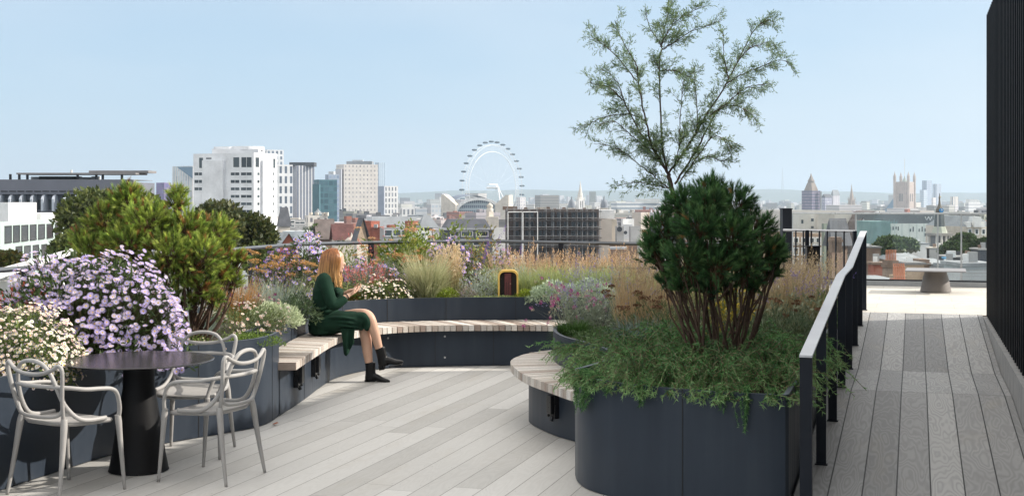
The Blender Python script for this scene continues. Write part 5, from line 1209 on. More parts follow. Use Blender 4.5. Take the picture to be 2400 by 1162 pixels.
    def gable(s, mat, h, along='r', name='roof', gm=None, ov=.35):
        I = offset(s.poly, -ov); m = MB(); g = MB(); up = np.array((0, 0, h))
        v = [np.array((*p, s.zt - .05)) for p in I]; w = [np.array((*p, s.zt)) for p in s.poly]
        if along == 'r': A, Bq = (v[0] + v[3]) / 2 + up, (v[1] + v[2]) / 2 + up; m.add(v + [A, Bq], [[0, 1, 5, 4], [2, 3, 4, 5]]); g.add([w[3], w[0], (w[0] + w[3]) / 2 + up * .98, w[1], w[2], (w[1] + w[2]) / 2 + up * .98], None, [[0, 1, 2], [3, 4, 5]])
        else: A, Bq = (v[0] + v[1]) / 2 + up, (v[3] + v[2]) / 2 + up; m.add(v + [A, Bq], [[1, 2, 5, 4], [3, 0, 4, 5]]); g.add([w[0], w[1], (w[0] + w[1]) / 2 + up * .98, w[2], w[3], (w[3] + w[2]) / 2 + up * .98], None, [[0, 1, 2], [3, 4, 5]])
        at0(m.obj(name, mat, s.o), s.loc)
        if gm is not None: at0(g.obj('gable', gm, s.o), s.loc)
    def chim(s, px, yt, yb, mat, potm=None, w=8, n=3, Y=None, d=.9):
        Y = Y or s.c[1] + 2; x0, x1 = XW(px - w / 2, Y), XW(px + w / 2, Y); z0, z1 = ZW(yb, Y), ZW(yt, Y); m = MB(); m.box((x0, Y, z0), (x1, Y + d, z1)); m.box((x0 - .08, Y - .08, z1 - .35), (x1 + .08, Y + d + .08, z1 - .15)); c = at0(m.obj('chimney', mat, s.o), s.loc)
        if potm is not None:
            for i in range(n):
                m = MB(); x = x0 + (x1 - x0) * (i + .5) / n; r = min(.17, (x1 - x0) / n * .38); m.lathe([(r * 1.1, z1 - .02), (r, z1 + .1), (r * .8, z1 + .75), (r * .95, z1 + .8), (r * .6, z1 + .8)], (x, Y + d / 2, 0), 8); p = m.obj('pot', potm, c); p.location = (0, 0, 0)
                p.data.transform(__import__('mathutils').Matrix.Translation(-Vector(s.loc)))
WHITE = wallm('white_render', (.72, .72, .71)); CREAM = wallm('cream_stone', (.56, .51, .44)); GREYC = wallm('grey_concrete', (.34, .34, .34)); PALE = wallm('pale_grey_cladding', (.5, .52, .54)); BRICK = wallm('red_brick', (.30, .095, .06), 1.5, .2); BROWNB = wallm('brown_brick', (.20, .135, .10), 1.2, .25); STOCK = wallm('yellow_stock_brick', (.36, .27, .19), 1.2, .2)
SLATE = wallm('roof_slate', (.10, .105, .12), .8, .2); LEAD = wallm('lead_roof', (.24, .26, .28)); LIGHTR = wallm('light_roof_sheet', (.27, .29, .31), 1.2, .25); MAROON = wallm('maroon_tiles', (.13, .055, .05), 1.5, .25); DGREY = wallm('dark_cladding', (.06, .065, .075)); ASPH = wallm('flat_roof_felt', (.20, .20, .20)); TERRA = wallm('terracotta', (.50, .19, .10), 3, .2)
kg2 = NT('window_glass'); GLZ = kg2.done(kg2.bsdf(kg2.mix(kg2.rnd(), (.015, .02, .025), (.07, .09, .10)), .12, 0, None, .6))
TEALG = wallm('teal_glazing', (.18, .30, .30)); BLUEGL = plain('blue_glazing', (.14, .22, .30), .2, 0, .1, .15)
# ground, hills, river level land
m = MB(); m.add([(-9000, -200, GROUND), (9000, -200, GROUND), (9000, 14000, GROUND), (-9000, 14000, GROUND)], [[0, 1, 2, 3]])
kq = NT('city_ground'); nz = kq.noise(kq.obj(), .012, 6, .6); GR = kq.done(kq.bsdf(kq.ramp(nz, [(.35, (.10, .12, .07)), (.5, (.22, .22, .21)), (.65, (.30, .29, .27))]), .9)); tag(m.obj('ground', GR), kind='structure')
xs = np.linspace(-4600, 4600, 240); m = MB(); v = []
def ridge(x): return 12 * math.sin(x / 900 + .4) + 7 * math.sin(x / 310 + 2) + 3 * math.sin(x / 95)
rows = [(8200, GROUND, 0), (8700, .45, .3), (9300, .85, .7), (9800, 1.0, 1.0), (10800, .6, .4)]
for Y, f, k in rows:
    for x in xs: v.append((x, Y, GROUND if f == GROUND else GROUND + f * (88 + ridge(x) * k + 2.2 * RNG.random())))
n = len(xs); q = [[r * n + i, r * n + i + 1, (r + 1) * n + i + 1, (r + 1) * n + i] for r in range(4) for i in range(n - 1)]; m.add(v, q)
kq = NT('wooded_hill'); nz = kq.noise(kq.obj(), .02, 6, .6); tag(m.obj('hills', kq.done(kq.bsdf(kq.ramp(nz, [(.35, (.03, .05, .025)), (.6, (.08, .10, .05)), (.72, (.20, .20, .18))]), .9)), smooth=True), kind='structure')
# far city that reads as one mass
m = MB(); N = 2600; Y = np.sort(RNG.uniform(1300, 7600, N)); X = RNG.uniform(-.42, .42, N) * Y
for x, y in zip(X, Y):
    h = RNG.gamma(2.2, 6.0) + 6; w_, d_ = RNG.uniform(9, 34), RNG.uniform(9, 30); t = RNG.uniform(.2, 1.0); g = RNG.uniform(.18, .62); c = np.array((g, g * RNG.uniform(.93, 1.0), g * RNG.uniform(.85, 1.0)))
    if h > 34 and RNG.random() < .8: h *= .6
    if RNG.random() < .25: c = np.array((.05, .075, .04)); h = min(h, 16)
    m.box((-w_ / 2, -d_ / 2, GROUND), (w_ / 2, d_ / 2, GROUND + h), col=c, ax=(math.cos(t), math.sin(t), 0), ay=(-math.sin(t), math.cos(t), 0), o=(x, y, 0))
kq = NT('far_buildings'); ps = kq.sep(kq.pos()); st = kq.math('GREATER_THAN', kq.math('FRACT', kq.math('DIVIDE', ps[2], 3.4)), .55); FARM = kq.done(kq.bsdf(kq.mix(kq.math('MULTIPLY', st, .4), kq.col(), (.08, .09, .10)), .8)); tag(m.obj('distant_rooftops', FARM), kind='stuff')
# middle distance roofs too many to tell apart, low down behind the planting
m = MB(); N = 520; Y = RNG.uniform(330, 1250, N); X = RNG.uniform(-.40, .40, N) * Y
for x, y in zip(X, Y):
    px = x / y * F + CX
    top = -RNG.uniform(8, 22) - (4 if y < 500 else 0); w_, d_ = RNG.uniform(9, 26), RNG.uniform(9, 22); t = RNG.uniform(.2, 1.0); g = RNG.uniform(.15, .60); c = np.array((g, g * RNG.uniform(.90, 1.0), g * RNG.uniform(.8, 1.0)))
    k_ = RNG.random(); c = np.array((.30, .12, .08)) if k_ < .10 else (np.array((.12, .12, .13)) if k_ < .32 else c)
    A_ = dict(ax=(math.cos(t), math.sin(t), 0), ay=(-math.sin(t), math.cos(t), 0), o=(x, y, 0)); m.box((-w_ / 2, -d_ / 2, GROUND), (w_ / 2, d_ / 2, top), col=c, **A_)
    for _ in range(RNG.integers(1, 4)):
        a, b = RNG.uniform(-.4, .3) * w_, RNG.uniform(-.4, .3) * d_; s_ = RNG.uniform(1, 3.5); m.box((a, b, top), (a + s_, b + s_ * .8, top + RNG.uniform(.8, 3)), col=c * RNG.uniform(.6, 1.4), **A_)
tag(m.obj('middle_rooftops', FARM), kind='stuff')

m = MB(); N = 330
for _ in range(N):
    y = RNG.uniform(75, 330); x = (RNG.uniform(2030, 2330) - CX) / F * y if _ < 170 else (RNG.uniform(640, 1500) - CX) / F * y
    top = CZ - RNG.uniform(.052, .075) * y * (1 if _ < 170 else .72) - 2; top = min(top, -7.5); w_, d_ = y * RNG.uniform(.008, .02), y * RNG.uniform(.006, .015); t = RNG.uniform(.1, .9); g = RNG.uniform(.12, .5); c = np.array((g, g * RNG.uniform(.92, 1), g * RNG.uniform(.82, 1))); k_ = RNG.random(); c = np.array((.27, .11, .075)) if k_ < .22 else (np.array((.10, .10, .11)) if k_ < .45 else c)
    A_ = dict(ax=(math.cos(t), math.sin(t), 0), ay=(-math.sin(t), math.cos(t), 0), o=(x, y, 0)); m.box((-w_ / 2, -d_ / 2, GROUND), (w_ / 2, d_ / 2, top), col=c, **A_)
    for _k in range(3): a, b_ = RNG.uniform(-.45, .35) * w_, RNG.uniform(-.45, .35) * d_; s_ = w_ * RNG.uniform(.1, .3); m.box((a, b_, top), (a + s_, b_ + s_ * .7, top + RNG.uniform(.3, 1.4)), col=c * RNG.uniform(.6, 1.5), **A_)
tag(m.obj('near_rooftops', FARM), kind='stuff')
# ---- left edge
b = B('office_block', 'slate grey office block with curved fins and a steel roof canopy at the left edge', 'building', -80, 312, 420, 427, 150, 4, wallm('slate_panel', (.155, .165, .20), .3, .06), ASPH, ll=30) if False else None
D = 150.0; zA = ZW(427, D); oA = empty('office_block', (XW(140, D), D + 15, GROUND), 'slate grey office block with curved fins and a steel roof canopy at the left edge', 'building'); lA = (XW(140, D), D + 15, GROUND)
SLP = wallm('slate_panel', (.165, .172, .205), .3, .06)
m = MB(); m.box((XW(-80, D), D, GROUND), (XW(312, D), D + 9, zA)); at0(m.obj('wall', SLP, oA), lA)
m = MB(); m.box((XW(-80, D) - .3, D - .9, ZW(455, D)), (XW(318, D), D - .002, ZW(427, D) + .25)); at0(m.obj('parapet', SLP, oA), lA)
m = MB(); m.box((XW(-80, D), D + .01, zA + .252), (XW(310, D), D + 8.5, zA + .30)); at0(m.obj('roof', ASPH, oA), lA)
for i in range(13):
    x0 = XW(2 + i * 19.5, D - .95); m = MB(); m.box((x0, D - .96, ZW(449.5, D)), (x0 + .75, D - .901, ZW(447.5, D))); at0(m.obj('vent_slot', SHD, oA), lA)
FINC = wallm('pale_fin', (.48, .52, .58))
for row, (ya, yb) in enumerate(((456, 494), (497, 535))):
    for i in range(-2, 13):
        x = XW(8 + i * 25.3 + row * 0, D); z0, z1 = ZW(yb, D), ZW(ya, D); m = MB()
        P = [(0, 0), (-1.5, 0), (-1.5, (z1 - z0) * .72), (-1.25, (z1 - z0) * .88), (-.8, (z1 - z0) * .98), (0, (z1 - z0))]; v = [(x + dx, D + y - .0, z0 + z) for dx in (-.12, .12) for y, z in P]; n = len(P)
        m.add(v, [[k, (k + 1) % n, n + (k + 1) % n, n + k] for k in range(n)], [[0, k + 1, k] for k in range(1, n - 1)] + [[n, n + k, n + k + 1] for k in range(1, n - 1)]); at0(m.obj('fin', FINC, oA), lA)
        m = MB(); xa = XW(8 + i * 25.3 + 5, D); m.box((xa, D - .05, ZW(yb - 3, D)), (xa + .55, D - .003, ZW(ya + 12, D))); at0(m.obj('window', GLZ, oA), lA)
m = MB(); m.box((XW(15, D), D + 3, ZW(409, D + 3)), (XW(300, D), D + 8, ZW(405, D + 3))); at0(m.obj('roof_canopy', wallm('canopy_steel', (.22, .21, .21)), oA), lA)
m = MB(); m.box((XW(205, D + 4), D + 4.5, ZW(405, D + 4)), (XW(345, D + 4), D + 8, ZW(399.5, D + 4))); at0(m.obj('upper_canopy', CACHE['canopy_steel'], oA), lA)
for px in (22, 43, 62, 180, 224, 239, 284): m = MB(); m.box((XW(px, D + 3) - .12, D + 3.2, zA), (XW(px, D + 3) + .12, D + 3.4, ZW(408, D + 3))); at0(m.obj('post', DARKM, oA), lA)
for a, c_, t, mt in ((65, 84, 414, PALE), (84, 178, 413, DGREY), (180, 208, 415, WHITE), (208, 222, 413, WHITE)): m = MB(); m.box((XW(a, D + 6), D + 7, zA - .5), (XW(c_, D + 6), D + 8.3, ZW(t, D + 6))); at0(m.obj('plant_room', mt, oA), lA)
m = MB(); m.tube([(XW(133, D), D + 5, ZW(405, D)), (XW(133, D), D + 5, ZW(396, D))], .12, 6); at0(m.obj('flue', WHITE, oA), lA)

b = B('stone_office', 'pale green stone office with tall dark windows below the slate grey block', 'building', -90, 0, 150, 521, 95, 96, wallm('green_stone', (.42, .50, .48), .5, .08), ASPH, ll=14)
FRM = wallm('bronze_frame', (.05, .055, .055))
b.win([(11 + i * 19.7, 25.5 + i * 19.5, 532 - i * 1.0, 566 - i * 2.2) for i in range(7)], GLZ, 'r', frame=FRM, t=.08, proud=.05)
b.win([(37 + i * 20, 50.5 + i * 19.6, 580 - i * 1.6, 604 - i * 2.2) for i in range(5)], GLZ, 'r', frame=FRM, t=.08, proud=.05)
b.box('plant_room', -30, 20, 475, 524, WHITE, 102, 6); b.box('plant_room', 35, 96, 500, 522, WHITE, 108, 6); b.box('roof_unit', 24, 34, 502, 520, GREYC, 104, 2); b.chim(137, 501, 518, BRICK, TERRA, w=24, n=5, Y=112, d=1.5)
m = MB()
for x in (96, 112): m.tube([(XW(x, 110), 110, ZW(519, 110)), (XW(x, 110), 110, ZW(507, 110))], .05, 4)
m.tube([(XW(96, 110), 110, ZW(507, 110)), (XW(112, 110), 110, ZW(507, 110))], .05, 4); at0(m.obj('roof_rail', WHITE, b.o), b.loc)

# ---- white tower and the towers behind it
b = B('white_tower', 'big white stepped office tower behind the sunlit pine', 'building', 453, 595, 650, 358, 330, 62, wallm('white_panel', (.70, .71, .73), .25, .12), ASPH)
WFR = wallm('white_frame', (.7, .71, .72))
for y0, y1 in ((404.5, 411), (422, 429), (439.5, 446), (457, 463.5), (474.5, 481), (492, 498)):
    b.win([(541, 561, y0, y1), (565, 590, y0, y1)] + ([(456, 476, y0, y1)] if y0 < 450 else []), GLZ, 'l', frame=WFR, t=.15, proud=.04)
    b.win([(603, 608, y0, y1), (640, 642.5, y0, y1)], GLZ, 'r', frame=WFR, t=.1, proud=.03)
b.win([(547, 561, 369, 392), (566, 590, 369, 392), (467, 476, 370, 394), (483, 496, 370, 373)], GLZ, 'l', frame=WFR, t=.2, proud=.05); b.win([(598.5, 607, 369, 392), (640, 645, 372, 394)], GLZ, 'r', frame=WFR, t=.15)
d_ = -b.r; ta, _ = b.fp(528, 400, 'l'); tb_, _ = b.fp(479, 400, 'l'); m = MB(); m.box((ta, 0, GROUND), (tb_, .9, ZW(375, 333)), ax=(*b.l, 0), ay=(*d_, 0), o=(*b.c[:2], 0)); at0(m.obj('stair_tower', wallm('white_panel', (0, 0, 0)), b.o), b.loc)
ta, _ = b.fp(622, 400, 'r'); tb_, _ = b.fp(612, 400, 'r'); m = MB(); m.box((tb_, 0, GROUND), (ta, .6, ZW(376, 333)), ax=(*b.r, 0), ay=(b.r[1], -b.r[0], 0), o=(*b.c[:2], 0)); at0(m.obj('stair_tower', CACHE['white_panel'], b.o), b.loc)
b.box('upper_storey', 497, 606, 349, 362, CACHE['white_panel'], 337, 9)
m = MB(); m.lathe([(4.2, ZW(352, 340)), (4.2, ZW(343.5, 340)), (0, ZW(343.2, 340))], (XW(580, 341), 341, 0), 24); at0(m.obj('drum', CACHE['white_panel'], b.o), b.loc)
m = MB(); m.lathe([(3.6, ZW(352, 340)), (3.6, ZW(344.5, 340)), (0, ZW(344.2, 340))], (XW(535, 341), 341, 0), 24); at0(m.obj('drum', CACHE['white_panel'], b.o), b.loc)
G_ = (.10, .13, .17)
B('glass_tower', 'pale slim tower with a slanting blue glass top left of the white tower', 'building', 404, 452, 470, 389, 900, 55, facade('f_stripe', (.62, .62, .62), (.30, .36, .42), 2.4, 3.3, (.5, .95), (.0, 1)), PALE)
m = MB(); Yq = 898.0; m.add([W(414, 391, Yq), W(452, 391, Yq), W(452, 419, Yq), W(414, 391.2, Yq - .5), W(452, 391, Yq - .5), W(452, 419, Yq - .5)], [[0, 1, 4, 3], [1, 2, 5, 4], [2, 0, 3, 5]], [[3, 4, 5], [0, 2, 1]]); k_ = m.obj('slanted_glass', BLUEGL, COL.objects['glass_tower']); at0(k_, COL.objects['glass_tower'].location)
B('violet_block', 'small dull violet block left of the slim glass topped tower', 'building', 366, 385, 401, 428, 700, 40, facade('f_violet', (.22, .19, .34), (.10, .10, .2), 3, 3), ASPH)
B('white_grid_tower', 'tall white gridded tower rising just behind the white stepped tower', 'building', 600, 625, 665, 351, 800, 30, facade('f_grid_a', (.62, .64, .66), G_, 2.6, 3.2, (.25, .75), (.2, .8)), PALE)
B('white_grid_tower', 'lower white gridded tower left of the dark finned tower', 'building', 640, 652, 686, 386, 750, 26, facade('f_grid_b', (.66, .67, .68), (.06, .08, .11), 3.0, 5.6, (.25, .7), (.15, .85)), PALE)
b = B('finned_tower', 'dark slate tower with white vertical fins and an open crown', 'building', 676, 696, 737, 388, 900, 30, facade('f_fin', (.16, .18, .23), (.60, .60, .60), 2.2, 60, (.6, .95), (0, 1), gvar=.1), ASPH); b.box('crown', 678, 736, 380.5, 390, DGREY, 903, 12); 
b = B('teal_tower', 'dark teal glass tower in two steps left of the beige tower', 'building', 735, 748, 790, 421, 800, 30, facade('f_teal', (.05, .13, .16), (.02, .06, .08), 3, 3.6, (.1, .9), (.25, .95)), ASPH); b.box('lower_step', 732, 748, 432, 560, facade('f_teal2', (.06, .14, .17), (.02, .06, .08), 3, 3.6), 795, 10)
B('blue_grey_block', 'stepped blue grey block peeping over the teal glass tower', 'building', 762, 770, 795, 409, 1000, 30, facade('f_bg', (.28, .34, .42), (.14, .18, .26), 3, 3.4), PALE); b = COL.objects['blue_grey_block']
m = MB(); m.box((XW(770, 1002), 1002, -30), (XW(782, 1002), 1012, ZW(402, 1002))); at0(m.obj('plant_room', PALE, b), b.location)
b = B('beige_tower', 'broad beige stone tower with many small square windows in the middle of the skyline', 'building', 788, 806, 886, 385, 1200, 24, facade('f_shell', (.62, .58, .54), (.20, .19, .20), 3.4, 3.9, (.3, .66), (.25, .65)), PALE)
b.box('roof_pavilion', 812, 872, 378, 388, LEAD, 1212, 14); b.box('penthouse', 826, 850, 375, 380, PALE, 1216, 8); b.box('side_wing', 786, 800, 396, 540, facade('f_shell2', (.46, .47, .52), (.24, .25, .30), 3.4, 3.9, (.1, .9), (.35, .7)), 1195, 10)
B('slim_tower', 'slim blue grey tower rising behind the beige stone tower', 'building', 879, 888, 903, 381, 1600, 35, facade('f_slim', (.42, .50, .58), (.26, .34, .44), 3, 90, (.3, .7), (0, 1), gvar=.1), PALE)
b = B('white_grid_block', 'white gridded block with a slate blue flank right of the beige tower', 'building', 886, 901, 933, 436, 1100, 34, facade('f_grid_c', (.60, .60, .60), (.10, .11, .13), 3.0, 4.6, (.28, .72), (.2, .85)), PALE); b.box('flank', 885.5, 900, 436.5, 560, facade('f_flank', (.26, .30, .38), (.20, .24, .32), 3, 4, (.1, .9), (.4, .6)), 1096, 8)
B('white_office', 'low white office with dark upright windows right of the white gridded block', 'building', 936, 942, 974, 487, 900, 25, facade('f_grid_d', (.62, .62, .62), (.12, .13, .15), 3, 5.4, (.3, .75), (.2, .85)), PALE)
B('glass_office', 'low grey glass office next to the low white office', 'building', 972, 975, 1001, 488, 880, 22, facade('f_go', (.46, .48, .5), (.22, .25, .28), 9, 3, (.02, .98), (.3, .8)), PALE)
# ---- mid distance, left to centre
SW = facade('f_small', (.60, .57, .52), (.08, .08, .09), 2.6, 3.4, (.3, .65), (.25, .7))
b = B('victorian_block', 'cream Victorian block with dormers and turrets in front of the teal glass tower', 'building', 714, 722, 768, 505, 480, 24, SW, LEAD)
for x in (727, 742, 757, 765): b.box('dormer', x - 3, x + 3, 498, 506, CREAM, 482, 3)
m = MB(); m.lathe([(1.6, ZW(503, 486)), (1.4, ZW(498, 486)), (.5, ZW(493, 486)), (.05, ZW(488, 486))], (XW(745, 486), 486, 0), 12); at0(m.obj('turret', LEAD, b.o), b.loc)
b = B('terraced_office', 'grey terraced office with white ledges left of the cream Victorian block', 'building', 655, 664, 716, 514, 420, 24, GREYC, ASPH); b.win([(666, 690, 518, 522), (692, 714, 520, 524), (666, 690, 528, 531)], GLZ, 'r', frame=WHITE); b.box('ledge', 670, 700, 511, 514, CREAM, 422, 4)
b = B('slate_mansard', 'dark mansard roofed house under the white stepped tower', 'building', 652, 655, 680, 530, 300, 22, CREAM); b.hip(SLATE, 4.2); b.chim(672, 522, 536, STOCK, TERRA, w=8, n=3, Y=306)
B('planted_terrace', 'low building with a dark hedge along its roof left of the red brick block', 'building', 700, 708, 778, 541, 330, 22, GREYC, ASPH); q_ = COL.objects['planted_terrace']; m = MB(); p, d = dome(700, 5.5, .8, 1.3, .3, .6); leaves(m, p + np.array((XW(757, 333), 333, ZW(541, 333))), d, .5, .35, [(.03, .06, .02), (.05, .08, .03)]); at0(m.obj('hedge', LEAF, q_), q_.location)
b = B('long_grey_building', 'long low grey building with a flat pale roof behind the red brick block', 'building', 860, 872, 1006, 508, 420, 16, PALE, LIGHTR); b.box('roof_unit', 918, 930, 503, 509, GREYC, 424, 4); b.box('roof_unit', 955, 998, 504, 509, LIGHTR, 426, 6)
b = B('red_brick_block', 'bright red brick block with a sunlit flank right of the head of the seated woman', 'building', 842, 870, 890, 518, 250, 52, BRICK, ASPH); b.box('lower_wing', 868, 893, 532, 600, BRICK, 247, 4); b.box('tank', 876, 884, 526, 534, GREYC, 246, 1.5); b.box('roof_sign_panel', 848, 854, 525, 529, WHITE, 249.4, .3); b.chim(850, 512, 520, BRICK, None, w=3, Y=252, d=.5)
b = B('red_brick_annexe', 'small red brick stair head beside a white box in the centre left roofs', 'building', 949, 966, 982, 518, 300, 40, BRICK, ASPH); b.box('white_roof_box', 975, 999, 513, 532, WHITE, 306, 5)
B('brick_stub', 'low red brick parapet left of the red brick stair head', 'building', 906, 912, 928, 527, 290, 30, BRICK, ASPH)
b = B('pavilion', 'dark pavilion with a low pyramid roof like a small temple above the green willow', 'building', 986, 990, 1014, 533, 260, 22, DGREY); b.hip(LEAD, 2.4, ridge=.1, ov=1.0)
b = B('glazed_grey_block', 'low grey block with a glazed strip behind the green willow tops', 'building', 890, 897, 968, 534, 220, 20, GREYC, LIGHTR); b.win([(902, 918, 540, 552), (922, 938, 540, 552), (942, 958, 540, 552)], GLZ, 'r', frame=PALE)
b = B('white_low_block', 'plain white low block between the grey block and the dark slate roof', 'building', 962, 966, 1012, 541, 230, 20, WHITE, LIGHTR); b.win([(972, 978, 547, 553), (988, 994, 547, 553)], GLZ, 'r', frame=PALE)
b = B('maroon_roof_house', 'house with a steep maroon tiled roof just above the head of the seated woman', 'building', 778, 784, 826, 562, 200, 20, CREAM); b.gable(MAROON, 2.4, 'r', gm=STOCK); b.win([(790, 797, 564, 570), (802, 809, 564, 570)], GLZ, 'r', frame=WHITE)
m = MB(); m.lathe([(.9, ZW(575, 196)), (.9, ZW(566, 196)), (1.0, ZW(564.5, 196)), (.85, ZW(561, 196)), (.55, ZW(557, 196)), (.16, ZW(554, 196)), (.12, ZW(550, 196)), (.03, ZW(545, 196))], (XW(824, 196), 196, 0), 16); tag(m.obj('cupola', CREAM, smooth=True), 'little beige domed cupola with a finial right of the maroon roof', 'cupola')
b = B('slate_house', 'brown slate gabled house with chimneys left of the maroon roof', 'building', 738, 745, 782, 560, 215, 20, BROWNB); b.gable(wallm('brown_slate', (.16, .13, .12), 1, .2), 3.2, 'r', gm=BROWNB); b.chim(779, 538, 556, BROWNB, TERRA, w=7, n=2, Y=214)
b = B('slate_house', 'grey slate gabled house between the maroon roof and the red brick block', 'building', 830, 836, 862, 566, 190, 40, CREAM); b.gable(SLATE, 3.4, 'l', gm=STOCK)
b = B('brick_gable_house', 'red brick gabled building with a wide pale metal roof left of the seated woman', 'building', 640, 651, 700, 590, 120, 22, BRICK, ll=11, lr=None); b.win([(663, 671, 592, 618)], DGREY, 'r', 'door_opening'); b.gable(LIGHTR, 1.7, 'l', gm=BRICK, ov=.3)
m = MB(); m.add([W(700, 603, 121), W(775, 588, 127), W(742, 556, 150), W(676, 552, 142)], [[0, 1, 2, 3]]); m.add([W(700, 603, 121) - (0, 0, .4), W(775, 588, 127) - (0, 0, .4), W(742, 556, 150) - (0, 0, .4), W(676, 552, 142) - (0, 0, .4)], [[3, 2, 1, 0]]); at0(m.obj('roof', LIGHTR, b.o), b.loc)
b.box('roof_box', 690, 717, 541, 561, PALE, 139, 3); b.box('lantern', 662, 690, 542, 556, facade('f_lantern', (.5, .54, .56), (.2, .26, .3), .5, 9, (.3, .8), (0, 1)), 141, 3)
# ---- station arch, giant wheel
ex = 1250.0; zc_ = lambda y: ZW(y, ex)
st = empty('station_arch', (XW(1122, ex), ex, GROUND), 'large arched glass station front with white arch rim below the giant wheel', 'building'); ls = (XW(1122, ex), ex, GROUND)
cx_, R0 = XW(1122, ex), XW(1179, ex) - XW(1122, ex); zb = zc_(507); H_ = zc_(463) - zb
aa = np.linspace(0, math.pi, 33); arc = [(cx_ - math.cos(t) * R0, ex, zb + math.sin(t) ** .85 * H_) for t in aa]; arci = [(cx_ - math.cos(t) * R0 * .89, ex, zb + math.sin(t) ** .85 * H_ * .86) for t in aa]
m = MB(); n = len(arc); v = [(x, y + dy, z) for dy in (-3, 4) for P in (arc, arci) for x, y, z in P]; q = []
for i in range(n - 1): q += [[i, n + i, n + i + 1, i + 1], [2 * n + i, 2 * n + i + 1, i + 1, i], [n + i, 3 * n + i, 3 * n + i + 1, n + i + 1]]
m.add(v, q); at0(m.obj('arch_rim', WHITE, st), ls)
m = MB(); m.add([(cx_, ex + 1, zb)] + [(x, ex + 1, z) for x, _, z in arci], None, [[0, i + 1, i] for i in range(1, n)]); m.box((cx_ - R0, ex + 2, GROUND), (cx_ + R0 * 1.25, ex + 30, zb - .01)); ks = NT('banded_glass'); pz = ks.sep(ks.pos())[2]; px_ = ks.sep(ks.pos())[0]; bd = ks.math('GREATER_THAN', ks.math('FRACT', ks.math('DIVIDE', pz, 4.6)), .45); wn = ks.math('GREATER_THAN', ks.math('FRACT', ks.math('DIVIDE', px_, 1.9)), .3)
at0(m.obj('glazing', ks.done(ks.bsdf(ks.mix(ks.math('MULTIPLY', bd, wn), (.36, .43, .46), (.07, .09, .14)), .5)), st), ls)
m = MB(); v = [(x + dx, ex + dy, z + dz) for dx, dy, dz in ((-6, 5, 2), (-16, 60, 3)) for x, _, z in arc]; m.add(v, [[i, i + 1, n + i + 1, n + i] for i in range(n - 1)]); at0(m.obj('vault_roof', wallm('vault_metal', (.13, .16, .22), .05), st, True), ls)
for nm, P in (('left_flank', [(1034, 456), (1040, 456), (1068, 480), (1068, 560), (1034, 560)]), ('right_flank', [(1192, 457), (1185, 457), (1160, 480), (1160, 560), (1192, 560)])):
    m = MB(); Q = [W(x, y, ex - 6) for x, y in P]; k = len(Q); m.add([*Q, *[p + (4, 14, 0) for p in Q]], [[i, (i + 1) % k, k + (i + 1) % k, k + i] for i in range(k)], [[0, i, i + 1] for i in range(1, k - 1)] + [[0, i + 1, i] for i in range(1, k - 1)]); at0(m.obj('flank_tower', CREAM, st), ls)
B('grey_station_block', 'jumbled blue grey block left of the arched station front', 'building', 1000, 1010, 1033, 478, 1200, 35, facade('f_st', (.42, .44, .46), (.20, .24, .28), 4, 4, (.2, .8), (.3, .8)), PALE)
WD = 1590.0; wc = W(1155, 440, WD); wr = 60.5; yaw = math.radians(46); wx = np.array((math.cos(yaw), math.sin(yaw), 0)); wn_ = np.array((-wx[1], wx[0], 0))
wh = empty('observation_wheel', (wc[0], wc[1], GROUND), 'giant white observation wheel with glass capsules on the skyline', 'ferris wheel'); lw = (wc[0], wc[1], GROUND); EYE = plain('white_steel', (.74, .76, .78), .5, 0, .5, .04)
wr = (ZW(332, WD) - ZW(440, WD)); sxw = (XW(1222, WD) - XW(1083, WD)) / 2 / wr; wx = np.array((sxw, math.sqrt(1 - sxw ** 2), 0)); wn_ = np.array((-wx[1], wx[0], 0))
ang = np.linspace(0, 2 * math.pi, 97)[:-1]; pt = lambda a, r, o=0: wc + wx * math.cos(a) * r + np.array((0, 0, 1)) * math.sin(a) * r + wn_ * o
for r_, o_, nm, t_ in ((wr - 4, -3, 'outer_rim', .22), (wr - 4, 3, 'outer_rim', .22), (wr - 12, 0, 'inner_rim', .34)):
    m = MB(); P = [pt(a, r_, o_) for a in ang] + [pt(ang[0], r_, o_)]; m.tube(P, t_, 6, cap=False); at0(m.obj(nm, EYE, wh), lw)
m = MB()
for a in ang: m.tube([pt(a, wr - 4, -3), pt(a + .03, wr - 12, 0)], .06, 3, cap=False); m.tube([pt(a, wr - 4, 3), pt(a + .03, wr - 12, 0)], .06, 3, cap=False); m.tube([pt(a, wr - 4, 3), pt(a, wr - 4, -3)], .06, 3, cap=False)
at0(m.obj('truss', EYE, wh), lw)
m = MB()
for i in range(32): a = 2 * math.pi * i / 32; m.tube([pt(a, wr - 12, 0), pt(a + .9, 1.2, 7 if i % 2 else -7)], .035, 3, cap=False)
at0(m.obj('spokes', EYE, wh), lw)
m = MB(); m.tube([wc - wn_ * 9, wc + wn_ * 9], 1.3, 12); m.tube([wc - wn_ * 7, wc - wn_ * 5], 2.2, 12); at0(m.obj('hub', EYE, wh), lw)
for s in (-1, 1): m = MB(); m.tube([wc - wn_ * 8, np.array((*(wc[:2] + wx[:2] * s * 14 - wn_[:2] * 30), GROUND))], .8, 8); at0(m.obj('support_leg', EYE, wh), lw)
m = MB(); m.box((-8, -1.2, -.5), (8, 1.2, .5), ax=wx, ay=wn_, o=wc + np.array((0, 0, 4))); at0(m.obj('platform', EYE, wh), lw)
CAPM = plain('capsule_glass', (.10, .15, .19), .2, 0, .5, .1); mm = MB(); ell(mm, [(-3.2, 0, 0), (-2.7, 0, 0), (-1.6, 0, 0), (0, 0, 0), (1.6, 0, 0), (2.7, 0, 0), (3.2, 0, 0)], [.3, .85, 1.2, 1.25, 1.2, .85, .3], [.3, .85, 1.2, 1.25, 1.2, .85, .3], 10)
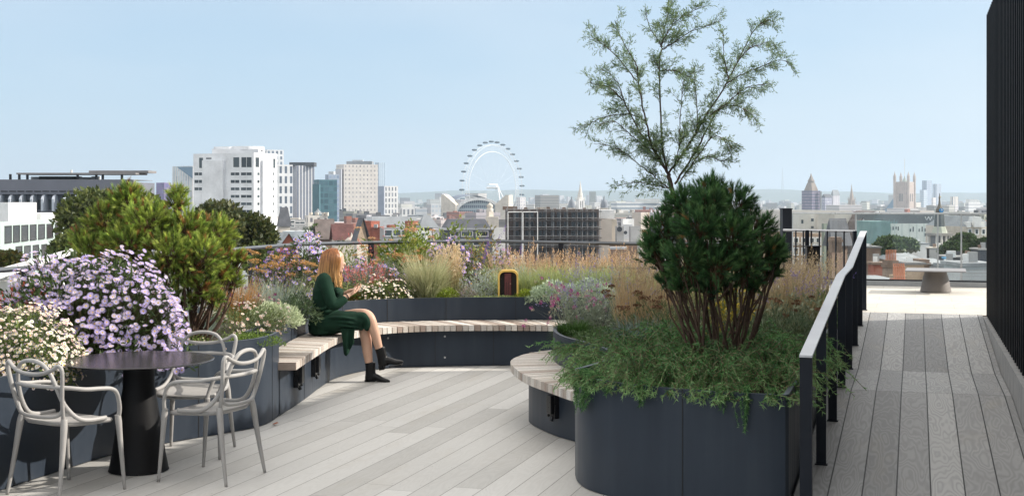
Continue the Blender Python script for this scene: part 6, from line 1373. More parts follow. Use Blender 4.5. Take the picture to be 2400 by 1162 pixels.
cm = mm.mesh('capsule', CAPM, True)
for i in range(32):
    a = 2 * math.pi * (i + .25) / 32; p = pt(a, wr, 0); o = bpy.data.objects.new('capsule', cm); COL.objects.link(o); o.parent = wh; o.location = Vector(p) - Vector(lw); o.rotation_euler = (0, 0, math.atan2(wn_[1], wn_[0]) + .9)
B('white_riverside_block', 'pale jagged block at the right foot of the giant wheel', 'building', 1210, 1219, 1232, 462, 1500, 40, facade('f_riv', (.6, .58, .58), (.3, .3, .34), 4, 3.5), PALE, z0=GROUND)
# ---- roofs right of centre
b = B('globe_tower', 'slender beige stone tower with a round top in front of the station arch', 'building', 1140, 1146, 1157, 496, 560, 30, CREAM); m = MB(); m.lathe([(1.4, ZW(496, 560)), (1.5, ZW(490, 560)), (1.0, ZW(488, 560)), (1.3, ZW(485, 560)), (1.3, ZW(481, 560)), (.7, ZW(478, 560)), (.05, ZW(475, 560))], (XW(1148, 562), 562, 0), 14); at0(m.obj('round_top', CREAM, b.o, True), b.loc); b.box('stepped_base', 1138, 1168, 508, 560, CREAM, 556, 5)
b = B('slate_mansard_office', 'dark office with a steep slate mansard and white framed window groups', 'building', 1036, 1041, 1155, 536, 262, 12, wallm('dark_stone', (.085, .09, .115), .5, .1), ll=6)
b.win([(1057, 1075, 543, 553), (1082, 1107, 543, 553), (1117, 1143, 543, 553)], GLZ, 'r', frame=WHITE, t=.14); b.win([(1060, 1100, 562, 574), (1110, 1145, 562, 574)], GLZ, 'r', frame=PALE, t=.14)
P4 = b.poly; I4 = offset(P4, 1.3); z1 = ZW(513, 264); m = MB(); v = [(*p, b.zt - .02) for p in offset(P4, .25)] + [(*p, z1) for p in I4]; m.add(v, [[i, (i + 1) % 4, 4 + (i + 1) % 4, 4 + i] for i in range(4)] + [[4, 5, 6, 7]]); at0(m.obj('roof', wallm('ribbed_slate', (.105, .11, .13), .4, .1), b.o), b.loc); m = MB(); ring_wall(m, offset(P4, -.2), b.zt - .25, b.zt + .1, .5); at0(m.obj('gutter', PALE, b.o), b.loc); b.box('skylight', 1114, 1140, 524, 531, LEAD, 262.6, .5)
B('white_slab_block', 'blank white block between the dark mansard and the scaffolded brick block', 'building', 1154, 1158, 1187, 533, 248, 16, WHITE, ASPH)
b = B('brick_flats', 'dark brown brick block wrapped in scaffolding in the centre right', 'building', 1182, 1187, 1404, 490, 232, 10, wallm('sooty_brick', (.105, .078, .068), .9, .35), ASPH, ll=1.2)
for y0 in (498, 520, 541, 562, 583):
    b.win([(x, x + 7, y0, y0 + 11) for x in (1208, 1232, 1243, 1262, 1273, 1292, 1306, 1322, 1340, 1354, 1366, 1380, 1391)], GLZ, 'r', frame=wallm('grey_frame', (.13, .13, .14)), t=.10)
for x, t in ((1232, 486), (1262, 487), (1285, 485), (1300, 488), (1322, 486), (1345, 489), (1370, 487)): b.chim(x, t, 493, BROWNB, None, w=7, Y=236, d=1)
b.box('stair_head', 1178, 1212, 484, 492, BROWNB, 238, 5); b.box('white_cornice', 1256, 1290, 486, 490, CREAM, 240, 3)
sc = empty('scaffolding', (XW(1295, 229), 229, GROUND), 'grey pole scaffolding standing against the dark brown brick block', 'scaffolding'); lsc = (XW(1295, 229), 229, GROUND); POLE = plain('scaffold_pole', (.30, .30, .30), .5, .3, 3, .1); BOARD = wallm('scaffold_board', (.075, .07, .07)); r2_ = b.r; nr2 = np.array((r2_[1], -r2_[0]))
def sp(px, off):
    t, _ = b.fp(px, 500, 'r'); p = b.c[:2] + r2_ * t + nr2 * off; return p
for px in (1186, 1203, 1220, 1238, 1256, 1276, 1292, 1309, 1326, 1348, 1360, 1372, 1386, 1402):
    for off in (.5, 1.6):
        p = sp(px, off); m = MB(); m.tube([(*p, GROUND), (*p, ZW(484 + RNG.uniform(-2, 5), 231))], .04, 4); at0(m.obj('standard', POLE, sc), lsc)
for y in (495, 516, 536.5, 557.5, 578.5):
    for k in range(2):
        off = (.5, 1.6)[k]; a, c_ = sp(1184, off), sp(1405, off); m = MB(); m.tube([(*a, ZW(y - 4.5, 230)), (*c_, ZW(y - 4.5, 232))], .035, 4); at0(m.obj('ledger', POLE, sc), lsc)
    a, c_ = sp(1184, .4), sp(1405, .4); d_ = unit(c_ - a); m = MB(); m.box((0, 0, ZW(y, 230) - .12), (np.linalg.norm(c_ - a), 1.3, ZW(y, 230)), ax=(*d_, 0), ay=(*nr2, 0), o=(*a, 0)); at0(m.obj('deck_board', BOARD, sc), lsc)
for xa, xb in ((1186, 1219), (1221, 1255)):
    for (pa, pb) in (((xa, 497), (xb, 497)), ((xa, 497), (xa, 600)), ((xb, 497), (xb, 600))):
        A_, B_ = sp(pa[0], 1.9), sp(pb[0], 1.9); m = MB(); m.tube([(*A_, ZW(pa[1], 230)), (*B_, ZW(pb[1], 230))], .065, 4); at0(m.obj('white_tube', WHITE, sc), lsc)
b = B('beige_slab_block', 'blank beige slab block with a bright white box on top right of the scaffolding', 'building', 1400, 1406, 1434, 513, 236, 12, wallm('beige_render', (.46, .41, .36), .3, .08), ASPH, ll=9); b.box('white_roof_box', 1402, 1440, 492, 512, WHITE, 239, 6); b.box('side_wall', 1434, 1446, 514, 600, CREAM, 240, 4)
b = B('plant_stack', 'grey stack of roof plant with a round fan right of the beige slab block', 'building', 1442, 1446, 1462, 530, 225, 20, GREYC, ASPH); m = MB(); m.tube([W(1452, 537, 224.3), W(1452, 537, 224.9)], .45, 14); m.tube([W(1466, 545, 224.3), W(1466, 545, 224.9)], .3, 14); at0(m.obj('fan', DGREY, b.o), b.loc)
b = B('white_stepped_house', 'bright white stepped house left of the dark rounded pine', 'building', 1456, 1460, 1486, 513, 300, 20, WHITE, LIGHTR); b.win([(1472, 1475, 530, 535)], GLZ, 'r'); b.box('lower_step', 1462, 1482, 525, 560, WHITE, 297, 3)
B('grey_flat_house', 'grey flat roofed house directly left of the dark rounded pine', 'building', 1474, 1478, 1500, 530, 280, 20, GREYC, ASPH)
b = B('tan_block', 'tan block with pale stripes touching the left edge of the dark rounded pine', 'building', 1482, 1502, 1522, 498, 420, 45, facade('f_tan', (.52, .47, .42), (.62, .5, .36), 6, 200, (.6, .8), (0, 1), gvar=0), LEAD)
b = B('brown_roof_shed', 'low dark brown roof with pale skylights behind the coppery reed grass on the right', 'building', 1428, 1436, 1494, 568, 150, 14, BROWNB, wallm('brown_felt', (.13, .11, .10))); b.box('skylight', 1430, 1470, 579, 584, PALE, 148, 1)
b = B('white_striped_slab', 'long white slab block with dark window bands behind the tree left of the pine', 'building', 1432, 1446, 1548, 474, 1500, 18, facade('f_band', (.66, .66, .66), (.22, .26, .32), 60, 4.4, (.0, 1.0), (.35, .75), gvar=.1), PALE); b.box('upper_part', 1490, 1546, 466, 476, facade('f_band2', (.66, .66, .64), (.3, .33, .38), 60, 4.4, (.0, 1.0), (.5, .8), gvar=.1), 1510, 12)
def spire(name, label, px, yt, ys, yb, w, D, mat, roofm, cat='church spire', oct_=8, belfry=True):
    o = empty(name, (XW(px, D), D, GROUND), label, cat); l_ = (XW(px, D), D, GROUND); h = w / F * D / 2
    m = MB(); m.box((-h, -h, GROUND), (h, h, ZW(ys, D)), ax=(.9, .43, 0), ay=(-.43, .9, 0), o=(l_[0], D, 0)); at0(m.obj('tower', mat, o), l_)
    m = MB(); m.lathe([(h * 1.05, ZW(ys, D)), (h * .82, ZW(ys - (ys - yt) * .18, D)), (h * .86, ZW(ys - (ys - yt) * .2, D)), (h * .5, ZW(ys - (ys - yt) * .45, D)), (h * .22, ZW(ys - (ys - yt) * .75, D)), (.05, ZW(yt, D))], (l_[0], D, 0), oct_); at0(m.obj('spire', roofm, o), l_)
    if belfry:
        for s in (-1, 1):
            for t in (-1, 1): m = MB(); x, y = l_[0] + (s * .9 - t * .43) * h, D + (s * .43 + t * .9) * h; m.lathe([(h * .2, ZW(ys + 1, D)), (h * .16, ZW(ys - 3, D)), (.03, ZW(ys - 8, D))], (x, y, 0), 6); at0(m.obj('pinnacle', mat, o), l_)
    for dx in (-.35, .35): m = MB(); m.box((dx * h - h * .12, -h - .05, ZW((ys + yb) / 2 + 2, D)), (dx * h + h * .12, -h - .001, ZW(ys + 3, D)), ax=(.9, .43, 0), ay=(-.43, .9, 0), o=(l_[0], D, 0)); at0(m.obj('belfry_opening', DGREY, o), l_)
    return o, l_
spire('white_spire', 'slender white stone church spire above the scaffolded brick block', 1360, 424, 468, 500, 15, 700, WHITE, wallm('portland_stone', (.64, .62, .57)), oct_=8)
for px, yt, lb, in ((1340, 460, 'small dark grey lead dome left of the white church spire'), (1416, 458, 'small blue grey lead dome right of the white church spire')):
    Dd = 880.0; o = empty('domed_turret', (XW(px, Dd), Dd, GROUND), lb, 'dome'); l_ = (XW(px, Dd), Dd, GROUND); h = 9 / F * Dd
    m = MB(); m.box((l_[0] - h, Dd - h, GROUND), (l_[0] + h, Dd + h, ZW(487, Dd))); at0(m.obj('drum', CREAM, o), l_); m = MB(); m.lathe([(h, ZW(487, Dd)), (h * .97, ZW(481, Dd)), (h * .8, ZW(474, Dd)), (h * .45, ZW(469, Dd)), (h * .2, ZW(467, Dd)), (h * .18, ZW(463, Dd)), (.05, ZW(yt, Dd))], (l_[0], Dd, 0), 14); at0(m.obj('cap', wallm('dome_lead', (.20, .22, .25)), o, True), l_)
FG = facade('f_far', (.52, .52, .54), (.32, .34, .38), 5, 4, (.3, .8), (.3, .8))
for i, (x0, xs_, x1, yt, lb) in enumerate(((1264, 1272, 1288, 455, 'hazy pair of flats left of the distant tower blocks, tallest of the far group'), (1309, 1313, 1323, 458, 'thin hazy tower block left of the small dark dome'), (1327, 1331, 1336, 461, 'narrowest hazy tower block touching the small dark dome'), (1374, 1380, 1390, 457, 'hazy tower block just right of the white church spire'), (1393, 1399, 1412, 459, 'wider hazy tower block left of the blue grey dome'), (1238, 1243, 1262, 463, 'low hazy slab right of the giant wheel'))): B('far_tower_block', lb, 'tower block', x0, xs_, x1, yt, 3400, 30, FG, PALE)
# ---- right: palace towers and beyond
b = B('clock_tower', 'clock tower wrapped in dark scaffolding with a pointed spire on the right skyline', 'clock tower', 1879, 1903, 1923, 447, 1835, 40, facade('f_scaf', (.09, .08, .13), (.17, .14, .19), 2.5, 4, (.1, .9), (.6, .9)), ASPH); l_ = b.loc; cxy = b.poly.mean(0); GILT = wallm('gilded_roof', (.22, .18, .15), .1, .25)
for nm, pr, nn in (('lower_roof', [(10.0, 448), (5.0, 428)], 4), ('lantern', [(4.4, 428), (4.4, 424.5), (5.2, 424.5), (4.8, 423.5)], 8), ('spire', [(4.6, 424), (2.6, 418), (1.2, 412), (.12, 406)], 4)):
    m = MB(); m.lathe([(r, ZW(y, 1847)) for r, y in pr], (0, 0, 0), nn); o = m.obj(nm, GILT, b.o); o.location = (cxy[0] - l_[0], cxy[1] - l_[1], -l_[2]); o.rotation_euler = (0, 0, math.radians(40 + 45))
b.box('side_hoist', 1923, 1926, 448, 492, GREYC, 1840, 4)
b = B('curved_roof_block', 'slate blue block with a rounded roof right of the scaffolded clock tower', 'building', 1925, 1934, 1950, 463, 1900, 35, facade('f_cr', (.26, .27, .36), (.36, .36, .42), 3, 4), SLATE); b.hip(SLATE, 5, ridge=3)
b = B('tall_gabled_block', 'taller pale block with a blunt grey top left of the small stone spire', 'building', 1947, 1953, 1968, 458, 1950, 35, facade('f_tg', (.46, .45, .5), (.58, .58, .6), 4, 90, (.2, .5), (0, 1), gvar=0), PALE); b.hip(LEAD, 8, ridge=1.5)
spire('stone_spire', 'small brown stone spire between the clock tower and the great square tower', 1996, 431, 468, 490, 11, 1700, wallm('brown_stone', (.36, .31, .28)), CACHE['brown_stone'])
vt = B('square_tower', 'great square stone tower with corner pinnacles and a tall flagpole', 'tower', 2097, 2129, 2143, 426, 2060, 62, facade('f_vic', (.42, .35, .31), (.30, .24, .22), 3.2, 7, (.3, .7), (.2, .8), gvar=.2), LEAD, par=2)
PST = wallm('palace_stone', (.44, .37, .33), .1)
for i, p in enumerate(vt.poly):
    m = MB(); z = vt.zt; m.lathe([(2.2, GROUND), (2.2, z + 3), (2.5, z + 3.2), (2.1, z + 7.5), (2.5, z + 8), (1.4, z + 11), (.5, z + 14), (.08, z + 16)], (p[0], p[1], 0), 8); at0(m.obj('corner_turret', PST, vt.o), vt.loc)
vt.win([(2107 + i * 3.4, 2108.8 + i * 3.4, 454, 472) for i in range(3)], DGREY, 'l', 'tall_window'); vt.win([(2133 + i * 4.5, 2135 + i * 4.5, 454, 472) for i in range(2)], DGREY, 'r', 'tall_window')
c_ = vt.poly.mean(0); m = MB(); m.lathe([(5, vt.zt - 1), (2.5, vt.zt + 4), (1.0, vt.zt + 7), (.5, vt.zt + 9)], (*c_, 0), 8); at0(m.obj('crown', wallm('green_copper', (.34, .38, .34)), vt.o), vt.loc); m = MB(); m.tube([(*c_, vt.zt + 8), (*c_, ZW(372, vt.D + 14))], .45, 6); at0(m.obj('flagpole', WHITE, vt.o), vt.loc)
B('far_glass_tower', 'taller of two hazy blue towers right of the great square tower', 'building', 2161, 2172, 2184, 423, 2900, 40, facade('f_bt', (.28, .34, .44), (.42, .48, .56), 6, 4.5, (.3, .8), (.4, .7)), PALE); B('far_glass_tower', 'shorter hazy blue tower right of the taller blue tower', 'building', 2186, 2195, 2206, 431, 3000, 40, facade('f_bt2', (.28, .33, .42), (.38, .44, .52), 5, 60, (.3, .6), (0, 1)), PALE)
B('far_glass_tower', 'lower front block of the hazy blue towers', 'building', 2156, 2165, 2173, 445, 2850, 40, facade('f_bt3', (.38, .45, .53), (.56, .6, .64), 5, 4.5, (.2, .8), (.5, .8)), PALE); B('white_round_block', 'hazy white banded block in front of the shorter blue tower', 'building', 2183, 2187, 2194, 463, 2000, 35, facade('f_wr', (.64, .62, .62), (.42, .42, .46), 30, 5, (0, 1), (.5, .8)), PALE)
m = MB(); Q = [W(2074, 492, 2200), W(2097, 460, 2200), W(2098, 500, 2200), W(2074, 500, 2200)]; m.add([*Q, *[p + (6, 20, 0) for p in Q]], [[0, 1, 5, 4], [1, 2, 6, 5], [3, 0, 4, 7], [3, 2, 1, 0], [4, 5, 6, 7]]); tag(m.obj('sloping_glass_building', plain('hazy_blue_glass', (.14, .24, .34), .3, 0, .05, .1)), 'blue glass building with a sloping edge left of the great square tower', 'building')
B('cream_tower_block', 'hazy cream tower with a dark central stripe on the far right', 'building', 2227, 2234, 2247, 461, 2200, 35, facade('f_ct', (.62, .58, .54), (.24, .26, .3), 9, 300, (.4, .6), (0, 1), gvar=0), PALE); b = B('white_terraced_block', 'white block with stepped terraces at the far right skyline', 'building', 2262, 2270, 2298, 474, 1700, 30, facade('f_wt', (.66, .66, .67), (.4, .42, .46), 40, 4.2, (0, 1), (.55, .85), gvar=0), PALE); b.box('top_step', 2270, 2290, 467, 476, WHITE, 1712, 10)
m = MB(); p0, p1 = W(1834, 392, 9000), W(1834, 450, 9000)
for s in (-1, 1): m.tube([p1 + (s * 6, 0, 0), p0], [1.8, .7], 4)
for z in np.linspace(.1, .9, 9): q = p1 * (1 - z) + p0 * z; m.box((-6 * (1 - z) - .5, -.5, -.6), (6 * (1 - z) + .5, .5, .6), o=q)
tag(m.obj('lattice_mast', GREYC), 'faint lattice radio mast on the far hills above the dark pillar', 'mast')
# ---- right middle distance, seen through the glass
b = B('white_stone_block', 'large pale stone block with few windows seen through the glass left of the steeple', 'building', 1840, 1850, 1996, 494, 300, 10, wallm('pale_portland', (.60, .58, .54), .15, .1), LIGHTR, ll=24); b.win([(1878, 1883, 515, 524), (1901, 1907, 512, 519), (1901, 1907, 530, 535), (1975, 1980, 512, 520)], GLZ, 'r'); b.box('side_bay', 1918, 1956, 497, 600, CREAM, 297, 2)
b = B('terrace_houses', 'row of brown brick houses with white sash windows behind the picket railing', 'building', 1850, 1854, 1925, 548, 130, 12, wallm('warm_stock_brick', (.34, .24, .17), 1, .2), SLATE, ll=9); b.win([(x, x + 9, y, y + 14) for y in (558, 582, 606) for x in (1861, 1880, 1898, 1913)], GLZ, 'r', frame=WHITE, t=.1); b.box('parapet', 1852, 1924, 568, 571, CREAM, 129.6, .3)
b = B('green_roof_box', 'dull green box and brown chimney block behind the picket railing', 'building', 1926, 1931, 1962, 524, 190, 25, wallm('dull_green', (.20, .23, .18)), ASPH); b.chim(1966, 522, 545, BROWNB, TERRA, w=13, n=3, Y=188)
b = B('brown_chimney_house', 'dark brown brick chimney house right of the stock brick row', 'building', 1940, 1950, 1986, 575, 100, 30, BROWNB); b.hip(SLATE, 2.0); b.chim(1962, 556, 592, BROWNB, TERRA, w=22, n=4, Y=97, d=1.2)
o = empty('arched_roof_hall', (XW(2030, 285), 285, GROUND), 'dark brown hall with a huge curved roof edge left of the lettered roof', 'building'); l_ = (XW(2030, 285), 285, GROUND); Q = [(2006, 600)] + [(2006 + 46 * (1 - math.cos(t)), 556 - 60 * math.sin(t)) for t in np.linspace(.1, math.pi / 2, 10)] + [(2062, 496), (2062, 600)]
m = MB(); P = [W(x, y, 285) for x, y in Q]; k = len(P); m.add([*P, *[p + (3, 25, 0) for p in P]], [[i, (i + 1) % k, k + (i + 1) % k, k + i] for i in range(k)], None); m.add([P[-1], *P[:-1]], None, [[0, i + 1, i] for i in range(1, k - 1)]); at0(m.obj('wall', wallm('umber_cladding', (.11, .085, .08)), o), l_)
m = MB(); m.tube([W(2006 + 50 * (1 - math.cos(t)) + 4, 556 - 58 * math.sin(t), 284.5) for t in np.linspace(.1, math.pi / 2, 10)], .18, 4); at0(m.obj('roof_edge', PALE, o), l_)
b = B('lettered_roof_hotel', 'pale ribbed hotel with a dark roof carrying a big letter W', 'building', 2040, 2088, 2196, 524, 272, 10, facade('f_hotel', (.54, .58, .56), (.44, .49, .48), 1.6, 60, (.4, .6), (0, 1), gvar=0), ASPH, ll=16, lr=None)
b.win([(2083 + x, 2085.4 + x, 531, 531 + h) for x, h in ((2, 9), (9, 8), (16, 6), (21, 9))] + [(2132, 2135, 536, 543), (2139, 2141.5, 531, 543), (2153, 2155.5, 536, 543), (2160, 2162.5, 531, 543), (2167, 2170, 535, 543), (2174, 2176.5, 531, 541), (2167, 2170, 546, 554)], GLZ, 'r')
m = MB(); m.box((XW(2050, 276), 276, b.zt - 1), (XW(2190, 276), 290, ZW(499, 276))); ro = at0(m.obj('roof', wallm('dark_grey_cladding', (.14, .155, .165), .3, .1), b.o), b.loc); m = MB(); m.box((XW(2040, 268), 268, GROUND), (XW(2087, 268), 280, ZW(519, 268))); at0(m.obj('glass_wing', TEALG, b.o), b.loc)
m = MB(); x0, x1 = XW(2168, 275.8), XW(2184, 275.8); zt_, zb_ = ZW(508, 275.8), ZW(516, 275.8); dx = (x1 - x0) / 4
for i in range(4):
    a, c_ = (zt_, zb_) if i % 2 == 0 else (zb_, zt_); m.tube([(x0 + dx * i, 275.8, a), (x0 + dx * (i + 1), 275.8, c_)], .09, 4)
ob = m.obj('letter_sign', PALE, b.o); at0(ob, b.loc)
for i in range(7): x = 2062 + i * 6; m = MB(); m.add([W(x, 524, 269), W(x + 5, 524, 269), W(x + 5, 515 - i % 2 * 3, 269), W(x + 2, 524, 271), W(x + 5, 524, 271)], None, [[0, 1, 2], [0, 2, 3], [1, 4, 2], [3, 2, 4]]); at0(m.obj('glass_peak', TEALG, b.o), b.loc)
# steeple
SD_ = 180.0; sx_ = XW(2202, SD_); so_ = empty('church_steeple', (sx_, SD_, GROUND), 'tall stone church steeple with a blue clock and dark lead stage behind the glass', 'church'); l_ = (sx_, SD_, GROUND); s1 = SD_ / F; q_ = lambda y: ZW(y, SD_); STN = wallm('steeple_stone', (.56, .54, .50), .6, .15)
def sbox(nm, w, y0, y1, mt): m = MB(); h = w * s1 / 2; m.box((-h, -h, q_(y1)), (h, h, q_(y0)), ax=(.97, .24, 0), ay=(-.24, .97, 0), o=(sx_, SD_, 0)); return at0(m.obj(nm, mt, so_), l_)
sbox('base', 62, 583, 1150, STN); sbox('belfry_core', 30, 552, 583, wallm('belfry_dark', (.16, .16, .17))); sbox('cornice', 45, 546, 552, wallm('weathered_cornice', (.27, .255, .235), .8, .2)); m = MB(); m.lathe([(19 * s1, q_(546)), (17 * s1, q_(541)), (14.5 * s1, q_(533)), (13 * s1, q_(531))], (sx_, SD_, 0), 8); at0(m.obj('upper_stage', wallm('mossy_stone', (.40, .42, .35), .8, .15), so_), l_)
for a in (-1, -.33, .33, 1):
    for bb in (-1, 1):
        m = MB(); u, v_ = a * 18 * s1, bb * 18 * s1; m.lathe([(.22, q_(583)), (.2, q_(580)), (.17, q_(554)), (.24, q_(552))], (sx_ + u * .97 - v_ * .24, SD_ + u * .24 + v_ * .97, 0), 8); at0(m.obj('column', STN, so_), l_)
m = MB(); m.lathe([(13 * s1, q_(532)), (12 * s1, q_(515)), (11 * s1, q_(503)), (11.5 * s1, q_(501)), (10.5 * s1, q_(498))], (sx_, SD_, 0), 8); at0(m.obj('lead_stage', wallm('dark_lead', (.085, .10, .105)), so_), l_)
m = MB(); m.lathe([(9 * s1, q_(498)), (8.5 * s1, q_(490)), (6 * s1, q_(486)), (3.5 * s1, q_(482)), (2.6 * s1, q_(474)), (1.8 * s1, q_(466)), (2.6 * s1, q_(463)), (1.2 * s1, q_(460)), (.04, q_(453))], (sx_, SD_, 0), 8); at0(m.obj('spire', wallm('spire_dark', (.14, .13, .11)), so_), l_)
m = MB(); c_ = np.array((sx_ + .05, SD_ - 9.6 * s1, q_(493))); m.tube([c_, c_ + (0, -.12, 0)], 5.2 * s1, 20); at0(m.obj('clock_face', plain('blue_clock', (.06, .26, .52), .4), so_), l_); m = MB(); m.tube([c_ + (0, -.13, 0), c_ + (0, -.13, .2)], .03, 4); m.tube([c_ + (0, -.13, 0), c_ + (.15, -.13, .06)], .03, 4); at0(m.obj('clock_hand', WHITE, so_), l_)
m = MB(); m.lathe([(1.0 * s1, q_(463)), (2.2 * s1, q_(461.5)), (1.0 * s1, q_(460))], (sx_ + 1.5 * s1, SD_, 0), 8); at0(m.obj('weather_vane', wallm('gilt_vane', (.5, .42, .2)), so_), l_)
b = B('banded_office', 'grey office with pale storey bands right of the church steeple', 'building', 2214, 2218, 2264, 515, 300, 14, facade('f_bo', (.58, .55, .5), (.20, .22, .24), 30, 3.4, (.05, .95), (.35, .75), gvar=.3), LIGHTR)
b = B('dormered_mansard', 'pale mansard roofed block with arched dormers at the right beside the fin wall', 'building', 2258, 2263, 2330, 531, 240, 12, CREAM, ll=14); P4 = b.poly; I4 = offset(P4, 2.0); z1 = ZW(507, 242); m = MB(); m.add([(*p, b.zt) for p in P4] + [(*p, z1) for p in I4], [[i, (i + 1) % 4, 4 + (i + 1) % 4, 4 + i] for i in range(4)] + [[4, 5, 6, 7]]); at0(m.obj('roof', LEAD, b.o), b.loc)
for x in (2272, 2288, 2304): b.box('dormer', x - 4, x + 4, 520, 533, WHITE, 239.5, 2)
b.box('gable_front', 2284, 2300, 508, 532, WHITE, 239, 1); b.win([(x, x + 6, 538, 548) for x in (2270, 2286, 2302)], GLZ, 'r', frame=WHITE)
# near roofs beyond the glass balustrade
def shed(name, lb, x0, x1, yt, yb, D, mat, roofm=None, d=6, extra=None, cat='building'):
    d *= .4
    o = empty(name, (XW((x0 + x1) / 2, D), D + d / 2, GROUND), lb, cat); l_ = (XW((x0 + x1) / 2, D), D + d / 2, GROUND); m = MB(); zt = ZW(yt, D); m.box((XW(x0, D), D, GROUND), (XW(x1, D), D + d, zt)); at0(m.obj('wall', mat, o), l_)
    m = MB(); m.box((XW(x0, D) - .1, D - .1, zt + .002), (XW(x1, D) + .1, D + d + .1, zt + .12)); at0(m.obj('roof', roofm or LIGHTR, o), l_)
    X0, X1 = XW(x0, D), XW(x1, D)
    for i in range(2 + int((X1 - X0) > 1.2) * 2):
        a, s_ = RNG.uniform(X0 + .1, max(X0 + .15, X1 - .6)), RNG.uniform(.15, .5); b_ = D + d * RNG.uniform(.15, .7); m = MB(); m.box((a, b_, zt + .1), (a + s_, b_ + s_ * .6, zt + .12 + RNG.uniform(.1, .45))); at0(m.obj('roof_vent', (GREYC, WHITE, DGREY, BROWNB)[i % 4], o), l_)
    return o, l_
def hiproof(name, lb, x0, x1, yr, ye, D, d, mat, roofm):
    d *= .6
    o = empty(name, (XW((x0 + x1) / 2, D), D + d / 2, GROUND), lb, 'building'); l_ = (XW((x0 + x1) / 2, D), D + d / 2, GROUND); a, c_ = XW(x0, D), XW(x1, D); ze, zr = ZW(ye, D), ZW(yr, D + d / 2); m = MB(); m.box((a, D, GROUND), (c_, D + d, ze)); at0(m.obj('wall', mat, o), l_); w_ = (c_ - a) * .22
    m = MB(); m.add([(a - .2, D - .2, ze), (c_ + .2, D - .2, ze), (c_ + .2, D + d + .2, ze), (a - .2, D + d + .2, ze), (a + w_, D + d / 2, zr), (c_ - w_, D + d / 2, zr)], [[0, 1, 5, 4], [2, 3, 4, 5]], [[1, 2, 5], [3, 0, 4]]); at0(m.obj('roof', roofm, o), l_); return o, l_
def stack(lb, x0, x1, yt, yb, D, n, mat=BRICK, d=1.0):
    o = empty('chimney_stack', (XW((x0 + x1) / 2, D), D, ZW(yb, D)), lb, 'chimney', None); l_ = (XW((x0 + x1) / 2, D), D, ZW(yb, D)); zt = ZW(yt, D); a, c_ = XW(x0, D), XW(x1, D); m = MB(); m.box((a, D, l_[2] - 6), (c_, D + d, zt)); m.box((a - .07, D - .07, zt - .4), (c_ + .07, D + d + .07, zt - .2)); at0(m.obj('stack', mat, o), l_)
    for i in range(n):
        x = a + (c_ - a) * (i + .5) / n; r = min(.15, (c_ - a) / n * .4); m = MB(); m.lathe([(r * 1.1, zt - .02), (r, zt + .08), (r * .8, zt + .5), (r, zt + .55), (r * .6, zt + .55)], (x, D + d * .4, 0), 8); at0(m.obj('pot', TERRA, o), l_)
hiproof('hipped_roof_house', 'white hipped metal roof with a dark hatch below the trees', 2106, 2172, 593, 612, 96, 10, STOCK, LIGHTR)
shed('brown_brick_house', 'brown brick house end by the top of the handrail', 2030, 2064, 581, 640, 110, BROWNB, ASPH)
shed('brick_party_wall', 'red brick wall with a grey lean-to near the handrail', 2048, 2080, 620, 660, 74, BRICK, BROWNB, 3)
stack('tall brown chimney stack with a row of terracotta pots', 2080, 2106, 610, 640, 72, 7, BROWNB)
stack('low chimney stack with pots in front of the tan wall', 2098, 2126, 646, 664, 62, 6, STOCK)
stack('broad brown chimney block without pots above the low table', 2156, 2179, 608, 630, 84, 0, BROWNB, 1.6)
stack('second row of terracotta pots on a red stack near the balustrade foot', 2100, 2128, 655, 668, 58, 6, BRICK)
shed('tan_brick_house', 'tan stock brick house wall behind the low table', 2124, 2166, 620, 680, 78, STOCK, ASPH, 5)
hiproof('grey_gablet_house', 'low grey roof with a small gable left of the terracotta pots', 2052, 2098, 646, 656, 60, 6, BROWNB, LEAD)
hiproof('pale_rooflight_house', 'pale grey flat topped rooflight right of the brown chimney block', 2178, 2222, 605, 618, 84, 7, GREYC, LIGHTR)
shed('blue_tarpaulin_crate', 'bright blue tarpaulin covered crate on the roofs by the low table', 2219, 2228, 607, 640, 82, plain('blue_tarp', (.10, .36, .62), .5), CACHE['blue_tarp'], 1.5, cat='crate')
shed('dark_flat_roof', 'long dark flat roofed block below the right hand trees', 2228, 2300, 604, 640, 105, DGREY, GREYC, 8)
shed('dark_lift_housing', 'dark box shaped lift housing against the fin wall', 2297, 2340, 586, 640, 100, wallm('blue_black', (.07, .08, .10)), GREYC, 5)
o, l_ = shed('grey_boarded_shed', 'pale grey boarded rooftop shed at the right end of the balustrade', 2254, 2330, 624, 690, 48, wallm('grey_boards', (.42, .45, .47), 2, .1), LIGHTR, 5)
for i in range(5): m = MB(); z = ZW(632 + i * 7.5, 48); m.box((XW(2254, 48), 47.97, z - .012), (XW(2330, 48), 47.998, z)); at0(m.obj('board_joint', GREYC, o), l_)
shed('glazed_lean_to', 'narrow glazed lean-to left of the grey boarded shed', 2218, 2252, 626, 690, 52, facade('f_lean', (.4, .43, .45), (.12, .15, .17), 100, 100), LEAD, 3)
shed('white_parapet_house', 'white parapet house between the pale hotel and the steeple base', 2150, 2178, 572, 610, 150, WHITE, LEAD, 6)
shed('steeple_porch', 'dark stone parapet with a white coping in front of the steeple base', 2172, 2246, 582, 640, 150, GREYC, CREAM, 5)
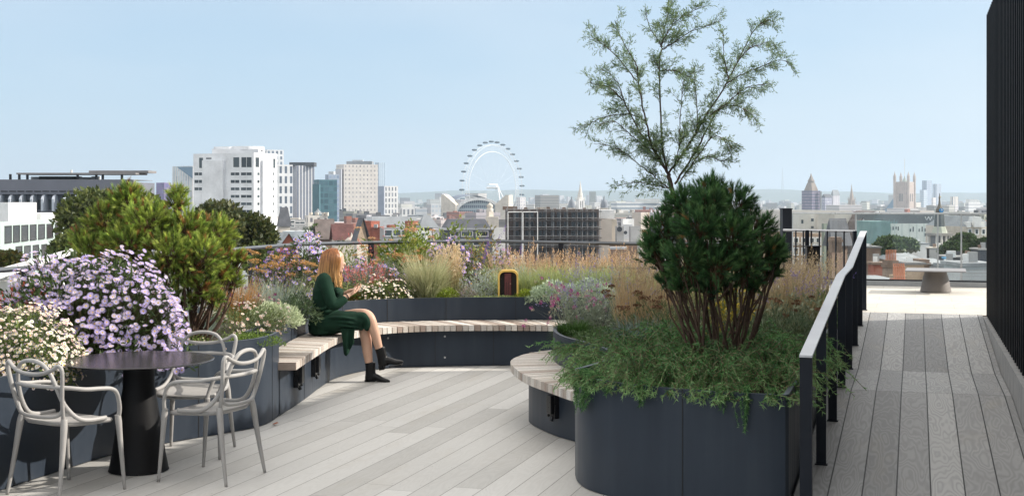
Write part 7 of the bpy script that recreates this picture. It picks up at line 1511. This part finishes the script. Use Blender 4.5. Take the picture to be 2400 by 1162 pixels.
# ---- trees of the city
def city_tree(px, yt, yb, wpx, D, label, n_=5200, cols=((.05, .085, .02), (.075, .115, .028), (.10, .13, .035), (.035, .06, .015)), ls=.55, blobs=16, name='plane_tree'):
    n = int(n_ * 2.6); blobs = int(blobs * 1.5); o = empty(name, (XW(px, D), D, GROUND), label, 'tree'); R = wpx / F * D / 2; zt, zb = ZW(yt, D), ZW(yb, D); H2 = (zt - zb) / 2; c0 = np.array((0, 0, (zt + zb) / 2 - GROUND)); m = MB(); P, Dd = [], []
    for i in range(blobs):
        d = rdir(1)[0]; d[2] = abs(d[2]) * 1.1 - .35; c = c0 + d * np.array((R * .62, R * .62, H2 * .62)); r = RNG.uniform(.22, .44); p = rdir(n // blobs); P.append(c + p * np.array((R * r, R * r, H2 * r * .95)) * (1 - .35 * RNG.random((n // blobs, 1)))); Dd.append(p)
    p = np.vstack(P); d = np.vstack(Dd); leaves(m, p, d * .5 + RNG.normal(0, .8, p.shape) + (0, 0, .3), ls * .6, ls * .36, cols, .25); m.obj('crown', LEAF, o)
    t = MB(); t.tube([(0, 0, 0), (.2, .1, c0[2] * .5), (0, 0, c0[2])], [.55, .42, .25], 8, col=(.12, .10, .08))
    for i in range(7): d = rdir(1)[0]; t.tube([(0, 0, c0[2] * RNG.uniform(.6, .95)), c0 + d * (R * .3, R * .3, H2 * .3), c0 + d * (R * .75, R * .75, H2 * .75)], [.2, .12, .05], 5, col=(.11, .09, .07))
    t.obj('trunk', BARK, o)
OLV = ((.075, .10, .022), (.105, .13, .03), (.14, .155, .045), (.05, .07, .018))
city_tree(262, 412, 640, 300, 62, 'broad olive green plane tree behind the left half of the sunlit pine', 11000, OLV, .42, 24)
city_tree(520, 452, 660, 270, 66, 'dark plane tree behind the right half of the sunlit pine', 9000, ((.05, .07, .02), (.08, .09, .025), (.11, .11, .035), (.035, .05, .014)), .40, 22)
city_tree(180, 530, 680, 150, 56, 'shaded plane tree under the white awning at the left', 5000, OLV, .36, 14)
city_tree(20, 580, 680, 130, 60, 'autumn tinted plane tree in the bottom left corner of the city view', 4000, ((.10, .12, .03), (.16, .12, .03), (.06, .08, .02)), .36, 12)
city_tree(610, 560, 660, 90, 58, 'small plane tree by the left end of the railing', 2600, OLV, .34, 10)
city_tree(2100, 549, 606, 112, 120, 'round green plane tree left of the church steeple', 7000, ((.05, .09, .03), (.075, .12, .04), (.10, .15, .05)), .5, 16)
city_tree(2262, 538, 612, 80, 130, 'tall green plane tree right of the church steeple', 5200, ((.045, .08, .028), (.07, .11, .038), (.09, .135, .045)), .5, 14)
city_tree(2300, 552, 612, 70, 122, 'darker plane tree against the fin wall', 4000, ((.04, .07, .025), (.06, .10, .035), (.08, .12, .04)), .5, 12)
city_tree(2232, 560, 612, 56, 126, 'smaller green plane tree at the foot of the church steeple', 3200, ((.05, .09, .03), (.075, .12, .04)), .48, 10)
# white awning and pale furniture on the neighbouring roof
aw = empty('awning', W(40, 660, 26), 'long white fabric awning sloping up behind the lilac asters', 'awning'); l_ = tuple(W(40, 660, 26)); CAN = plain('white_canvas', (.74, .74, .73), .8, 0, 3, .05, .1)
A_, B_, C_, D_q = W(-60, 645, 24), W(208, 571, 33), W(196, 584, 30), W(-60, 668, 22); m = MB(); m.add([A_, B_, C_, D_q, *[p - (0, 0, .03) for p in (A_, B_, C_, D_q)]], [[0, 3, 2, 1], [4, 5, 6, 7], [3, 0, 4, 7], [2, 3, 7, 6], [1, 2, 6, 5], [0, 1, 5, 4]]); at0(m.obj('canvas', CAN, aw), l_)
for a, c_ in (((36, 631), (14, 652)), ((14, 652), (12, 700)), ((196, 580), (196, 700))): m = MB(); m.tube([W(a[0], a[1], 25), W(c_[0], c_[1], 25)], .05, 6); at0(m.obj('strut', WHITE, aw), l_)
m = MB(); m.box((XW(-60, 25), 24.6, ZW(760, 25)), (XW(90, 25), 26.5, ZW(655, 25))); tag(m.obj('roof_screen', wallm('cream_screen', (.66, .65, .62), 1, .06)), 'low cream rooftop screen under the white awning', 'screen')
for x in (20, 45): m = MB(); m.box((XW(x, 24.5) - .03, 24.48, ZW(690, 24.5)), (XW(x, 24.5) + .03, 24.58, ZW(652, 24.5))); o = m.obj('screen_post', WHITE, COL.objects['roof_screen'])
# ------------------------------------------------------------------ the air between the terrace and the hills
def haze(density, col, aniso=0.3):
    m = MB(); m.box((-10500, -400, GROUND - 1), (10500, 15000, 232)); k = bpy.data.materials.new('haze_air'); k.use_nodes = True; t = k.node_tree; t.nodes.clear()
    v = t.nodes.new('ShaderNodeVolumePrincipled'); v.inputs['Color'].default_value = (*col, 1); v.inputs['Density'].default_value = density; v.inputs['Anisotropy'].default_value = aniso
    o = t.nodes.new('ShaderNodeOutputMaterial'); t.links.new(v.outputs[0], o.inputs['Volume']); ob = m.obj('haze', k); tag(ob, kind='stuff'); k.volume_intersection_method if hasattr(k, 'volume_intersection_method') else None
    try: k.cycles.homogeneous_volume = True
    except Exception: pass
haze(1.35e-4, (.70, .85, 1.0))
